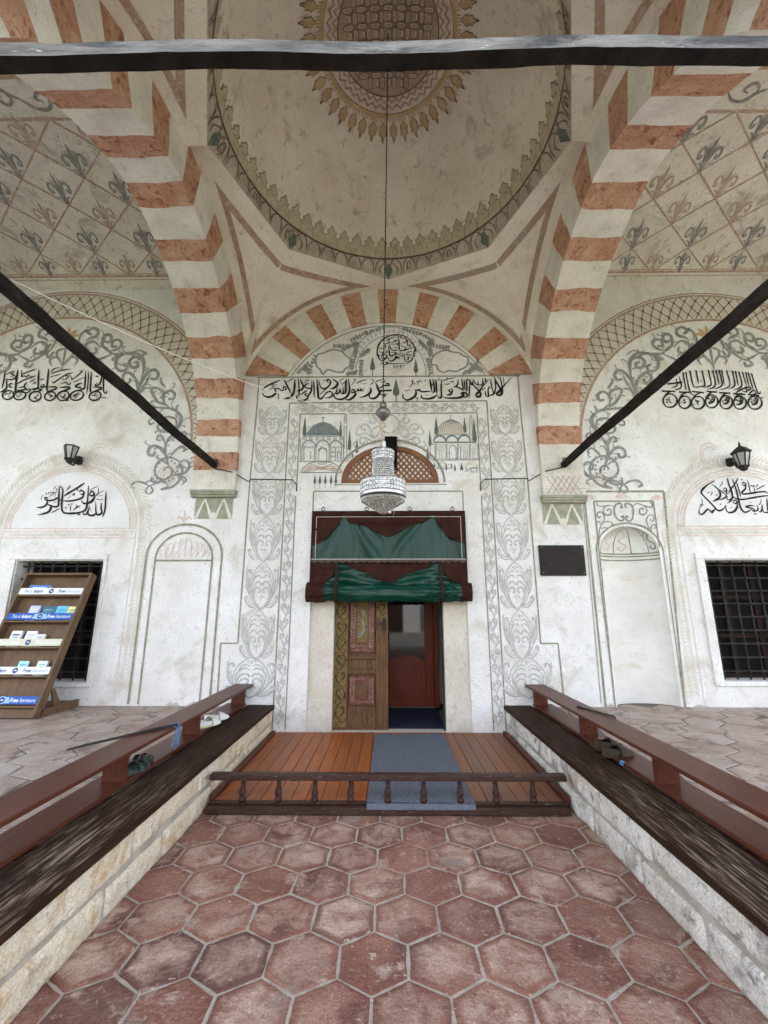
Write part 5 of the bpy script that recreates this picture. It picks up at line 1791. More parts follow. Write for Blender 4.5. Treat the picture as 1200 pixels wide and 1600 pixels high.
Py.build('ochre_palmette', M['ochre_paint'], back_wall)

# ---- blind lunettes over the windows with their garlands
P, Pl2, Pg2, Pk2 = Paint(wf, .002), Paint(wf, .0035), Paint(wf, .003), Paint(wf, .003)
for sx, c, zb, r in ((-1, -4.253, 2.56, .80), (1, 4.72, 2.575, .82)):
    hgt = .80 if sx < 0 else .70
    P.fill([(c + r * math.cos(R(a)), zb + hgt * math.sin(R(a))) for a in range(0, 181, 6)])
    for k, w_ in ((1.0, .016), (1.05, .010), (1.10, .012)):
        Pl2.stroke([(c + r * k * math.cos(R(a)), zb + (hgt + r * (k - 1)) * math.sin(R(a))) for a in range(0, 181, 6)], w_, taper=(1, 1), n=2)
    for z in (zb, zb - .04, zb - .125):
        Pl2.line([(c - r * 1.12, z), (c + r * 1.12, z)], .013)
    for a in range(2, 180, 3):
        k = 1.26
        x, z = c + r * k * math.cos(R(a)), zb + (hgt + r * .26) * math.sin(R(a))
        tx, tz = -math.sin(R(a)), math.cos(R(a))
        for d in (-1, 1):
            nx, nz_ = math.cos(R(a)) * d, math.sin(R(a)) * d
            Pg2.stroke([(x + nx * .008, z + nz_ * .008), (x - tx * .025 + nx * .045, z - tz * .025 + nz_ * .045), (x - tx * .075 + nx * .085, z - tz * .075 + nz_ * .085)], .015, taper=(.8, .35), n=3)
    for s in (-1, 1):
        x = c + s * r * 1.245
        z = zb - .05
        while z > .5:
            for d in (-1, 1):
                Pg2.stroke([(x + d * .006, z + .045), (x + d * .032, z + .018), (x + d * .06, z - .022)], .012, taper=(.8, .4), n=3)
            z -= .044
        for d in (-.10, .10):
            Pl2.line([(x + d, zb - .06), (x + d, .40)], .009)
    # scalloped hanging band under the lunette
    for k in range(26):
        x = c - r + 2 * r * k / 26
        Pg2.stroke([(x, zb - .06), (x + r / 26, zb - .10), (x + 2 * r / 26, zb - .06)], .010, n=3)
P.build('blind_lunette', M['plaster_white'], back_wall)
Pl2.build('pink_border_lines', M['pink_paint'], back_wall)
Pg2.build('leaf_garland', M['pale_ochre'], back_wall)

# ---- niche spandrel scrolls, pink lilies, corner flowers
P, Pp = Paint(wf, .003), Paint(wf, .003)
q = lambda *pts: [pw(910 + x / 8, 760 + y / 8) for x, y in pts]
for w_, pts in ((22, [(510, 255), (480, 270), (490, 225), (440, 215), (400, 260), (400, 340), (430, 400), (480, 430), (515, 410), (505, 370), (480, 390)]), (22, [(530, 255), (545, 265), (530, 225), (590, 220), (630, 270), (635, 340), (620, 410), (580, 435), (545, 410), (550, 370), (580, 390)]),
                (13, [(385, 245), (320, 240), (270, 270), (265, 330), (275, 400), (240, 480), (210, 560), (205, 740)]), (20, [(265, 330), (310, 360), (355, 345), (355, 300), (320, 285), (310, 310)]), (16, [(270, 380), (250, 330), (210, 320), (180, 350), (200, 390), (230, 375)]), (14, [(245, 470), (300, 440), (360, 450), (380, 485), (360, 480)]), (12, [(225, 530), (270, 515), (315, 520)]), (14, [(230, 490), (210, 440), (180, 450), (190, 465)]), (14, [(180, 195), (190, 240), (250, 250), (320, 240)]),
                (14, [(625, 250), (680, 215), (760, 240), (805, 290), (800, 330)]), (20, [(800, 330), (760, 355), (715, 335), (715, 285), (750, 275), (755, 300)]), (18, [(740, 230), (800, 250), (860, 260), (875, 215), (840, 205)]), (14, [(955, 740), (930, 640), (850, 550), (800, 440), (820, 370), (870, 360), (895, 400), (870, 435), (845, 410)]), (14, [(860, 560), (860, 500), (900, 480), (920, 515), (895, 525)]), (12, [(840, 560), (790, 505), (710, 480)]), (12, [(960, 700), (935, 620), (945, 575)])):
    P.stroke(q(*pts), w_ / 8 * .0092, taper=(.5, .8), n=5)
P.build('niche_scrolls', M['dark_grey_paint'], back_wall)
for cx, cy in ((90, 125), (490, 110), (930, 130)):
    for a in range(-80, 81, 20):
        for l in (60, ):
            Pp.stroke(q((cx, cy + 40), (cx + l * .6 * math.sin(R(a)), cy + 40 - l * .8 * math.cos(R(a))), (cx + l * 1.4 * math.sin(R(a)), cy + 30 - l * .9 * math.cos(R(a)))), .017, taper=(.5, .3), n=3)
c = pw(288, 810)
for s in (-1, 1):
    Pp.stroke([(c[0], c[1] - .05), (c[0] + s * .06, c[1] + .02), (c[0] + s * .1, c[1] - .02)], .02)
    Pp.stroke([(c[0], c[1] - .1), (c[0] + s * .08, c[1] - .08), (c[0] + s * .1, c[1] - .13)], .02)
Pp.stroke([(c[0], c[1] - .12), (c[0], c[1] + .12)], .02)
# pink tracery in the blind arch and lattice on the right impost
for k in range(-4, 5):
    Pp.stroke([(-2.68 + k * .075, 2.15), (-2.68 + k * .085 + .01, 2.3), (-2.68 + k * .06, 2.32 + .13 * (1 - abs(k) / 5))], .011)
    Pp.stroke([(-2.68 + k * .075, 2.16), (-2.68 + k * .075 + .07, 2.27), (-2.68 + k * .075 + .08, 2.34)], .009)
pf = lambda x, z, l: (x, 5.517 - l, z)
P5 = Paint(pf, .003)
for k in range(-3, 4):
    for d in (-1, 1):
        P5.line([(2.335 + k * .075 - d * .08, 2.995), (2.335 + k * .075 + d * .08, 3.245)], .009) if abs(k) < 3 else None
for c, s_ in ((lx - 1.0, 1), (-4.75 + .98, -1)):
    # pink scroll behind the wall lanterns and roses at the lunette corners
    pass
for x, z, rr_ in ((4.40, 3.55, .14), (-4.02, 3.58, .14)):
    for r in (1, .72):
        Pp.stroke([(x + r * rr_ * math.cos(R(a)), z + r * rr_ * 1.3 * math.sin(R(a))) for a in range(40, 340, 25)], .016, n=3)
for x, z in ((2.93, 3.27), (-3.03, 3.30)):
    for r in (.13, .09, .05):
        Pp.stroke([(x + r * math.cos(R(a)), z + r * math.sin(R(a))) for a in range(0, 361, 24)], .014, n=2)
Pp.build('pink_flowers', M['pink_paint'], back_wall)
P5.build('painted_lattice', M['brown_paint'], porch)

# ---- ribs painted in the niche head
nf = lambda u, v, l: (NX - (NR - l) * math.cos(PI * u) * math.cos(v * PI / 2), WY + (ND - l) * math.sin(PI * u) * math.cos(v * PI / 2) ** 0.9, NZ1 + (NRISE - l) * math.sin(v * PI / 2))
P, Pp = Paint(nf, .004), Paint(nf, .004)
for u in (.2, .42, .62, .82):
    P.line([(u, .0), (u, .92)], .012)
for u0, pp in ((.31, Pp), (.52, Pp), (.9, P)):
    pp.stroke([(u0, .85), (u0 - .03, .65), (u0 + .04, .5), (u0 - .04, .35), (u0 + .05, .2), (u0 + .0, .08), (u0 - .05, .15), (u0, .2)], .028, n=4)
    pp.stroke([(u0 + .01, .55), (u0 - .05, .5), (u0 - .05, .42)], .02)
P.build('painted_ribs', M['dark_grey_paint'], niche)
Pp.build('pink_ribs', M['pink_paint'], niche)
nf2 = lambda u, z, l: (NX - (NR - l) * math.cos(PI * u), WY + (ND - l) * math.sin(PI * u), z)
P = Paint(nf2, .004)
for z in (2.235, 2.20, 2.15):
    P.line([(.0, z), (1, z)], .016)
P.build('niche_lines', M['green_line'], niche)

P = Paint(wf, .003)
rr = random.Random(9)
for cx, w_, h_ in ((-2.63, .085, .055), (-2.31, .16, .06), (2.66, .06, .035), (3.75, .10, .03)):
    pts = [(cx - w_, .35)]
    for k in range(0, 23):
        t_ = k / 22
        nn = noise.noise((cx * 9 + t_ * 7, 2, 3)) + .6 * noise.noise((cx * 9 + t_ * 22, 5, 3))
        pts.append((cx - w_ + 2 * w_ * t_, .362 + max(.004, h_ * min(1, 5 * t_, 5 * (1 - t_)) * (.75 + .6 * nn))))
    pts.append((cx + w_, .35))
    P.fill(pts)
P.build('bare_patch', M['bare_plaster'], back_wall)
# ------------------------------------------------------------------ doorway
for s in (-1, 1):
    mb = MB()
    a, b = sorted((s * .695, s * 1.005))
    mb.box(a, b, 5.635, 5.93, .03, 2.4)
    mb.build('door_jamb', M['jamb_stone'], porch, bevel=.008)
mb = MB()
mb.box(-1.005, 1.005, 5.64, 5.93, 2.401, 2.78)
mb.build('door_lintel', M['jamb_stone'], porch)
mb = MB()
mb.box(-.70, .70, 5.58, 7.2, .02, .066)
mb.build('threshold', M['jamb_stone'], porch, bevel=.006)
mb = MB()
X = 1.15
mb.quad((-X, 5.93, .05), (-X, 7.3, .05), (-X, 7.3, 2.9), (-X, 5.93, 2.9))
mb.quad((X, 5.93, .05), (X, 7.3, .05), (X, 7.3, 2.9), (X, 5.93, 2.9))
mb.quad((-X, 7.3, .05), (X, 7.3, .05), (X, 7.3, 2.9), (-X, 7.3, 2.9))
mb.quad((-X, 5.93, 2.9), (X, 5.93, 2.9), (X, 7.3, 2.9), (-X, 7.3, 2.9))
for s in (-1, 1):
    mb.quad((s * .70, 5.931, .05), (s * X, 5.931, .05), (s * X, 5.931, 2.9), (s * .70, 5.931, 2.9))
mb.quad((-.7, 5.931, 2.4), (.7, 5.931, 2.4), (.7, 5.931, 2.9), (-.7, 5.931, 2.9))
mb.build('vestibule', M['plaster'], porch)

# painted left leaf, closed
mb = MB()
DY = 5.745
SL, SR = -.515, -.165                       # the panel column between the stiles
mb.box(-.70, SL, DY - .02, DY + .05, .075, 2.395)
mb.box(SR, -.005, DY - .02, DY + .05, .075, 2.395)
for z0, z1 in ((2.2, 2.394), (.075, .335), (.70, .955)):
    mb.box(SL + .0001, SR - .0001, DY - .018, DY + .05, z0, z1)
mb.box(SL + .0001, SR - .0001, DY + .012, DY + .04, .30, 2.2)
leaf = mb.build('door_leaf', M['door_wood'], porch, bevel=.008)
mb = MB()
mb.box(-.71, -.0, DY - .024, DY + .03, .045, .085)
mb.build('kick_board', M['door_red'], leaf)
for z0, z1, e, g in ((.345, .69, .095, .10), (.965, 2.18, .105, .13)):
    mb = MB()
    mb.box(SL + .012, SR - .012, DY - .004, DY + .02, z0, z1)
    mb.build('door_panel', M['door_red'], leaf, bevel=.014)
    mb = MB()
    mb.box(SL + e, SR - e, DY - .012, DY + .012, z0 + g, z1 - g)
    mb.build('panel_field', M['door_gold'] if z0 > .5 else M['door_wood'], leaf, bevel=.008)
for z0, z1, o_ in ((.715, .765, .034), (.77, .88, .026), (.885, .94, .034)):
    mb = MB()
    mb.box(SL + .01, SR - .01, DY - o_, DY, z0, z1)
    mb.build('rail_moulding', M['door_wood'], leaf, bevel=.014)
df2 = lambda x, z, l: (x, DY - .021 - l, z)
P = Paint(df2, .002)
P2 = Paint(df2, .003)
P.fill([(-.69, .10), (SL - .012, .10), (SL - .012, 2.38), (-.69, 2.38)])
P.fill([(SR + .012, 1.42), (-.02, 1.28), (-.02, 2.38), (SR + .012, 2.38)])
P.build('gilded_strip', M['door_gold'], leaf)
def door_vine(x, z0, z1, hw, n):
    st = (z1 - z0) / n
    for k in range(n):
        d = 1 if k % 2 else -1
        z = z0 + st * k
        P2.stroke([(x - d * hw * .6, z), (x + d * hw * .1, z + st * .25), (x + d * hw * .75, z + st * .55), (x + d * hw * .55, z + st * .95), (x - d * hw * .6, z + st)], .014, n=5)
        P2.stroke([(x + d * hw * .3, z + st * .35), (x - d * hw * .3, z + st * .55), (x - d * hw * .7, z + st * .75), (x - d * hw * .5, z + st * .98), (x - d * hw * .1, z + st * .82)], .019, taper=(.3, .7), n=5)
        P2.stroke([(x + d * hw * .5, z + st * .5), (x + d * hw * .9, z + st * .62), (x + d * hw * .95, z + st * .85)], .014, n=4)
        P2.stroke([(x - d * hw * .2, z + st * .1), (x - d * hw * .8, z + st * .18), (x - d * hw * .9, z + st * .36)], .012, n=4)
door_vine(-.605, .13, 2.36, .07, 11)
door_vine(-.09, 1.42, 2.36, .055, 6)
P2.build('painted_vine', M['vine_dark'], leaf)
P = Paint(lambda x, z, l: (x, DY - .006 - l, z), .002)
for x in (SL + .058, SR - .058):
    for z0, z1 in ((1.03, 2.12), (.40, .62)):
        z = z0
        while z < z1:
            for d in (-1, 1):
                P.stroke([(x, z), (x + d * .016, z + .012), (x + d * .030, z + .036)], .010, n=3)
            z += .036
for z in (1.0, 1.05, .385, .65):
    for k in range(9):
        x = SL + .04 + k * .034
        P.stroke([(x, z - .010), (x + .010, z + .010), (x + .022, z - .006)], .007, n=3)
P.build('pale_leafwork', M['door_pale'], leaf)
P = Paint(lambda x, z, l: (x, DY - .013 - l, z), .002)
xm = (SL + SR) / 2
P.stroke([(xm - .03, 1.15), (xm - .02, 1.2), (xm + .02, 1.24), (xm + .012, 1.34), (xm, 1.4)], .026)
P.stroke([(xm, 1.4), (xm + .016, 1.46), (xm + .004, 1.5), (xm - .01, 1.46)], .016)
for z in (1.62, 1.74, 1.88, 1.98):
    for d in (-1, 1):
        P.stroke([(xm, z), (xm + d * .03, z + .03), (xm + d * .055, z + .005)], .012, n=3)
P.build('painted_bird', M['blue_grey'], leaf)
mb = MB()
mb.box(-.075, -.035, DY - .035, DY - .02, 1.24, 1.40)
mb.tube([(-.055, DY - .04, 1.34), (-.055, DY - .08, 1.34), (-.095, DY - .085, 1.33), (-.125, DY - .075, 1.325)], .008)
mb.build('door_handle', M['iron'], leaf)
mb = MB()
mb.tube([(-.055 + .022 * math.cos(R(a)), DY - .03, 1.64 + .028 * math.sin(R(a))) for a in range(0, 361, 24)], .006, 6)
mb.tube([(-.055, DY - .02, 1.672), (-.055, DY - .035, 1.672)], .012, 8)
mb.build('ring_pull', M['iron'], leaf)
# right leaf folded inwards
mb = MB()
mb.box(1.09, 1.135, 5.95, 6.62, .075, 2.39)
mb.build('open_leaf', M['rail_wood'], porch, bevel=.006)

# inner vestibule door with arched glass
mb = MB()
mb.box(.672, .694, 5.70, 5.74, .067, 2.39)
mb.build('door_stop', M['iron'], porch)
inner = MB()
IY = 7.0
for a, b in ((-.775, -.70), (.70, .775)):
    inner.box(a, b, IY - .03, IY + .05, .066, 2.45)
inner.box(-.699, .699, IY - .03, IY + .05, 2.3, 2.45)
inner_door = inner.build('inner_door', M['inner_wood'], porch, bevel=.006)
for x0, x1 in ((-.697, -.006), (.0, .697)):
    c = (x0 + x1) / 2
    mb = MB()
    w_ = (x1 - x0) / 2
    mb.box(x0, x0 + .05 if x0 < 0 else x0 + .012, IY - .02, IY + .02, .08, 2.29)
    mb.box(x1 - .135, x1, IY - .02, IY + .02, .08, 2.29)
    xl, xr = (x0 + .05 if x0 < 0 else x0 + .012), x1 - .135
    mb.box(xl, xr, IY - .019, IY + .02, 2.16, 2.29)
    mb.box(xl, xr, IY - .019, IY + .02, .08, .20)
    arc = [(xl, .74)] + [(xl + (xr - xl) * i / 16, .74 + .075 * math.sin(PI * i / 16) + .0) for i in range(1, 16)] + [(xr, .74), (xr, .66)] + [(xr + (xl - xr) * i / 16, .62 + .06 * math.sin(PI * i / 16)) for i in range(1, 16)] + [(xl, .62)]
    mb.prism(arc, lambda x, z: (x, IY - .019, z), lambda x, z: (x, IY + .02, z))
    mb.box(xl, xr, IY - .004, IY + .015, .20, .73)
    mb.box(xl + .05, xr - .05, IY - .014, IY + .01, .25, .56)
    mb.build('leaf', M['inner_wood'], inner_door, bevel=.006)
    mb = MB()
    mb.box(xl, xr, IY - .003, IY + .006, .74, 2.16)
    mb.build('glass_pane', M['glass'], inner_door)

# ------------------------------------------------------------------ transom lattice
mb = MB()
n = 30
def tra(k, y, a):
    return (TRX + TRR * k * math.cos(a), y, TRZ + (.545 * k) * max(0, math.sin(a)) ** .93)
for i in range(n):
    a, b = PI * i / n, PI * (i + 1) / n
    for y0, y1 in ((5.615, 5.66),):
        mb.quad(tra(1.0, y0, a), tra(1.0, y0, b), tra(.89, y0, b), tra(.89, y0, a))
        mb.quad(tra(.89, y0, a), tra(.89, y0, b), tra(.89, y1, b), tra(.89, y1, a))
mb.box(TRX - TRR, TRX + TRR, 5.612, 5.66, TRZ, TRZ + .06)
transom = mb.build('transom_window', M['transom_wood'], porch)
mb = MB()
def inside(x, z):
    dx = (x - TRX) / (TRR * .9)
    return abs(dx) < 1 and TRZ + .05 < z < TRZ + .545 * .9 * (1 - dx * dx) ** .5
for d in (-1, 1):
    for k in range(-14, 15):
        c = TRX + k * .078
        pts = []
        for i in range(121):
            z = TRZ + .05 + .5 * i / 120
            x = c + d * (z - TRZ - .25) * .85
            if inside(x, z):
                pts.append((x, z))
        if len(pts) > 2:
            a, b = pts[0], pts[-1]
            y = 5.628 if d > 0 else 5.640
            dx, dz = b[0] - a[0], b[1] - a[1]
            L = math.hypot(dx, dz)
            nx, nz_ = -dz / L * .011, dx / L * .011
            vs = [(a[0] + nx, y, a[1] + nz_), (a[0] - nx, y, a[1] - nz_), (b[0] - nx, y, b[1] - nz_), (b[0] + nx, y, b[1] + nz_)]
            vs += [(p[0], p[1] + .011, p[2]) for p in vs]
            mb.add(vs, [(0, 1, 2, 3), (7, 6, 5, 4), (0, 4, 5, 1), (1, 5, 6, 2), (2, 6, 7, 3), (3, 7, 4, 0)])
mb.build('lattice', M['transom_wood'], transom)
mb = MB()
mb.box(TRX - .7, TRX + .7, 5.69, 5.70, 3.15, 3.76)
mb.build('glow_pane', M['lit_room_glow'], transom)

# black flue outlet in the lattice
fl = thing('flue_outlet', 'black square flue outlet above the brown lattice transom', 'flue', (.037, 5.6, 3.4))
mb = MB()
mb.box(-.05, .125, 5.52, 5.61, 3.36, 3.36 + .012)
mb.box(-.05, .125, 5.52, 5.61, 3.81, 3.822)
mb.box(-.05, -.038, 5.52, 5.61, 3.3721, 3.8099)
mb.box(.113, .125, 5.52, 5.61, 3.3721, 3.8099)
mb.build('casing', M['iron'], fl)
mb = MB()
mb.box(-.0379, .1129, 5.56, 5.605, 3.3722, 3.8098)
mb.build('dark_mouth', M['black'], fl)

# ------------------------------------------------------------------ barred windows
for (x0, x1, z0, z1), nv, nh in (((-4.87, -3.73, .63, 2.13), 7, 9), ((4.08, 5.22, .655, 2.13), 7, 9)):
    # raised stone surround
    mb = MB()
    e = .125
    yy = 5.572
    mb.box(x0 - e, x1 + e * .45, yy, 5.61, z1 + .012, z1 + .09)
    mb.box(x0 - e, x0 - .012, yy, 5.61, z0 - .055, z1 + .0119)
    mb.box(x1 + .012, x1 + e * .45, yy, 5.61, z0 - .055, z1 + .0119)
    mb.box(x0 - .011, x1 + .011, yy, 5.61, z0 - .055, z0 - .0)
    win = mb.build('window', M['plaster'], porch, bevel=.006)
    mb = MB()
    for i in range(nv):
        x = x0 + (x1 - x0) * (i + .5) / nv
        mb.tube([(x, 5.70, z0 + .005), (x, 5.70, z1 - .005)], .0115, 8)
    for j in range(nh):
        z = z0 + (z1 - z0) * (j + .5) / nh + .02
        mb.tube([(x0 + .005, 5.705, z), (x1 - .005, 5.705, z)], .0115, 8)
        for i in range(nv):
            x = x0 + (x1 - x0) * (i + .5) / nv
            mb.lathe([(.008, -.026), (.021, -.014), (.025, 0), (.021, .014), (.008, .026)], (x, 5.70, z), 8)
    mb.build('grille', M['iron'], win, smooth=True)
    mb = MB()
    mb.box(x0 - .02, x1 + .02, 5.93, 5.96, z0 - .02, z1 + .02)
    mb.build('room_shade_sheet', M['black'], win)  # near-black sheet; the unlit room's shade is put into its colour
    mb = MB()
    for i in range(3):
        xa = x0 + (x1 - x0) * i / 3
        mb.box(xa, xa + .06, 5.88, 5.925, z0, z1)
    for j in range(3):
        z = z0 + (z1 - z0) * j / 3
        mb.box(x0, x1, 5.885, 5.92, z, z + .05)
    mb.build('casement', M['shutter'], win)

# ------------------------------------------------------------------ leather curtain
cur = thing('door_curtain', 'green and maroon leather door curtain rolled up above the doorway', 'curtain', (0, 5.57, 1.7))
mb = MB()
mb.box(-1.012, 1.012, 5.545, 5.605, 2.722, 2.78)
mb.build('header_board', M['maroon'], cur, bevel=.006)
mb = MB()
def hang(u, v, x0=-.985, x1=.985, z0=2.10, z1=2.722):
    x = x0 + (x1 - x0) * u
    z = z0 + (z1 - z0) * v
    # folds fan out from the two points where the leather is gathered
    xp = -.61 if x < .015 else .64
    dz_ = 2.80 - z
    fan = (x - xp) / (dz_ + .12)
    nn = noise.noise((x * 2.3, z * .8, 3))
    side_ = min(1, abs(x - .015) / .12)
    y = 5.556 + (.013 * math.sin(fan * 7.5 + nn * 3) + .010 * math.sin(fan * 17 + 1.3 + nn * 5)) * (.25 + 1.1 * dz_) * side_ + .010 * noise.noise((x * 10, 7, z * 1.1)) + .005 * noise.noise((x * 24, 4, z * 1.6)) - (1 - v) * .016
    return (x, y, z)
mb.grid(lambda u, v: hang(u, v), 220, 40)
mb.build('upper_panel', M['green_leather'], cur, smooth=True)
q = lambda *pts: [pw(370 + x / 2.5, 760 + y / 2.5, 5.55) for x, y in pts]
cf = lambda x, z, l: (x, hang((x + .985) / 1.97, min(1, max(0, (z - 2.1) / .622)))[1] - l, z)
def dense(pts):
    out = []
    for a, b in zip(pts, pts[1:] + pts[:1]):
        k = max(1, int(math.hypot(b[0] - a[0], b[1] - a[1]) / .03))
        out += [(a[0] + (b[0] - a[0]) * i / k, a[1] + (b[1] - a[1]) * i / k) for i in range(k)]
    return out
def trim(pts, fn, name, up=.012):
    """padded leather appliqué: a front a little proud, with an edge"""
    pts = dense(pts)
    n = len(pts)
    tr_ = geometry.tessellate_polygon([[Vector((p[0], p[1], 0)) for p in pts]])
    mb.add([fn(p[0], p[1], up) for p in pts] + [fn(p[0], p[1], -.002) for p in pts], [tuple(t_) for t_ in tr_] + [(k, (k + 1) % n, (k + 1) % n + n, k + n) for k in range(n)])
up_l = catmull(q((312, 226), (330, 215), (350, 205), (362, 190), (385, 165), (400, 148), (412, 122)), 3)
up_c = catmull(q((428, 122), (438, 140), (470, 148), (505, 156), (545, 178), (590, 197), (635, 178), (690, 150), (720, 142), (742, 134), (757, 122)), 3)
up_r = catmull(q((772, 120), (786, 146), (800, 165), (815, 190), (840, 208), (873, 220)), 3)
ztop = 2.721
mb = MB()
trim([(-.984, ztop)] + [(-.984, up_l[0][1])] + up_l + [(up_l[-1][0], ztop)], cf, '', .024)
trim([(up_c[0][0], ztop)] + up_c + [(up_c[-1][0], ztop)], cf, '', .024)
trim([(up_r[0][0], ztop)] + up_r + [(.984, up_r[-1][1]), (.984, ztop)], cf, '', .024)
for s in (-1, 1):
    a, b = sorted((s * .985, s * 1.012))
    mb.box(a, b, 5.55, 5.60, 1.83, 2.7219)
# scalloped valance lip
mb2 = MB()
for k in range(22):
    a = -.99 + 1.98 * k / 22
    st = 1.98 / 22
    pts = [(a, 2.135)] + [(a + st * i / 6, 2.108 - .028 * math.sin(PI * i / 6) * (.7 + .5 * abs(noise.noise((k * 1.7, 2, 2))))) for i in range(7)] + [(a + st, 2.135)]
    mb2.prism(pts, lambda x, z: (x, 5.500, z), lambda x, z: (x, 5.508, z))
mb.build('upper_trim', M['maroon'], cur)
mb2.box(-.995, .995, 5.5081, 5.53, 2.112, 2.138)
mb2.build('valance_lip', M['valance'], cur)
mb = MB()
mb.box(-.99, .99, 5.493, 5.4995, 2.130, 2.137)
mb.box(-.945, .945, 5.518, 5.529, 2.690, 2.695)
for s in (-1, 1):
    mb.box(s * .945 - .0025, s * .945 + .0025, 5.518, 5.529, 2.141, 2.6899)
    mb.box(s * .955 - .0025, s * .955 + .0025, 5.518, 5.529, 1.86, 2.09)
mb.build('piping', M['stitch'], cur)
mb = MB()
def low(u, v):
    x = -.975 + 1.95 * u
    z = 1.80 + .31 * v
    y = 5.545 + .010 * math.sin(z * 42 + abs(abs(x) - .66) * 9) + .018 * noise.noise((x * 1.5, 9.1, z * 10 + abs(x) * 3)) + .012 * noise.noise((x * 4, 2.1, z * 20 + x * 3)) - .03 * (1 - v)
    return (x, y, z)
mb.grid(low, 100, 20)
mb.build('lower_panel', M['green_leather'], cur, smooth=True)
lf = lambda x, z, l: (x, low((x + .975) / 1.95, min(1, max(0, (z - 1.8) / .31)))[1] - l, z)
mb = MB()
zt = 2.105
ll = catmull(q((303, 378), (345, 376), (362, 360), (378, 345), (386, 300)), 3)
lc = catmull(q((430, 308), (455, 322), (490, 332), (520, 345), (550, 362), (575, 374), (612, 374), (635, 358), (665, 342), (710, 328), (745, 318), (755, 308)), 3)
lr = catmull(q((798, 300), (806, 330), (820, 352), (836, 372), (880, 378)), 3)
zt = max(ll[-1][1], 2.09)
trim([(-.974, zt), (-.974, ll[0][1])] + ll + [(ll[-1][0], zt + .001)], lf, '', .034)
trim([(lc[0][0], zt)] + lc + [(lc[-1][0], zt)], lf, '', .034)
trim([(lr[0][0], zt + .001)] + lr + [(.974, lr[-1][1]), (.974, zt)], lf, '', .034)
mb.build('lower_trim', M['maroon'], cur)
# roll at the foot
mb = MB()
def roll(u, v, x0, x1, R0):
    x = x0 + (x1 - x0) * u
    an = v * 2 * PI
    sag = .012 * math.sin(PI * (x + 1.03) / 2.06)
    dd = abs(abs(x) - .66)
    wr = .018 * noise.noise((x * 1.6, math.cos(an) * 1.6, math.sin(an) * 6 + abs(x) * 4)) + (.010 + .016 * max(0, 1 - dd / .3)) * noise.noise((x * 2.5 + 3, math.cos(an) * 3, math.sin(an) * 8 - (1 if abs(x) < .66 else -1) * dd * 13))
    r = R0 + wr
    r += (.009 * math.sin(an * 2.5 + abs(abs(x) - .66) * 11 + 2 * noise.noise((x * 2, an, 1))) + .006 * math.sin(an * 5 - abs(abs(x) - .66) * 16)) * max(.35, 1 - dd / .5)
    for sx_ in (-.66, .665):
        r -= .014 * math.exp(-((x - sx_) / .035) ** 2)
    return (x, 5.475 + r * .8 * math.cos(an), 1.715 - sag + r * math.sin(an))
mb.grid(lambda u, v: roll(u, v, -.96, .96, .106), 160, 40)
mb.build('green_roll', M['green_leather'], cur, smooth=True)
for x0, x1 in ((-1.03, -.80), (.90, 1.035)):
    mb = MB()
    mb.grid(lambda u, v: roll(u, v, x0, x1, .118), 20, 30)
    for xe in (x0, x1):
        ring_ = [roll(0 if xe == x0 else 1, i / 30, x0, x1, .118) for i in range(30)]
        mb.add(ring_ + [(xe, 5.475, 1.715)], [(i, (i + 1) % 30, 30) for i in range(30)])
    mb.build('roll_end', M['maroon'], cur, smooth=False)
for x in (-.66, .665):
    mb = MB()
    pts = [(x, 5.498, 2.10), (x, 5.488, 1.86)]
    pts += [(x, 5.475 + .101 * math.cos(a), 1.71 + .118 * math.sin(a)) for a in [R(v) for v in range(90, 300, 15)]]
    for a, b in zip(pts[:-1], pts[1:]):
        mb.add([(a[0] - .022, a[1], a[2]), (a[0] + .022, a[1], a[2]), (b[0] + .022, b[1], b[2]), (b[0] - .022, b[1], b[2]),
                (a[0] - .022, a[1] - .006, a[2]), (a[0] + .022, a[1] - .006, a[2]), (b[0] + .022, b[1] - .006, b[2]), (b[0] - .022, b[1] - .006, b[2])],
               [(0, 1, 2, 3), (7, 6, 5, 4), (0, 3, 7, 4), (1, 5, 6, 2)])
    mb.build('strap', M['strap'], cur)
for x in (-.87, -.289, .283, .853):
    mb = MB()
    mb.tube([(x + .024 * math.cos(R(a)), 5.575 - .004 * math.cos(R(a)), 2.812 + .024 * math.sin(R(a))) for a in range(0, 361, 24)], .0045, 6)
    mb.tube([(x, 5.60, 2.845), (x, 5.565, 2.84), (x, 5.565, 2.83)], .005, 6)
    mb.build('ring', M['iron'], cur)

# ------------------------------------------------------------------ platform, mats, balustrade
pf_ = thing('wooden_platform', 'varnished orange floorboard platform in front of the doorway', 'platform', (0, 4.6, 0))
mb = MB()
rnd = random.Random(11)
nb = 23
for k in range(nb):
    x0 = -1.335 + 2.67 * k / nb
    x1 = -1.335 + 2.67 * (k + 1) / nb - .004
    mb.tint = min(1, max(0, rnd.uniform(0, .35) + (.5 if x0 > .45 else 0) + (.15 if x0 < -1 else 0)))
    mb.box(x0, x1, 3.70, 5.575, .055, .079 + rnd.uniform(-.0012, .0012))
mb.build('floorboards', M['floor_wood'], pf_, bevel=.003)
for s in (-1, 1):
    mb = MB()
    a, b = sorted((s * 1.338, s * 1.382))
    mb.box(a, b, 3.70, 5.52, .05, .112)
    mb.build('edge_strip', M['red_wood'], pf_, bevel=.006)
mb = MB()
mb.box(-1.33, 1.33, 3.72, 5.56, .0, .054)
mb.build('joists', M['dark_wood'], pf_)
mb = MB()
mb.grid(lambda u, v: (-.165 + .81 * u + (.008 * (u - .5) if v < .1 else 0), 3.615 + v * 1.87, .0855 + .006 * abs(noise.noise((u * 3, v * 4, 1))) - (0.030 * ((.06 - v) / .06) ** 2 if v < .06 else 0)), 24, 60)
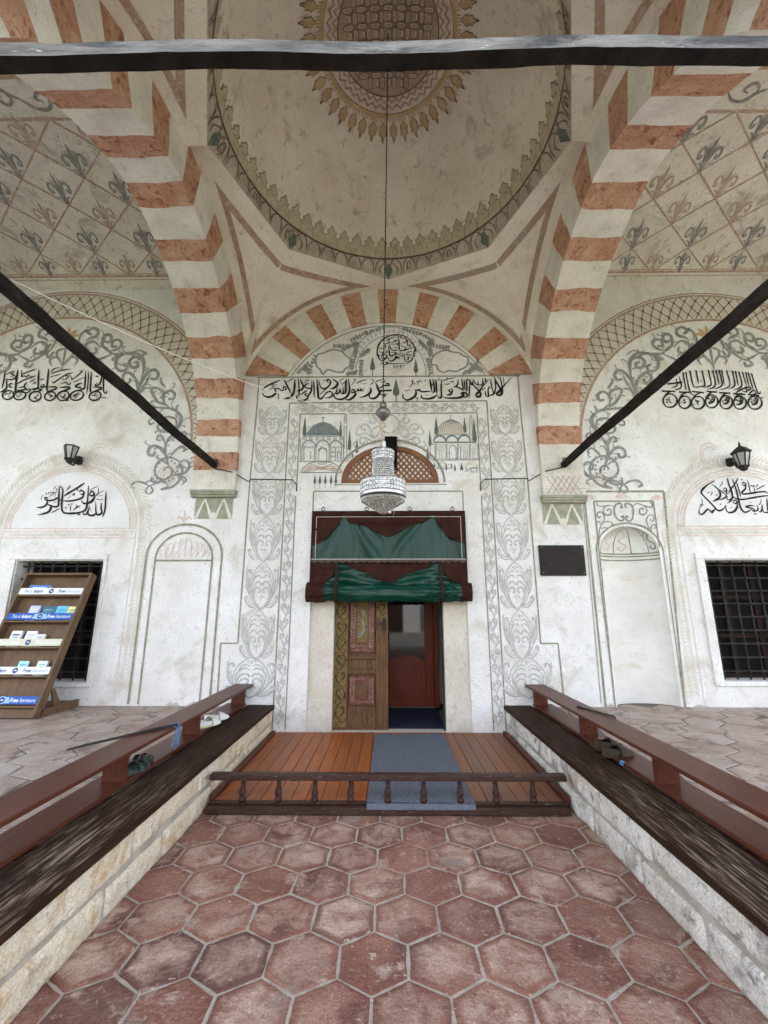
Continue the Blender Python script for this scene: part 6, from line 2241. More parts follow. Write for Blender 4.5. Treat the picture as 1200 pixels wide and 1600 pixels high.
mb.grid(lambda u, v: (-.165 + .81 * u, 3.612 + .001 * v, .05 + .0 + .0355 * v), 24, 1)
tag(mb.build('runner_mat', M['mat_grey'], None), 'ribbed grey blue runner mat leading across the boards to the doorway', 'mat')
mb = MB()
mb.box(-.02, .70, 5.78, 6.9, .0665, .078)
tag(mb.build('floor_mat', M['mat_blue'], None, bevel=.003), 'navy blue mat inside the dark doorway', 'mat')

bal = thing('low_balustrade', 'low dark wooden balustrade with turned balusters across the platform', 'balustrade', (0, 3.68, 0))
mb = MB()
mb.box(-1.375, 1.35, 3.64, 3.715, .228, .272)
mb.build('top_rail', M['rail_wood'], bal, bevel=.009)
mb = MB()
mb.box(-1.372, 1.352, 3.615, 3.705, .008, .062)
mb.box(-1.372, 1.352, 3.66, 3.71, .0621, .078)
mb.build('bottom_rail', M['rail_wood'], bal, bevel=.007)
prof = [(.024, 0), (.024, .03), (.016, .035), (.021, .05), (.025, .068), (.019, .085), (.014, .095), (.020, .103), (.013, .112), (.0165, .13), (.012, .155), (.012, .16)]
b0 = None
for x in (-1.122, -.847, -.567, -.293, -.009, .264, .542, .815, 1.097):
    if b0 is None:
        mb = MB()
        mb.lathe([(r * 1.12, z * .97) for r, z in prof], (x, 3.682, .074), 14)
        b0 = mb.build('baluster', M['rail_wood'], bal, smooth=True)
        bx = x
    else:
        c = b0.copy()
        COL.objects.link(c)
        c.location.x = b0.location.x + (x - bx)

# ------------------------------------------------------------------ low walls, planks, shoe racks
def stone_wall(sx, name, mat, label, seed):
    rnd = random.Random(seed)
    root = thing(name, label, 'low wall', (sx * 1.6, 3.2, 0))
    mb = MB()
    a, b = sorted((sx * 1.415, sx * 1.93))
    mb.box(a, b, .35, 5.59, 0, .325)
    mb.build('mortar_core', M['mortar'], root)
    mb = MB()
    for z0, z1 in ((.0, .165), (.172, .336)):
        y = 5.585
        while y > .4:
            L = rnd.uniform(.45, .95)
            y2 = max(.35, y - L)
            dz = rnd.uniform(-.012, .012)
            e = .012
            sd = rnd.uniform(0, 50)
            dx = rnd.uniform(-.006, .008)
            za, zb_ = z0 + .004 + (dz if z0 > .1 else 0), z1 - .004 + (dz if z1 < .2 else 0)
            def face(u, v):
                yy = y - (y - y2) * u
                zz = za + (zb_ - za) * v
                edge = min(u * (y - y2), (1 - u) * (y - y2), v * (zb_ - za), (1 - v) * (zb_ - za))
                k = 1 - min(1, edge / .022)
                bump = .010 * noise.noise((yy * 9, zz * 9, sd)) + .005 * noise.noise((yy * 28, zz * 28, sd))
                wy = .010 * noise.noise((zz * 12, 3, sd)) * (1 if .02 < u < .98 else 0)
                return (sx * (1.397 + dx + bump + .026 * k * k), yy + wy - (.004 if u < .01 else -.004 if u > .99 else 0), zz + .006 * noise.noise((yy * 7, sd, 1)) * (1 if v > .9 or v < .1 else 0))
            mb.grid(face, max(6, int(L / .025)), 9)
            y = y2
    mb.build('stone_course', mat, root, smooth=True)
    return root


stone_wall(-1, 'low_stone_wall', M['stone_cream'], 'low cream stone kerb wall under the dark plank, left of the tiled path', 21)
stone_wall(1, 'low_stone_wall', M['stone_grey'], 'low pale grey stone kerb wall under the dark plank, right of the tiled path', 34)
for sx, lab in ((-1, 'long worn dark plank capping the cream stone wall'), (1, 'long worn dark plank capping the pale grey stone wall')):
    mb = MB()
    def top(u, v):
        y = 5.575 - 5.2 * v
        x = 1.380 + .336 * u
        z = .381 + .0025 * noise.noise((x * 30, y * 1.2, 2)) + .004 * noise.noise((x * 3, y * .6, 5)) - (.006 if u in (0, 1) else 0)
        if u == 0:
            x += .006 * noise.noise((y * 3, 1, 1))
        return (sx * x, y, z)
    b_ = len(mb.v)
    mb.grid(top, 14, 120)
    wv = []
    for j in range(121):
        for i in range(15):
            y = 5.575 - 5.2 * j / 120
            u = i / 14
            near = min(1, max(0, (3.6 - y) / 1.3))
            edge = max(0, 1 - abs(u - .45) * 2.2)
            wv.append(near * (.35 + .65 * edge) * 1.15 + .06)
    mb.wear = [0.0] * b_ + wv
    mb.grid(lambda u, v: (sx * (1.380 + .006 * noise.noise(((5.575 - 5.2 * v) * 3, 1, 1))), 5.575 - 5.2 * v, .338 + u * (top(0, v)[2] - .338)), 2, 120)
    mb.grid(lambda u, v: (sx * 1.716, 5.575 - 5.2 * v, .338 + u * (top(1, v)[2] - .338)), 2, 60)
    mb.quad((sx * 1.38, .375, .338), (sx * 1.716, .375, .338), (sx * 1.716, .375, .378), (sx * 1.38, .375, .378))
    tag(mb.build('plank', M['dark_wood'], None), lab, 'plank')
for sx, lab in ((-1, 'long varnished red two board shoe rack on the left terrace edge'), (1, 'long varnished red two board shoe rack on the right terrace edge')):
    rk = thing('shoe_rack', lab, 'shoe rack', (sx * 1.8, 3.2, .36), 'shoe racks along the path')
    mb = MB()
    a, b = sorted((sx * 1.722, sx * 1.95))
    mb.box(a, b, .45, 5.55, .380, .405)
    mb.build('lower_board', M['red_wood'], rk, bevel=.005)
    mb = MB()
    a, b = sorted((sx * 1.645, sx * 1.878))
    mb.box(a, b, .45, 5.56, .596, .622)
    mb.build('top_board', M['red_wood'], rk, bevel=.005)
    for y in (.9, 2.0, 3.10, 4.22, 5.46):
        mb = MB()
        a, b = sorted((sx * 1.725, sx * 1.875))
        mb.box(a, b, y, y + .035 if y < 5.4 else y + .07, .4055, .5955)
        mb.build('upright', M['red_wood'], rk, bevel=.003)
    for y in (.8, 2.3, 3.8, 5.3):
        mb = MB()
        a, b = sorted((sx * 1.74, sx * 1.92))
        mb.box(a, b, y, y + .12, .355, .3795)
        mb.build('foot', M['red_wood'], rk)

# ------------------------------------------------------------------ tie beams
def beam(p0, p1, w_, h_, name, mat, label, face=None, seed=1, n=80):
    p0, p1 = Vector(p0), Vector(p1)
    d = (p1 - p0).normalized()
    side = Vector((d.y, -d.x, 0)).normalized()
    up = Vector((0, 0, 1))
    root = thing(name, label, 'beam', p0.lerp(p1, .5), None)
    rings = []
    for i in range(n + 1):
        c = p0.lerp(p1, i / n)
        t_ = i / n * (p1 - p0).length
        o = side * (.010 * noise.noise((t_ * 1.3, seed, 0))) + up * (.014 * noise.noise((t_ * 1.1, seed, 5)))
        q4 = []
        for k, (a, b) in enumerate(((-1, -1), (1, -1), (1, 1), (-1, 1))):
            jx = 1 + .10 * noise.noise((t_ * 4, k * 3, seed)) + .06 * noise.noise((t_ * 13, k * 3, seed))
            jz = 1 + .10 * noise.noise((t_ * 4, k * 3 + 9, seed)) + .06 * noise.noise((t_ * 13, k * 3 + 9, seed))
            q4.append(c + o + side * (a * w_ / 2 * jx) + up * (b * h_ / 2 * jz))
        rings.append(q4)
    for nm, ks, m in ((('bar'), (0, 1, 2, 3), mat),) if face is None else (('bar', (0, 2, 3), mat), ('skylit_face', (1,), face)):
        mb = MB()
        # each side face split lengthwise
        for k in ks:
            vs = []
            for q4 in rings:
                vs += [q4[k], q4[(k + 1) % 4]]
            mb.add(vs, [(2 * i, 2 * i + 1, 2 * i + 3, 2 * i + 2) for i in range(n)])
        if nm == 'bar':
            for q4 in (rings[0], rings[-1]):
                mb.add(q4, [(0, 1, 2, 3)])
        mb.build(nm, m, root)
    return root


for s, lab in ((-1, 'dark timber tie beam spanning the left side arch'), (1, 'dark timber tie beam spanning the right side arch')):
    o = beam((s * 2.345, 1.30, 3.44), (s * 2.345, 5.53, 3.40), .066, .070, 'tie_beam', M['beam'], lab, None, 3 + s)
    mb = MB()
    zz, yy = 3.40, 5.47
    mb.tube([(s * 2.345 - .035, yy - .05, zz + .045), (s * 2.345 + .065, yy - .055, zz + .04)], .026, 12)
    mb.tube([(s * 2.345 + .064, yy - .055, zz + .04), (s * 2.345 + .075, yy - .056, zz + .04)], .016, 10)
    mb.build('iron_pin', M['steel_dark'], o)
beam((-2.75, 1.12, 3.42), (2.75, 1.135, 3.425), .052, .058, 'tie_beam', M['beam'], 'rough tie beam, its skylit front painted grey, crossing the whole porch front above the path', M['beam_skylit'], 8, 200)

# ------------------------------------------------------------------ cables
def cable(name, pts, r, mat, label, cat='cable'):
    mb = MB()
    mb.tube(pts, r, 6)
    return tag(mb.build(name, M[mat], None, smooth=True), label, cat)
A, B = Vector((-2.33, 2.25, 3.49)), Vector((-.05, 3.5, 3.10))
cable('electric_cable', [A.lerp(B, i / 24) + Vector((0, 0, -.10 * math.sin(PI * i / 24))) for i in range(25)], .003, 'cord_white', 'thin cable sagging from the left tie beam to the chandelier')
for s, lab in ((-1, 'dark cable clipped along the wall left of the transom'), (1, 'dark cable clipped along the wall right of the transom')):
    cable('wall_cable', [(s * 2.345, 5.50, 3.36), (s * 2.12, 5.50, 3.315), (s * 2.05, 5.585, 3.29), (s * 1.9, 5.588, 3.20), (s * 1.87, 5.588, 3.235), (s * 1.3, 5.588, 3.225), (s * 1.245, 5.588, 3.16), (s * 1.24, 5.588, 3.07)], .0065, 'iron', lab)

# ------------------------------------------------------------------ chandelier
CHX, CHY = -.045, 3.5
ch = thing('chandelier', 'small crystal chandelier hanging on a long chain in front of the doorway', 'chandelier', (CHX, CHY, 2.3))
mb = MB()
zc_ = 7.775
pts = [(DC[0] + (CHX - DC[0]) * i / 60, CHY, zc_ + (3.24 - zc_) * i / 60) for i in range(61)]
mb.tube(pts, .0035, 6)
for i in range(150):
    t_ = i / 150
    mb.lathe([(.003, -.012), (.0068, -.006), (.0068, .006), (.003, .012)], (DC[0] + (CHX - DC[0]) * t_, CHY, zc_ + (3.25 - zc_) * t_), 6)
mb.build('chain', M['iron'], ch)
mb = MB()
mb.lathe([(.012, 3.30), (.03, 3.28), (.034, 3.25), (.03, 3.235), (.058, 3.215), (.066, 3.195), (.062, 3.175), (.04, 3.15), (.022, 3.125), (.014, 3.115)], (CHX, CHY, 0), 24)
mb.build('ceiling_bell', M['steel_dark'], ch, smooth=True)
mb = MB()
mb.tube([(CHX + .02 * math.cos(R(a)), CHY, 3.075 + .024 * math.sin(R(a))) for a in range(0, 361, 20)], .005, 6)
mb.tube([(CHX, CHY, 3.12), (CHX, CHY, 3.095)], .006, 6)
for i in range(6):
    z = 3.035 - i * .04
    mb.tube([(CHX + (.012 * math.cos(R(a)) if i % 2 else 0), CHY + (0 if i % 2 else .012 * math.cos(R(a))), z + .024 * math.sin(R(a))) for a in range(0, 361, 30)], .0035, 5)
mb.build('link_chain', M['ochre_paint'], ch)
mb = MB()
mb.tube([(CHX + .008, CHY, 2.92), (CHX + .012, CHY, 2.78)], .018, 10)
mb.build('stem', M['silver'], ch)
def plates(z0, z1, r0, r1, rows, cols, name):
    mb = MB()
    for j in range(rows):
        for k in range(cols):
            a0, a1 = 2 * PI * (k + .09) / cols, 2 * PI * (k + .91) / cols
            u0, u1 = (j + .08) / rows, (j + .92) / rows
            def p(a, u, d):
                r = r0 + (r1 - r0) * u + d
                return (CHX + r * math.cos(a), CHY + r * math.sin(a), z0 + (z1 - z0) * u)
            am, um = (a0 + a1) / 2, (u0 + u1) / 2
            e = .25
            def L_(a, b, t_): return a + (b - a) * t_
            outer = [p(a0, u0, 0), p(a1, u0, 0), p(a1, u1, 0), p(a0, u1, 0)]
            inn = [p(L_(a0, am, e), L_(u0, um, e), .006), p(L_(a1, am, e), L_(u0, um, e), .006), p(L_(a1, am, e), L_(u1, um, e), .006), p(L_(a0, am, e), L_(u1, um, e), .006)]
            mb.add(outer + inn, [(4, 5, 6, 7), (0, 1, 5, 4), (1, 2, 6, 5), (2, 3, 7, 6), (3, 0, 4, 7)])
    return mb.build(name, M['crystal'], ch)
plates(2.745, 2.83, .088, .094, 3, 26, 'upper_band')
plates(2.45, 2.555, .188, .186, 3, 40, 'lower_band')
mb = MB()
for z, r in ((2.832, .092), (2.743, .088), (2.557, .186), (2.447, .190)):
    mb.tube([(CHX + r * math.cos(R(a)), CHY + r * math.sin(R(a)), z) for a in range(0, 361, 8)], .004, 6)
mb.lathe([(.191, 2.42), (.194, 2.424), (.194, 2.444), (.191, 2.448)], (CHX, CHY, 0), 48)
mb.lathe([(.182, 2.46), (.182, 2.54)], (CHX, CHY, 0), 40)
mb.lathe([(.085, 2.75), (.088, 2.825)], (CHX, CHY, 0), 30)
mb.build('silver_hoop', M['silver'], ch)
mb = MB()
for j in range(9):
    z = 2.735 - j * .0195
    r = .082 + .006 * math.sin(PI * j / 8 + .6) + .012 * (j / 8) ** 2
    mb.tube([(CHX + (r - .012) * math.cos(R(a)), CHY + (r - .012) * math.sin(R(a)), z + .009) for a in range(0, 361, 12)], .003, 5)
    for k in range(34):
        a = 2 * PI * (k + .5 * (j % 2)) / 34
        c = (CHX + r * math.cos(a), CHY + r * math.sin(a), z)
        h = .0095
        mb.add([(c[0], c[1], c[2] + h), (c[0], c[1], c[2] - h)] + [(c[0] + h * .7 * math.cos(q * PI / 2), c[1] + h * .7 * math.sin(q * PI / 2), c[2]) for q in range(4)],
               [(0, 2, 3), (0, 3, 4), (0, 4, 5), (0, 5, 2), (1, 3, 2), (1, 4, 3), (1, 5, 4), (1, 2, 5)])
mb.build('beaded_neck', M['crystal'], ch)
mb = MB()
for j in range(9):
    r = .182 - .0195 * j
    z = 2.415 - .0125 * j
    nn = max(8, int(r * 2 * PI / .0125))
    for k in range(nn):
        a = 2 * PI * k / nn
        c = (CHX + r * math.cos(a), CHY + r * math.sin(a))
        h = .034
        g_ = .0048
        mb.add([(c[0], c[1], z), (c[0], c[1], z - h)] + [(c[0] + g_ * math.cos(q * PI / 2 + a), c[1] + g_ * math.sin(q * PI / 2 + a), z - h * .62) for q in range(4)],
               [(0, 2, 3), (0, 3, 4), (0, 4, 5), (0, 5, 2), (1, 3, 2), (1, 4, 3), (1, 5, 4), (1, 2, 5)])
o = mb.build('crystal_fringe', M['crystal_dim'], ch)
o['kind'] = 'stuff'
mb = MB()
mb.lathe([(.165, 2.405), (.02, 2.33)], (CHX, CHY, 0), 30)
mb.build('hoop_frame', M['iron'], ch)
mb = MB()
mb.lathe([(.003, -.017), (.011, -.013), (.0155, 0), (.011, .013), (.003, .017)], (CHX + .055, CHY - .05, 2.285), 12)
mb.tube([(CHX + .055, CHY - .05, 2.30), (CHX + .05, CHY - .045, 2.37)], .0018, 5)
mb.tube([(CHX + .1, CHY - .1, 2.36), (CHX + .098, CHY - .1, 2.29), (CHX + .082, CHY - .1, 2.235)], .0014, 5)
mb.build('pull_ball', M['silver'], ch, smooth=True)

# ------------------------------------------------------------------ wall lanterns
def lantern(cx, cy, zb, mount, roof, label, K=1):
    t_ = thing('wall_lantern', label, 'lantern', mount)
    mx, my, mz = mount
    mb = MB()
    mb.lathe([(.02, -.06), (.045, -.05), (.05, 0), (.045, .05), (.02, .06)], (mx, my - .012, mz), 14)
    mb.tube([(mx, my - .02, mz), (mx + (cx - mx) * .2, my - .09, mz - .03), (mx + (cx - mx) * .45, (my + cy) / 2, mz - .105), (mx + (cx - mx) * .8, cy + .03, mz - .12), (cx, cy, mz - .07), (cx, cy, zb)], .013, 8)
    mb.build('arm', M['iron'], t_, smooth=True)
    mb = MB()
    n = 6
    hz = .235 * K
    r0, r1 = .062 * K, .118 * K
    mb.lathe([(.018, -.055), (.04, -.04), (.055, -.012), (.07, 0), (.066, .012)], (cx, cy, zb + .04), 6)
    for k in range(n):
        a = 2 * PI * k / n + .3
        mb.tube([(cx + r0 * math.cos(a), cy + r0 * math.sin(a), zb + .045), (cx + r1 * math.cos(a), cy + r1 * math.sin(a), zb + .045 + hz)], .0085, 5)
    for r, z in ((r0, zb + .05), (r1, zb + .045 + hz)):
        mb.tube([(cx + r * math.cos(2 * PI * k / n + .3), cy + r * math.sin(2 * PI * k / n + .3), z) for k in range(n + 1)], .010, 6)
    mb.build('cage', M['iron'], t_)
    for k in range(n):
        a, b = 2 * PI * k / n + .3, 2 * PI * (k + 1) / n + .3
        mb = MB()
        q4 = [(cx + r * .97 * math.cos(x), cy + r * .97 * math.sin(x), z) for r, x, z in ((r0, a, zb + .05), (r0, b, zb + .05), (r1, b, zb + .04 + hz), (r1, a, zb + .04 + hz))]
        q5 = [(cx + (p[0] - cx) * .96, cy + (p[1] - cy) * .96, p[2]) for p in q4]
        mb.add(q4 + q5, [(0, 1, 2, 3), (7, 6, 5, 4), (0, 4, 5, 1), (1, 5, 6, 2), (2, 6, 7, 3), (3, 7, 4, 0)])
        mb.build('glass_pane', M['lantern_glass'], t_)
    if roof:
        z = zb + .05 + hz
        mb = MB()
        mb.lathe([(r * K, z_ * K) for r, z_ in [(.148, 0), (.150, .012), (.118, .04), (.085, .078), (.06, .092), (.045, .105), (.035, .112), (.02, .12), (.014, .14), (.02, .152), (.008, .175), (.003, .205)]], (cx, cy, z), 6, .3)
        mb.build('roof', M['iron'], t_)
    return t_


lantern(4.61, 5.36, 3.27, (4.63, 5.595, 3.45), True, 'black wall lantern with a pointed roof, above the right window', .78)
lantern(-4.215, 5.35, 3.40, (-4.27, 5.595, 3.51), False, 'black wall lantern missing its roof, above the left window', .74)

# ------------------------------------------------------------------ plaque
pq = thing('wall_plaque', 'blank dark bronze plaque screwed to the wall right of the portal', 'plaque', (2.245, 5.58, 2.12))
mb = MB()
mb.box(1.952, 2.537, 5.572, 5.598, 1.928, 2.322)
mb.build('frame', M['iron'], pq, bevel=.006)
mb = MB()
mb.box(1.972, 2.517, 5.566, 5.58, 1.948, 2.302)
mb.build('plate', M['plaque'], pq, bevel=.003)
for x in (1.985, 2.504):
    for z in (1.961, 2.289):
        mb = MB()
        mb.lathe([(.009, 0), (.009, .004), (.004, .007)], (0, 0, 0), 10)
        mb.v = [(x + a, 5.566 - c, z + b) for a, b, c in mb.v]
        mb.build('screw', M['steel_dark'], pq)

# ------------------------------------------------------------------ literature rack
KS = (5.53 - 4.96) / (1.90 - .36)
TH = math.atan(KS)
def rk_pt(x, a, d=0):
    """on the leaning front: a up the slope, d out of the front"""
    return (x, 4.96 + a * math.sin(TH) - d * math.cos(TH), .362 + a * math.cos(TH) + d * math.sin(TH))
rack = thing('literature_rack', 'brown leaning rack of free booklets in front of the left window', 'display rack', (-4.2, 5.2, .36))
def rbox(mb, x0, x1, a0, a1, d0, d1):
    vs = [rk_pt(x, a, d) for d in (d0, d1) for x, a in ((x0, a0), (x1, a0), (x1, a1), (x0, a1))]
    mb.add(vs, [(0, 3, 2, 1), (4, 5, 6, 7), (0, 1, 5, 4), (1, 2, 6, 5), (2, 3, 7, 6), (3, 0, 4, 7)])
XL, XR = -4.612, -3.762
for x in (XL, XR - .03):
    mb = MB()
    rbox(mb, x, x + .03, 0, 1.672, -.02, .085)
    mb.build('side_panel', M['rack_wood'], rack, bevel=.002)
mb = MB()
rbox(mb, XL + .0305, XR - .0305, 0.02, 1.65, -.02, -.008)
mb.build('back_panel', M['rack_wood'], rack)
mb = MB()
rbox(mb, XL + .0305, XR - .0305, 1.648, 1.672, -.02, .085)
mb.build('top_panel', M['rack_wood'], rack)
for a in (1.375, 1.047, .738, .420, .106):
    mb = MB()
    rbox(mb, XL + .0305, XR - .0305, a - .014, a + .004, -.0079, .084)
    mb.build('shelf', M['rack_wood'], rack, bevel=.002)
mb = MB()
rbox(mb, XL + .0305, XR - .0305, 0.0, .09, .02, .035)
mb.build('toe_board', M['rack_wood'], rack)
for x in (XL, XR - .03):
    mb = MB()
    mb.prism([(4.97, .360), (5.56, .360), (5.56, .445), (4.99, .445)], lambda y, z: (x, y, z), lambda y, z: (x + .03, y, z))
    mb.prism([(5.16, .446), (5.27, .446), (5.13, .64), (5.09, .64)], lambda y, z: (x + .004, y, z), lambda y, z: (x + .026, y, z))
    mb.build('foot', M['rack_wood'], rack)
mb = MB()
mb.box(XL + .031, XR - .031, 5.04, 5.55, .40, .43)
mb.build('base_board', M['rack_wood'], rack)


def text_mesh(body, size, bold=0.0, shear=0.0):
    cu = bpy.data.curves.new('lettering', 'FONT')
    cu.body = body
    cu.size = size
    cu.offset = bold
    cu.shear = shear
    cu.resolution_u = 3
    ob = bpy.data.objects.new('lettering', cu)
    COL.objects.link(ob)
    dg = bpy.context.evaluated_depsgraph_get()
    me = bpy.data.meshes.new_from_object(ob.evaluated_get(dg))
    vs = [tuple(v.co) for v in me.vertices]
    fs = [tuple(p.vertices) for p in me.polygons]
    bpy.data.objects.remove(ob)
    bpy.data.curves.remove(cu)
    bpy.data.meshes.remove(me)
    return vs, fs


def place_text(mb, body, size, x, a, d, bold=0.0, shear=.15):
    vs, fs = text_mesh(body, size, bold, shear)
    if not vs:
        return x
    mb.add([rk_pt(x + v[0], a + v[1], d) for v in vs], fs)
    return x + max(v[0] for v in vs)


for a, m, ink in ((1.385, 'sign_white', 'navy'), (1.063, 'sign_blue', 'sign_white'), (.752, 'sign_cream', 'sign_white'), (.437, 'sign_white', 'navy'), (.128, 'sign_blue', 'sign_white')):
    mb = MB()
    x0, x1 = XL + .033, XR - .033
    rbox(mb, x0, x1, a, a + .08, .072, .0835)
    st = mb.build('sign_strip', M[m], rack)
    W0 = x1 - x0
    for body, f0, f1, hh, bold, m_ in (('This is', .07, .205, .044, 0, ink), ('Islam', .222, .375, .046, .0014, ink), ('Free', .615, .735, .046, .0014, ink), ('literature', .75, .975, .044, 0, 'grey_print' if ink == 'navy' else ink)):
        mb = MB()
        vs, fs = text_mesh(body, .06, bold, .15)
        mx_ = max(v[0] for v in vs)
        k_ = (f1 - f0) * W0 / mx_
        ky_ = hh / .0435 if False else .058 / .06
        mb.add([rk_pt(x0 + f0 * W0 + v[0] * k_, a + .021 + v[1] * ky_, .0845) for v in vs], fs)
        mb.build('lettering', M[m_], st)
    # round emblem: disc, ring, small script
    cx, ca = x0 + .505 * W0, a + .04
    mb = MB()
    for r0, r1 in ((.040, .052),):
        vs, n = [], 32
        for k in range(n):
            an = 2 * PI * k / n
            vs += [rk_pt(cx + r0 * math.cos(an), ca + r0 * .76 * math.sin(an), .0843), rk_pt(cx + r1 * math.cos(an), ca + r1 * .76 * math.sin(an), .0843)]
        mb.add(vs, [(2 * k, 2 * k + 1, (2 * k + 3) % (2 * n), (2 * k + 2) % (2 * n)) for k in range(n)])
    mb.add([rk_pt(cx - .09, ca - .030, .0839), rk_pt(cx + .09, ca - .030, .0839), rk_pt(cx + .07, ca + .030, .0839), rk_pt(cx - .07, ca + .030, .0839)], [(0, 1, 2, 3)])
    mb.build('emblem_ring', M['pale_blue' if m == 'sign_blue' else m], st)
    mb = MB()
    n = 28
    mb.add([rk_pt(cx + .031 * math.cos(2 * PI * k / n), ca + .031 * math.sin(2 * PI * k / n), .0847) for k in range(n)], [tuple(range(n))])
    mb.build('emblem_disc', M['navy'], st)
    mb = MB()
    for k in (-1, 0, 1):
        mb.add([rk_pt(cx + k * .011 - .004, ca - .006, .0852), rk_pt(cx + k * .011 + .005, ca - .006, .0852), rk_pt(cx + k * .011 + .006, ca + .010 - abs(k) * .004, .0852), rk_pt(cx + k * .011 - .002, ca + .010 - abs(k) * .004, .0852)], [(0, 1, 2, 3)])
    mb.build('emblem_mark', M['sign_white'], st)


def booklet(x0, x1, a0, a1, col, label, th=.016, lean=.0, band=None):
    b = thing('booklet', label, 'booklet', rk_pt((x0 + x1) / 2, a0, .02))
    d0 = .012
    cm = mk('booklet cover', col, tuple(min(1, c * 1.25 + .02) for c in col), 14, 4, .4)
    mb = MB()
    rbox(mb, x0 + .002, x1 - .002, a0 + .002, a1 - .002, d0 + .002, d0 + th - .002)
    mb.build('pages', M['paper'], b)
    mb = MB()
    rbox(mb, x0, x1, a0, a1, d0 + th - .0019, d0 + th)
    rbox(mb, x0, x1, a0, a1, d0, d0 + .0019)
    rbox(mb, x0, x0 + .002, a0, a1, d0 + .002, d0 + th - .002)
    mb.build('cover', cm, b)
    if band:
        bm_ = mk('booklet print', band, None, 1, 2, .5)
        mb = MB()
        w_ = x1 - x0
        h = a1 - a0
        for f0, f1, g0, g1 in ((.16, .84, .72, .80), (.22, .78, .60, .64), (.3, .7, .36, .5)):
            vs = [rk_pt(x0 + w_ * f0, a0 + h * g0, d0 + th + .0006), rk_pt(x0 + w_ * f1, a0 + h * g0, d0 + th + .0006), rk_pt(x0 + w_ * f1, a0 + h * g1, d0 + th + .0006), rk_pt(x0 + w_ * f0, a0 + h * g1, d0 + th + .0006)]
            mb.add(vs, [(0, 1, 2, 3)])
        mb.build('cover_print', bm_, b)


GB = 'booklets on the leaning rack'
booklet(-4.50, -4.245, 1.380, 1.515, (.05, .16, .42), 'blue and white booklet lying on the top shelf of the rack', .05, 0, (.65, .7, .8))
booklet(-4.385, -4.265, 1.052, 1.252, (.42, .45, .72), 'lilac patterned booklet on the second shelf of the rack', .03, 0, (.75, .75, .85))
booklet(-4.232, -4.082, 1.052, 1.250, (.025, .105, .17), 'dark teal booklet on the second shelf of the rack', .022, 0, (.2, .35, .4))
booklet(-4.064, -3.930, 1.052, 1.252, (.11, .42, .66), 'sky blue booklet on the second shelf of the rack', .016, 0, (.07, .3, .5))
booklet(-3.922, -3.806, 1.052, 1.246, (.62, .62, .27), 'yellow booklet on the second shelf of the rack', .016, 0, (.13, .34, .17))
booklet(-4.462, -4.338, .742, .940, (.60, .63, .66), 'pale booklet with a black label on the middle shelf', .03, 0, (.03, .03, .05))
booklet(-4.292, -4.165, .742, .938, (.66, .69, .74), 'tall white booklet in the middle of the third shelf', .022, 0, (.35, .42, .55))
booklet(-4.155, -4.048, .742, .900, (.58, .57, .62), 'short white booklet at the right of the third shelf', .03, 0, (.35, .3, .4))
booklet(-4.222, -4.112, .424, .592, (.33, .62, .60), 'mint green booklet on the fourth shelf of the rack', .022, 0, (.15, .35, .35))
booklet(-4.0, -3.885, .424, .592, (.55, .63, .60), 'pale grey green booklet on the fourth shelf of the rack', .03, 0, (.3, .4, .38))

# ------------------------------------------------------------------ shoes and small things
def sole_outline(L, W, n=20):
    pts = []
    for k in range(n):
        a = 2 * PI * k / n
        x = math.cos(a)
        w_ = W * (.5 + .06 * x - (.07 if -.4 < x < .2 else 0))
        pts.append((x * L / 2, math.sin(a) * w_))
    return pts


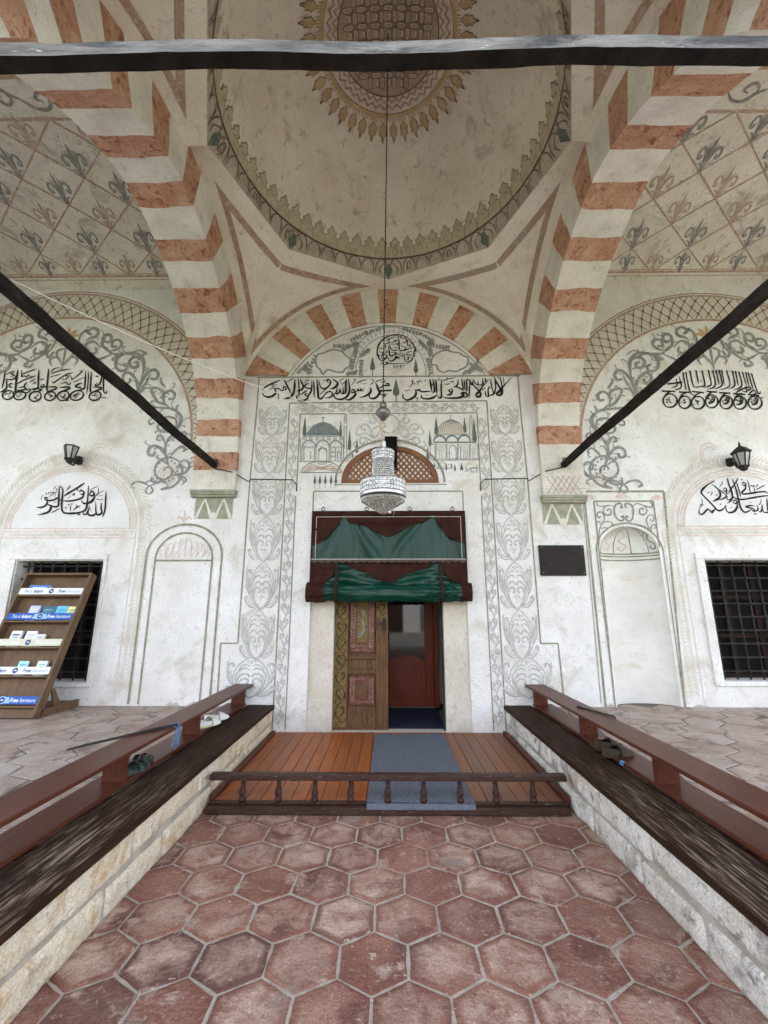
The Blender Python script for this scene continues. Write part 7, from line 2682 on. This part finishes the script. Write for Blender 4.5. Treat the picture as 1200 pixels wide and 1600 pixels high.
def shoe(name, label, group, loc, rz, kind, mats, L=.27, W=.10):
    t_ = thing(name, label, 'shoe', loc, group)
    ca, sa = math.cos(rz), math.sin(rz)
    T = lambda x, y, z: (loc[0] + x * ca - y * sa, loc[1] + x * sa + y * ca, loc[2] + z)
    ol = sole_outline(L, W)
    mb = MB()
    h = .022
    n = len(ol)
    rings = [[T(x * k, y * k, z + (.008 * (x / L * 2) ** 2 if z > 0 else 0)) for x, y in ol] for k, z in ((.95, 0), (1, .006), (1, h - .004), (.96, h))]
    vs = sum(rings, [])
    fs = [(q * n + k, q * n + (k + 1) % n, (q + 1) * n + (k + 1) % n, (q + 1) * n + k) for q in range(3) for k in range(n)]
    fs += [tuple(range(n - 1, -1, -1)), tuple(3 * n + k for k in range(n))]
    mb.add(vs, fs)
    mb.build('sole', mats[0], t_, smooth=False)
    mb = MB()
    def upper(x0, x1, hh, closed_toe):
        def f(u, v):
            x = (x0 + (x1 - x0) * u) * L
            t2 = min(1, abs(x) / (L / 2) * .98)
            wv = math.sqrt(max(0, 1 - t2 * t2)) * W * .56 + .004
            k = math.sin(PI * (.5 * u + .5)) if closed_toe else 1
            a = PI * v
            return T(x, wv * math.cos(a), .012 + max(.004, hh * (k ** .6 if closed_toe else 1) * (1 - .25 * u)) * math.sin(a) ** .75)
        mb.grid(f, 14, 16)
        mb.grid(lambda u, v: (lambda p: (p[0], p[1], p[2] - .005))(f(u, v)), 14, 16)
    if kind == 'clog':
        upper(.0, .495, .072, True)
        def rim(u, v):
            a = PI * .5 + PI * u
            x, y = math.cos(a) * L * .49, math.sin(a) * W * .47
            hh = .022 + .030 * (.5 - .5 * math.cos(2 * PI * u)) * .6 + .014
            return T(x, y, h - .004 + hh * v)
        mb.grid(rim, 20, 3)
    elif kind == 'slide':
        upper(.02, .16, .055, False)
        upper(.24, .34, .048, False)
        def rim(u, v):
            a = PI * .62 + PI * .76 * u
            return T(math.cos(a) * L * .485, math.sin(a) * W * .48, h - .004 + .018 * v)
        mb.grid(rim, 16, 2)
    else:
        upper(-.02, .49, .060, True)
        def rim(u, v):
            a = PI * .5 + PI * u
            return T(math.cos(a) * L * .47, math.sin(a) * W * .46, h - .004 + (.035 + .02 * math.sin(PI * u)) * v)
        mb.grid(rim, 20, 4)
    mb.build('upper', mats[1], t_, smooth=True)
    if kind == 'moc':
        mb = MB()
        for s in (-1, 1):
            pts = [T(.02 * L + .16 * L * i / 8, s * (.03 - .02 * i / 8), .072 - .012 * i / 8) for i in range(9)]
            mb.tube(pts, .005, 6)
        mb.tube([T(.01, -.035, .062), T(.012, 0, .077), T(.01, .035, .062)], .006, 6)
        mb.build('strap', M['rubber_green'], t_)


ZB = .4055
GW = 'white rubber clogs on the left rack'
shoe('clog', 'white clog nearer the path, on the left shoe rack', GW, (-1.745, 4.50, ZB), R(62), 'clog', (M['rubber_yellow'], M['rubber_white']), .27, .105)
shoe('clog', 'white clog farther back and tilted behind its pair, on the left shoe rack', GW, (-1.755, 4.72, ZB), R(52), 'clog', (M['rubber_yellow'], M['rubber_white']), .27, .105)
GG = 'dark green rubber sandals on the left rack'
shoe('sandal', 'dark green rubber sandal in front of its pair, left shoe rack', GG, (-1.765, 3.275, ZB), R(68), 'slide', (M['rubber_green'], M['rubber_green']), .25, .10)
shoe('sandal', 'dark green rubber sandal behind its pair, left shoe rack', GG, (-1.825, 3.43, ZB), R(66), 'slide', (M['rubber_green'], M['rubber_green']), .25, .10)
GS = 'brown suede shoes on the right rack'
shoe('suede_shoe', 'brown suede shoe in front, on the right shoe rack', GS, (1.76, 3.66, ZB), R(12), 'moc', (M['suede'], M['suede']), .27, .105)
shoe('suede_shoe', 'brown suede shoe behind its pair, on the right shoe rack', GS, (1.78, 3.84, ZB), R(18), 'moc', (M['suede'], M['suede']), .27, .105)

mb = MB()
mb.tube([(-1.64, 3.60, .634), (-1.75, 3.47, .632), (-2.03, 3.13, .618), (-2.10, 3.05, .612)], [.010, .010, .008, .005], 8)
tag(mb.build('walking_stick', M['iron'], None, smooth=True), 'thin dark stick lying across the left shoe rack top', 'stick')
mb = MB()
rr = random.Random(3)
for k in range(5):
    y0 = 3.58 + k * .014
    mb.tube([(-1.642 + rr.uniform(-.01, .02), y0, .628), (-1.632 + rr.uniform(0, .006), y0 + rr.uniform(-.03, .03), .60), (-1.630, y0 + rr.uniform(-.05, .05), .56), (-1.634 + rr.uniform(-.02, .01), y0 + rr.uniform(-.06, .06), .49), (-1.64, y0 + rr.uniform(-.05, .05), .45 + rr.uniform(0, .06)), (-1.65, y0 + rr.uniform(-.03, .05), .54), (-1.645, y0 + .01, .60)], .0019, 5)
mb.tube([(-1.645, 3.57, .63), (-1.70, 3.6, .632), (-1.67, 3.66, .63), (-1.64, 3.62, .628)], .004, 5)
tag(mb.build('blue_twine', M['cord_blue'], None, smooth=True), 'loops of blue twine tied to the left shoe rack', 'twine')
mb = MB()
for k in range(4):
    y0 = 3.50 + k * .014
    mb.tube([(1.735, y0, .408), (1.722, y0 + .004, .409), (1.716, y0 + .002, .395), (1.706, y0 - .01, .388)], .003, 5)
tag(mb.build('blue_twine', M['cord_blue'], None, smooth=True), 'small knot of blue twine on the right shoe rack lower board', 'twine')
mb = MB()
mb.tube([(1.745, 4.30, .629), (1.80, 4.13, .629), (1.872, 3.93, .632)], [.007, .006, .006], 8)
mb.tube([(1.872, 3.93, .632), (1.885, 3.91, .63), (1.885, 3.89, .615), (1.872, 3.90, .60)], .008, 8)
tag(mb.build('shoehorn', M['iron'], None, smooth=True), 'thin dark shoehorn lying on the right shoe rack top', 'shoehorn')

# ------------------------------------------------------------------ across the courtyard (mirrored in the dark door glass)
hs = thing('courtyard_house', 'white courtyard house with a tiled roof facing the porch', 'house', (-3, -17, 0))
mb = MB()
mb.box(-9, 2.2, -22, -17, -.03, 4.6)
mb.build('wall', M['plaster_white'], hs)
mb = MB()
mb.prism([(-23, 4.601), (-16.4, 4.601), (-19.5, 6.4)], lambda y, z: (-9.4, y, z), lambda y, z: (2.6, y, z))
mb.build('roof', M['stripe_red'], hs)
for x in (-7.5, -4.8, -2.2, .6):
    mb = MB()
    mb.box(x - .45, x + .45, -17.01, -16.94, 2.6, 3.9)
    mb.build('window', M['shutter'], hs)
mb = MB()
mb.box(-.1, 1.0, -17.01, -16.93, 0, 2.2)
mb.build('door', M['rail_wood'], hs)
for i, (x, y, lab) in enumerate(((5.2, -13, 'leafy courtyard tree standing nearer the path'), (8.5, -16, 'leafy courtyard tree standing beyond the nearer tree'))):
    tr_ = thing('courtyard_tree', lab, 'tree', (x, y, 0))
    mb = MB()
    mb.tube([(x, y, -.03), (x + .05, y, 1.2), (x - .05, y + .05, 2.2), (x, y, 3.6)], [.16, .13, .11, .05], 8)
    for a in range(5):
        mb.tube([(x, y, 1.9 + a * .3), (x + math.cos(a * 2.3) * .7, y + math.sin(a * 2.3) * .7, 2.7 + a * .35)], [.06, .02], 6)
    mb.build('trunk', M['dark_wood'], tr_)
    mb = MB()
    rr = random.Random(40 + i)
    for q_ in range(1600):
        th_, ph, rad = rr.uniform(0, 2 * PI), math.acos(rr.uniform(-1, 1)), rr.uniform(.35, 1) ** .5
        k_ = 1 + .25 * noise.noise((math.cos(th_) * 2, math.sin(th_) * 2, ph * 2 + i))
        c = Vector((x + 1.7 * k_ * rad * math.sin(ph) * math.cos(th_), y + 1.7 * k_ * rad * math.sin(ph) * math.sin(th_), 3.4 + 1.7 * k_ * rad * math.cos(ph)))
        u_ = Vector((rr.gauss(0, 1), rr.gauss(0, 1), rr.gauss(0, 1))).normalized() * .14
        v_ = u_.orthogonal().normalized() * .08
        mb.add([c - u_, c + v_, c + u_, c - v_], [(0, 1, 2, 3)])
    mb.build('crown', M['grass'], tr_)
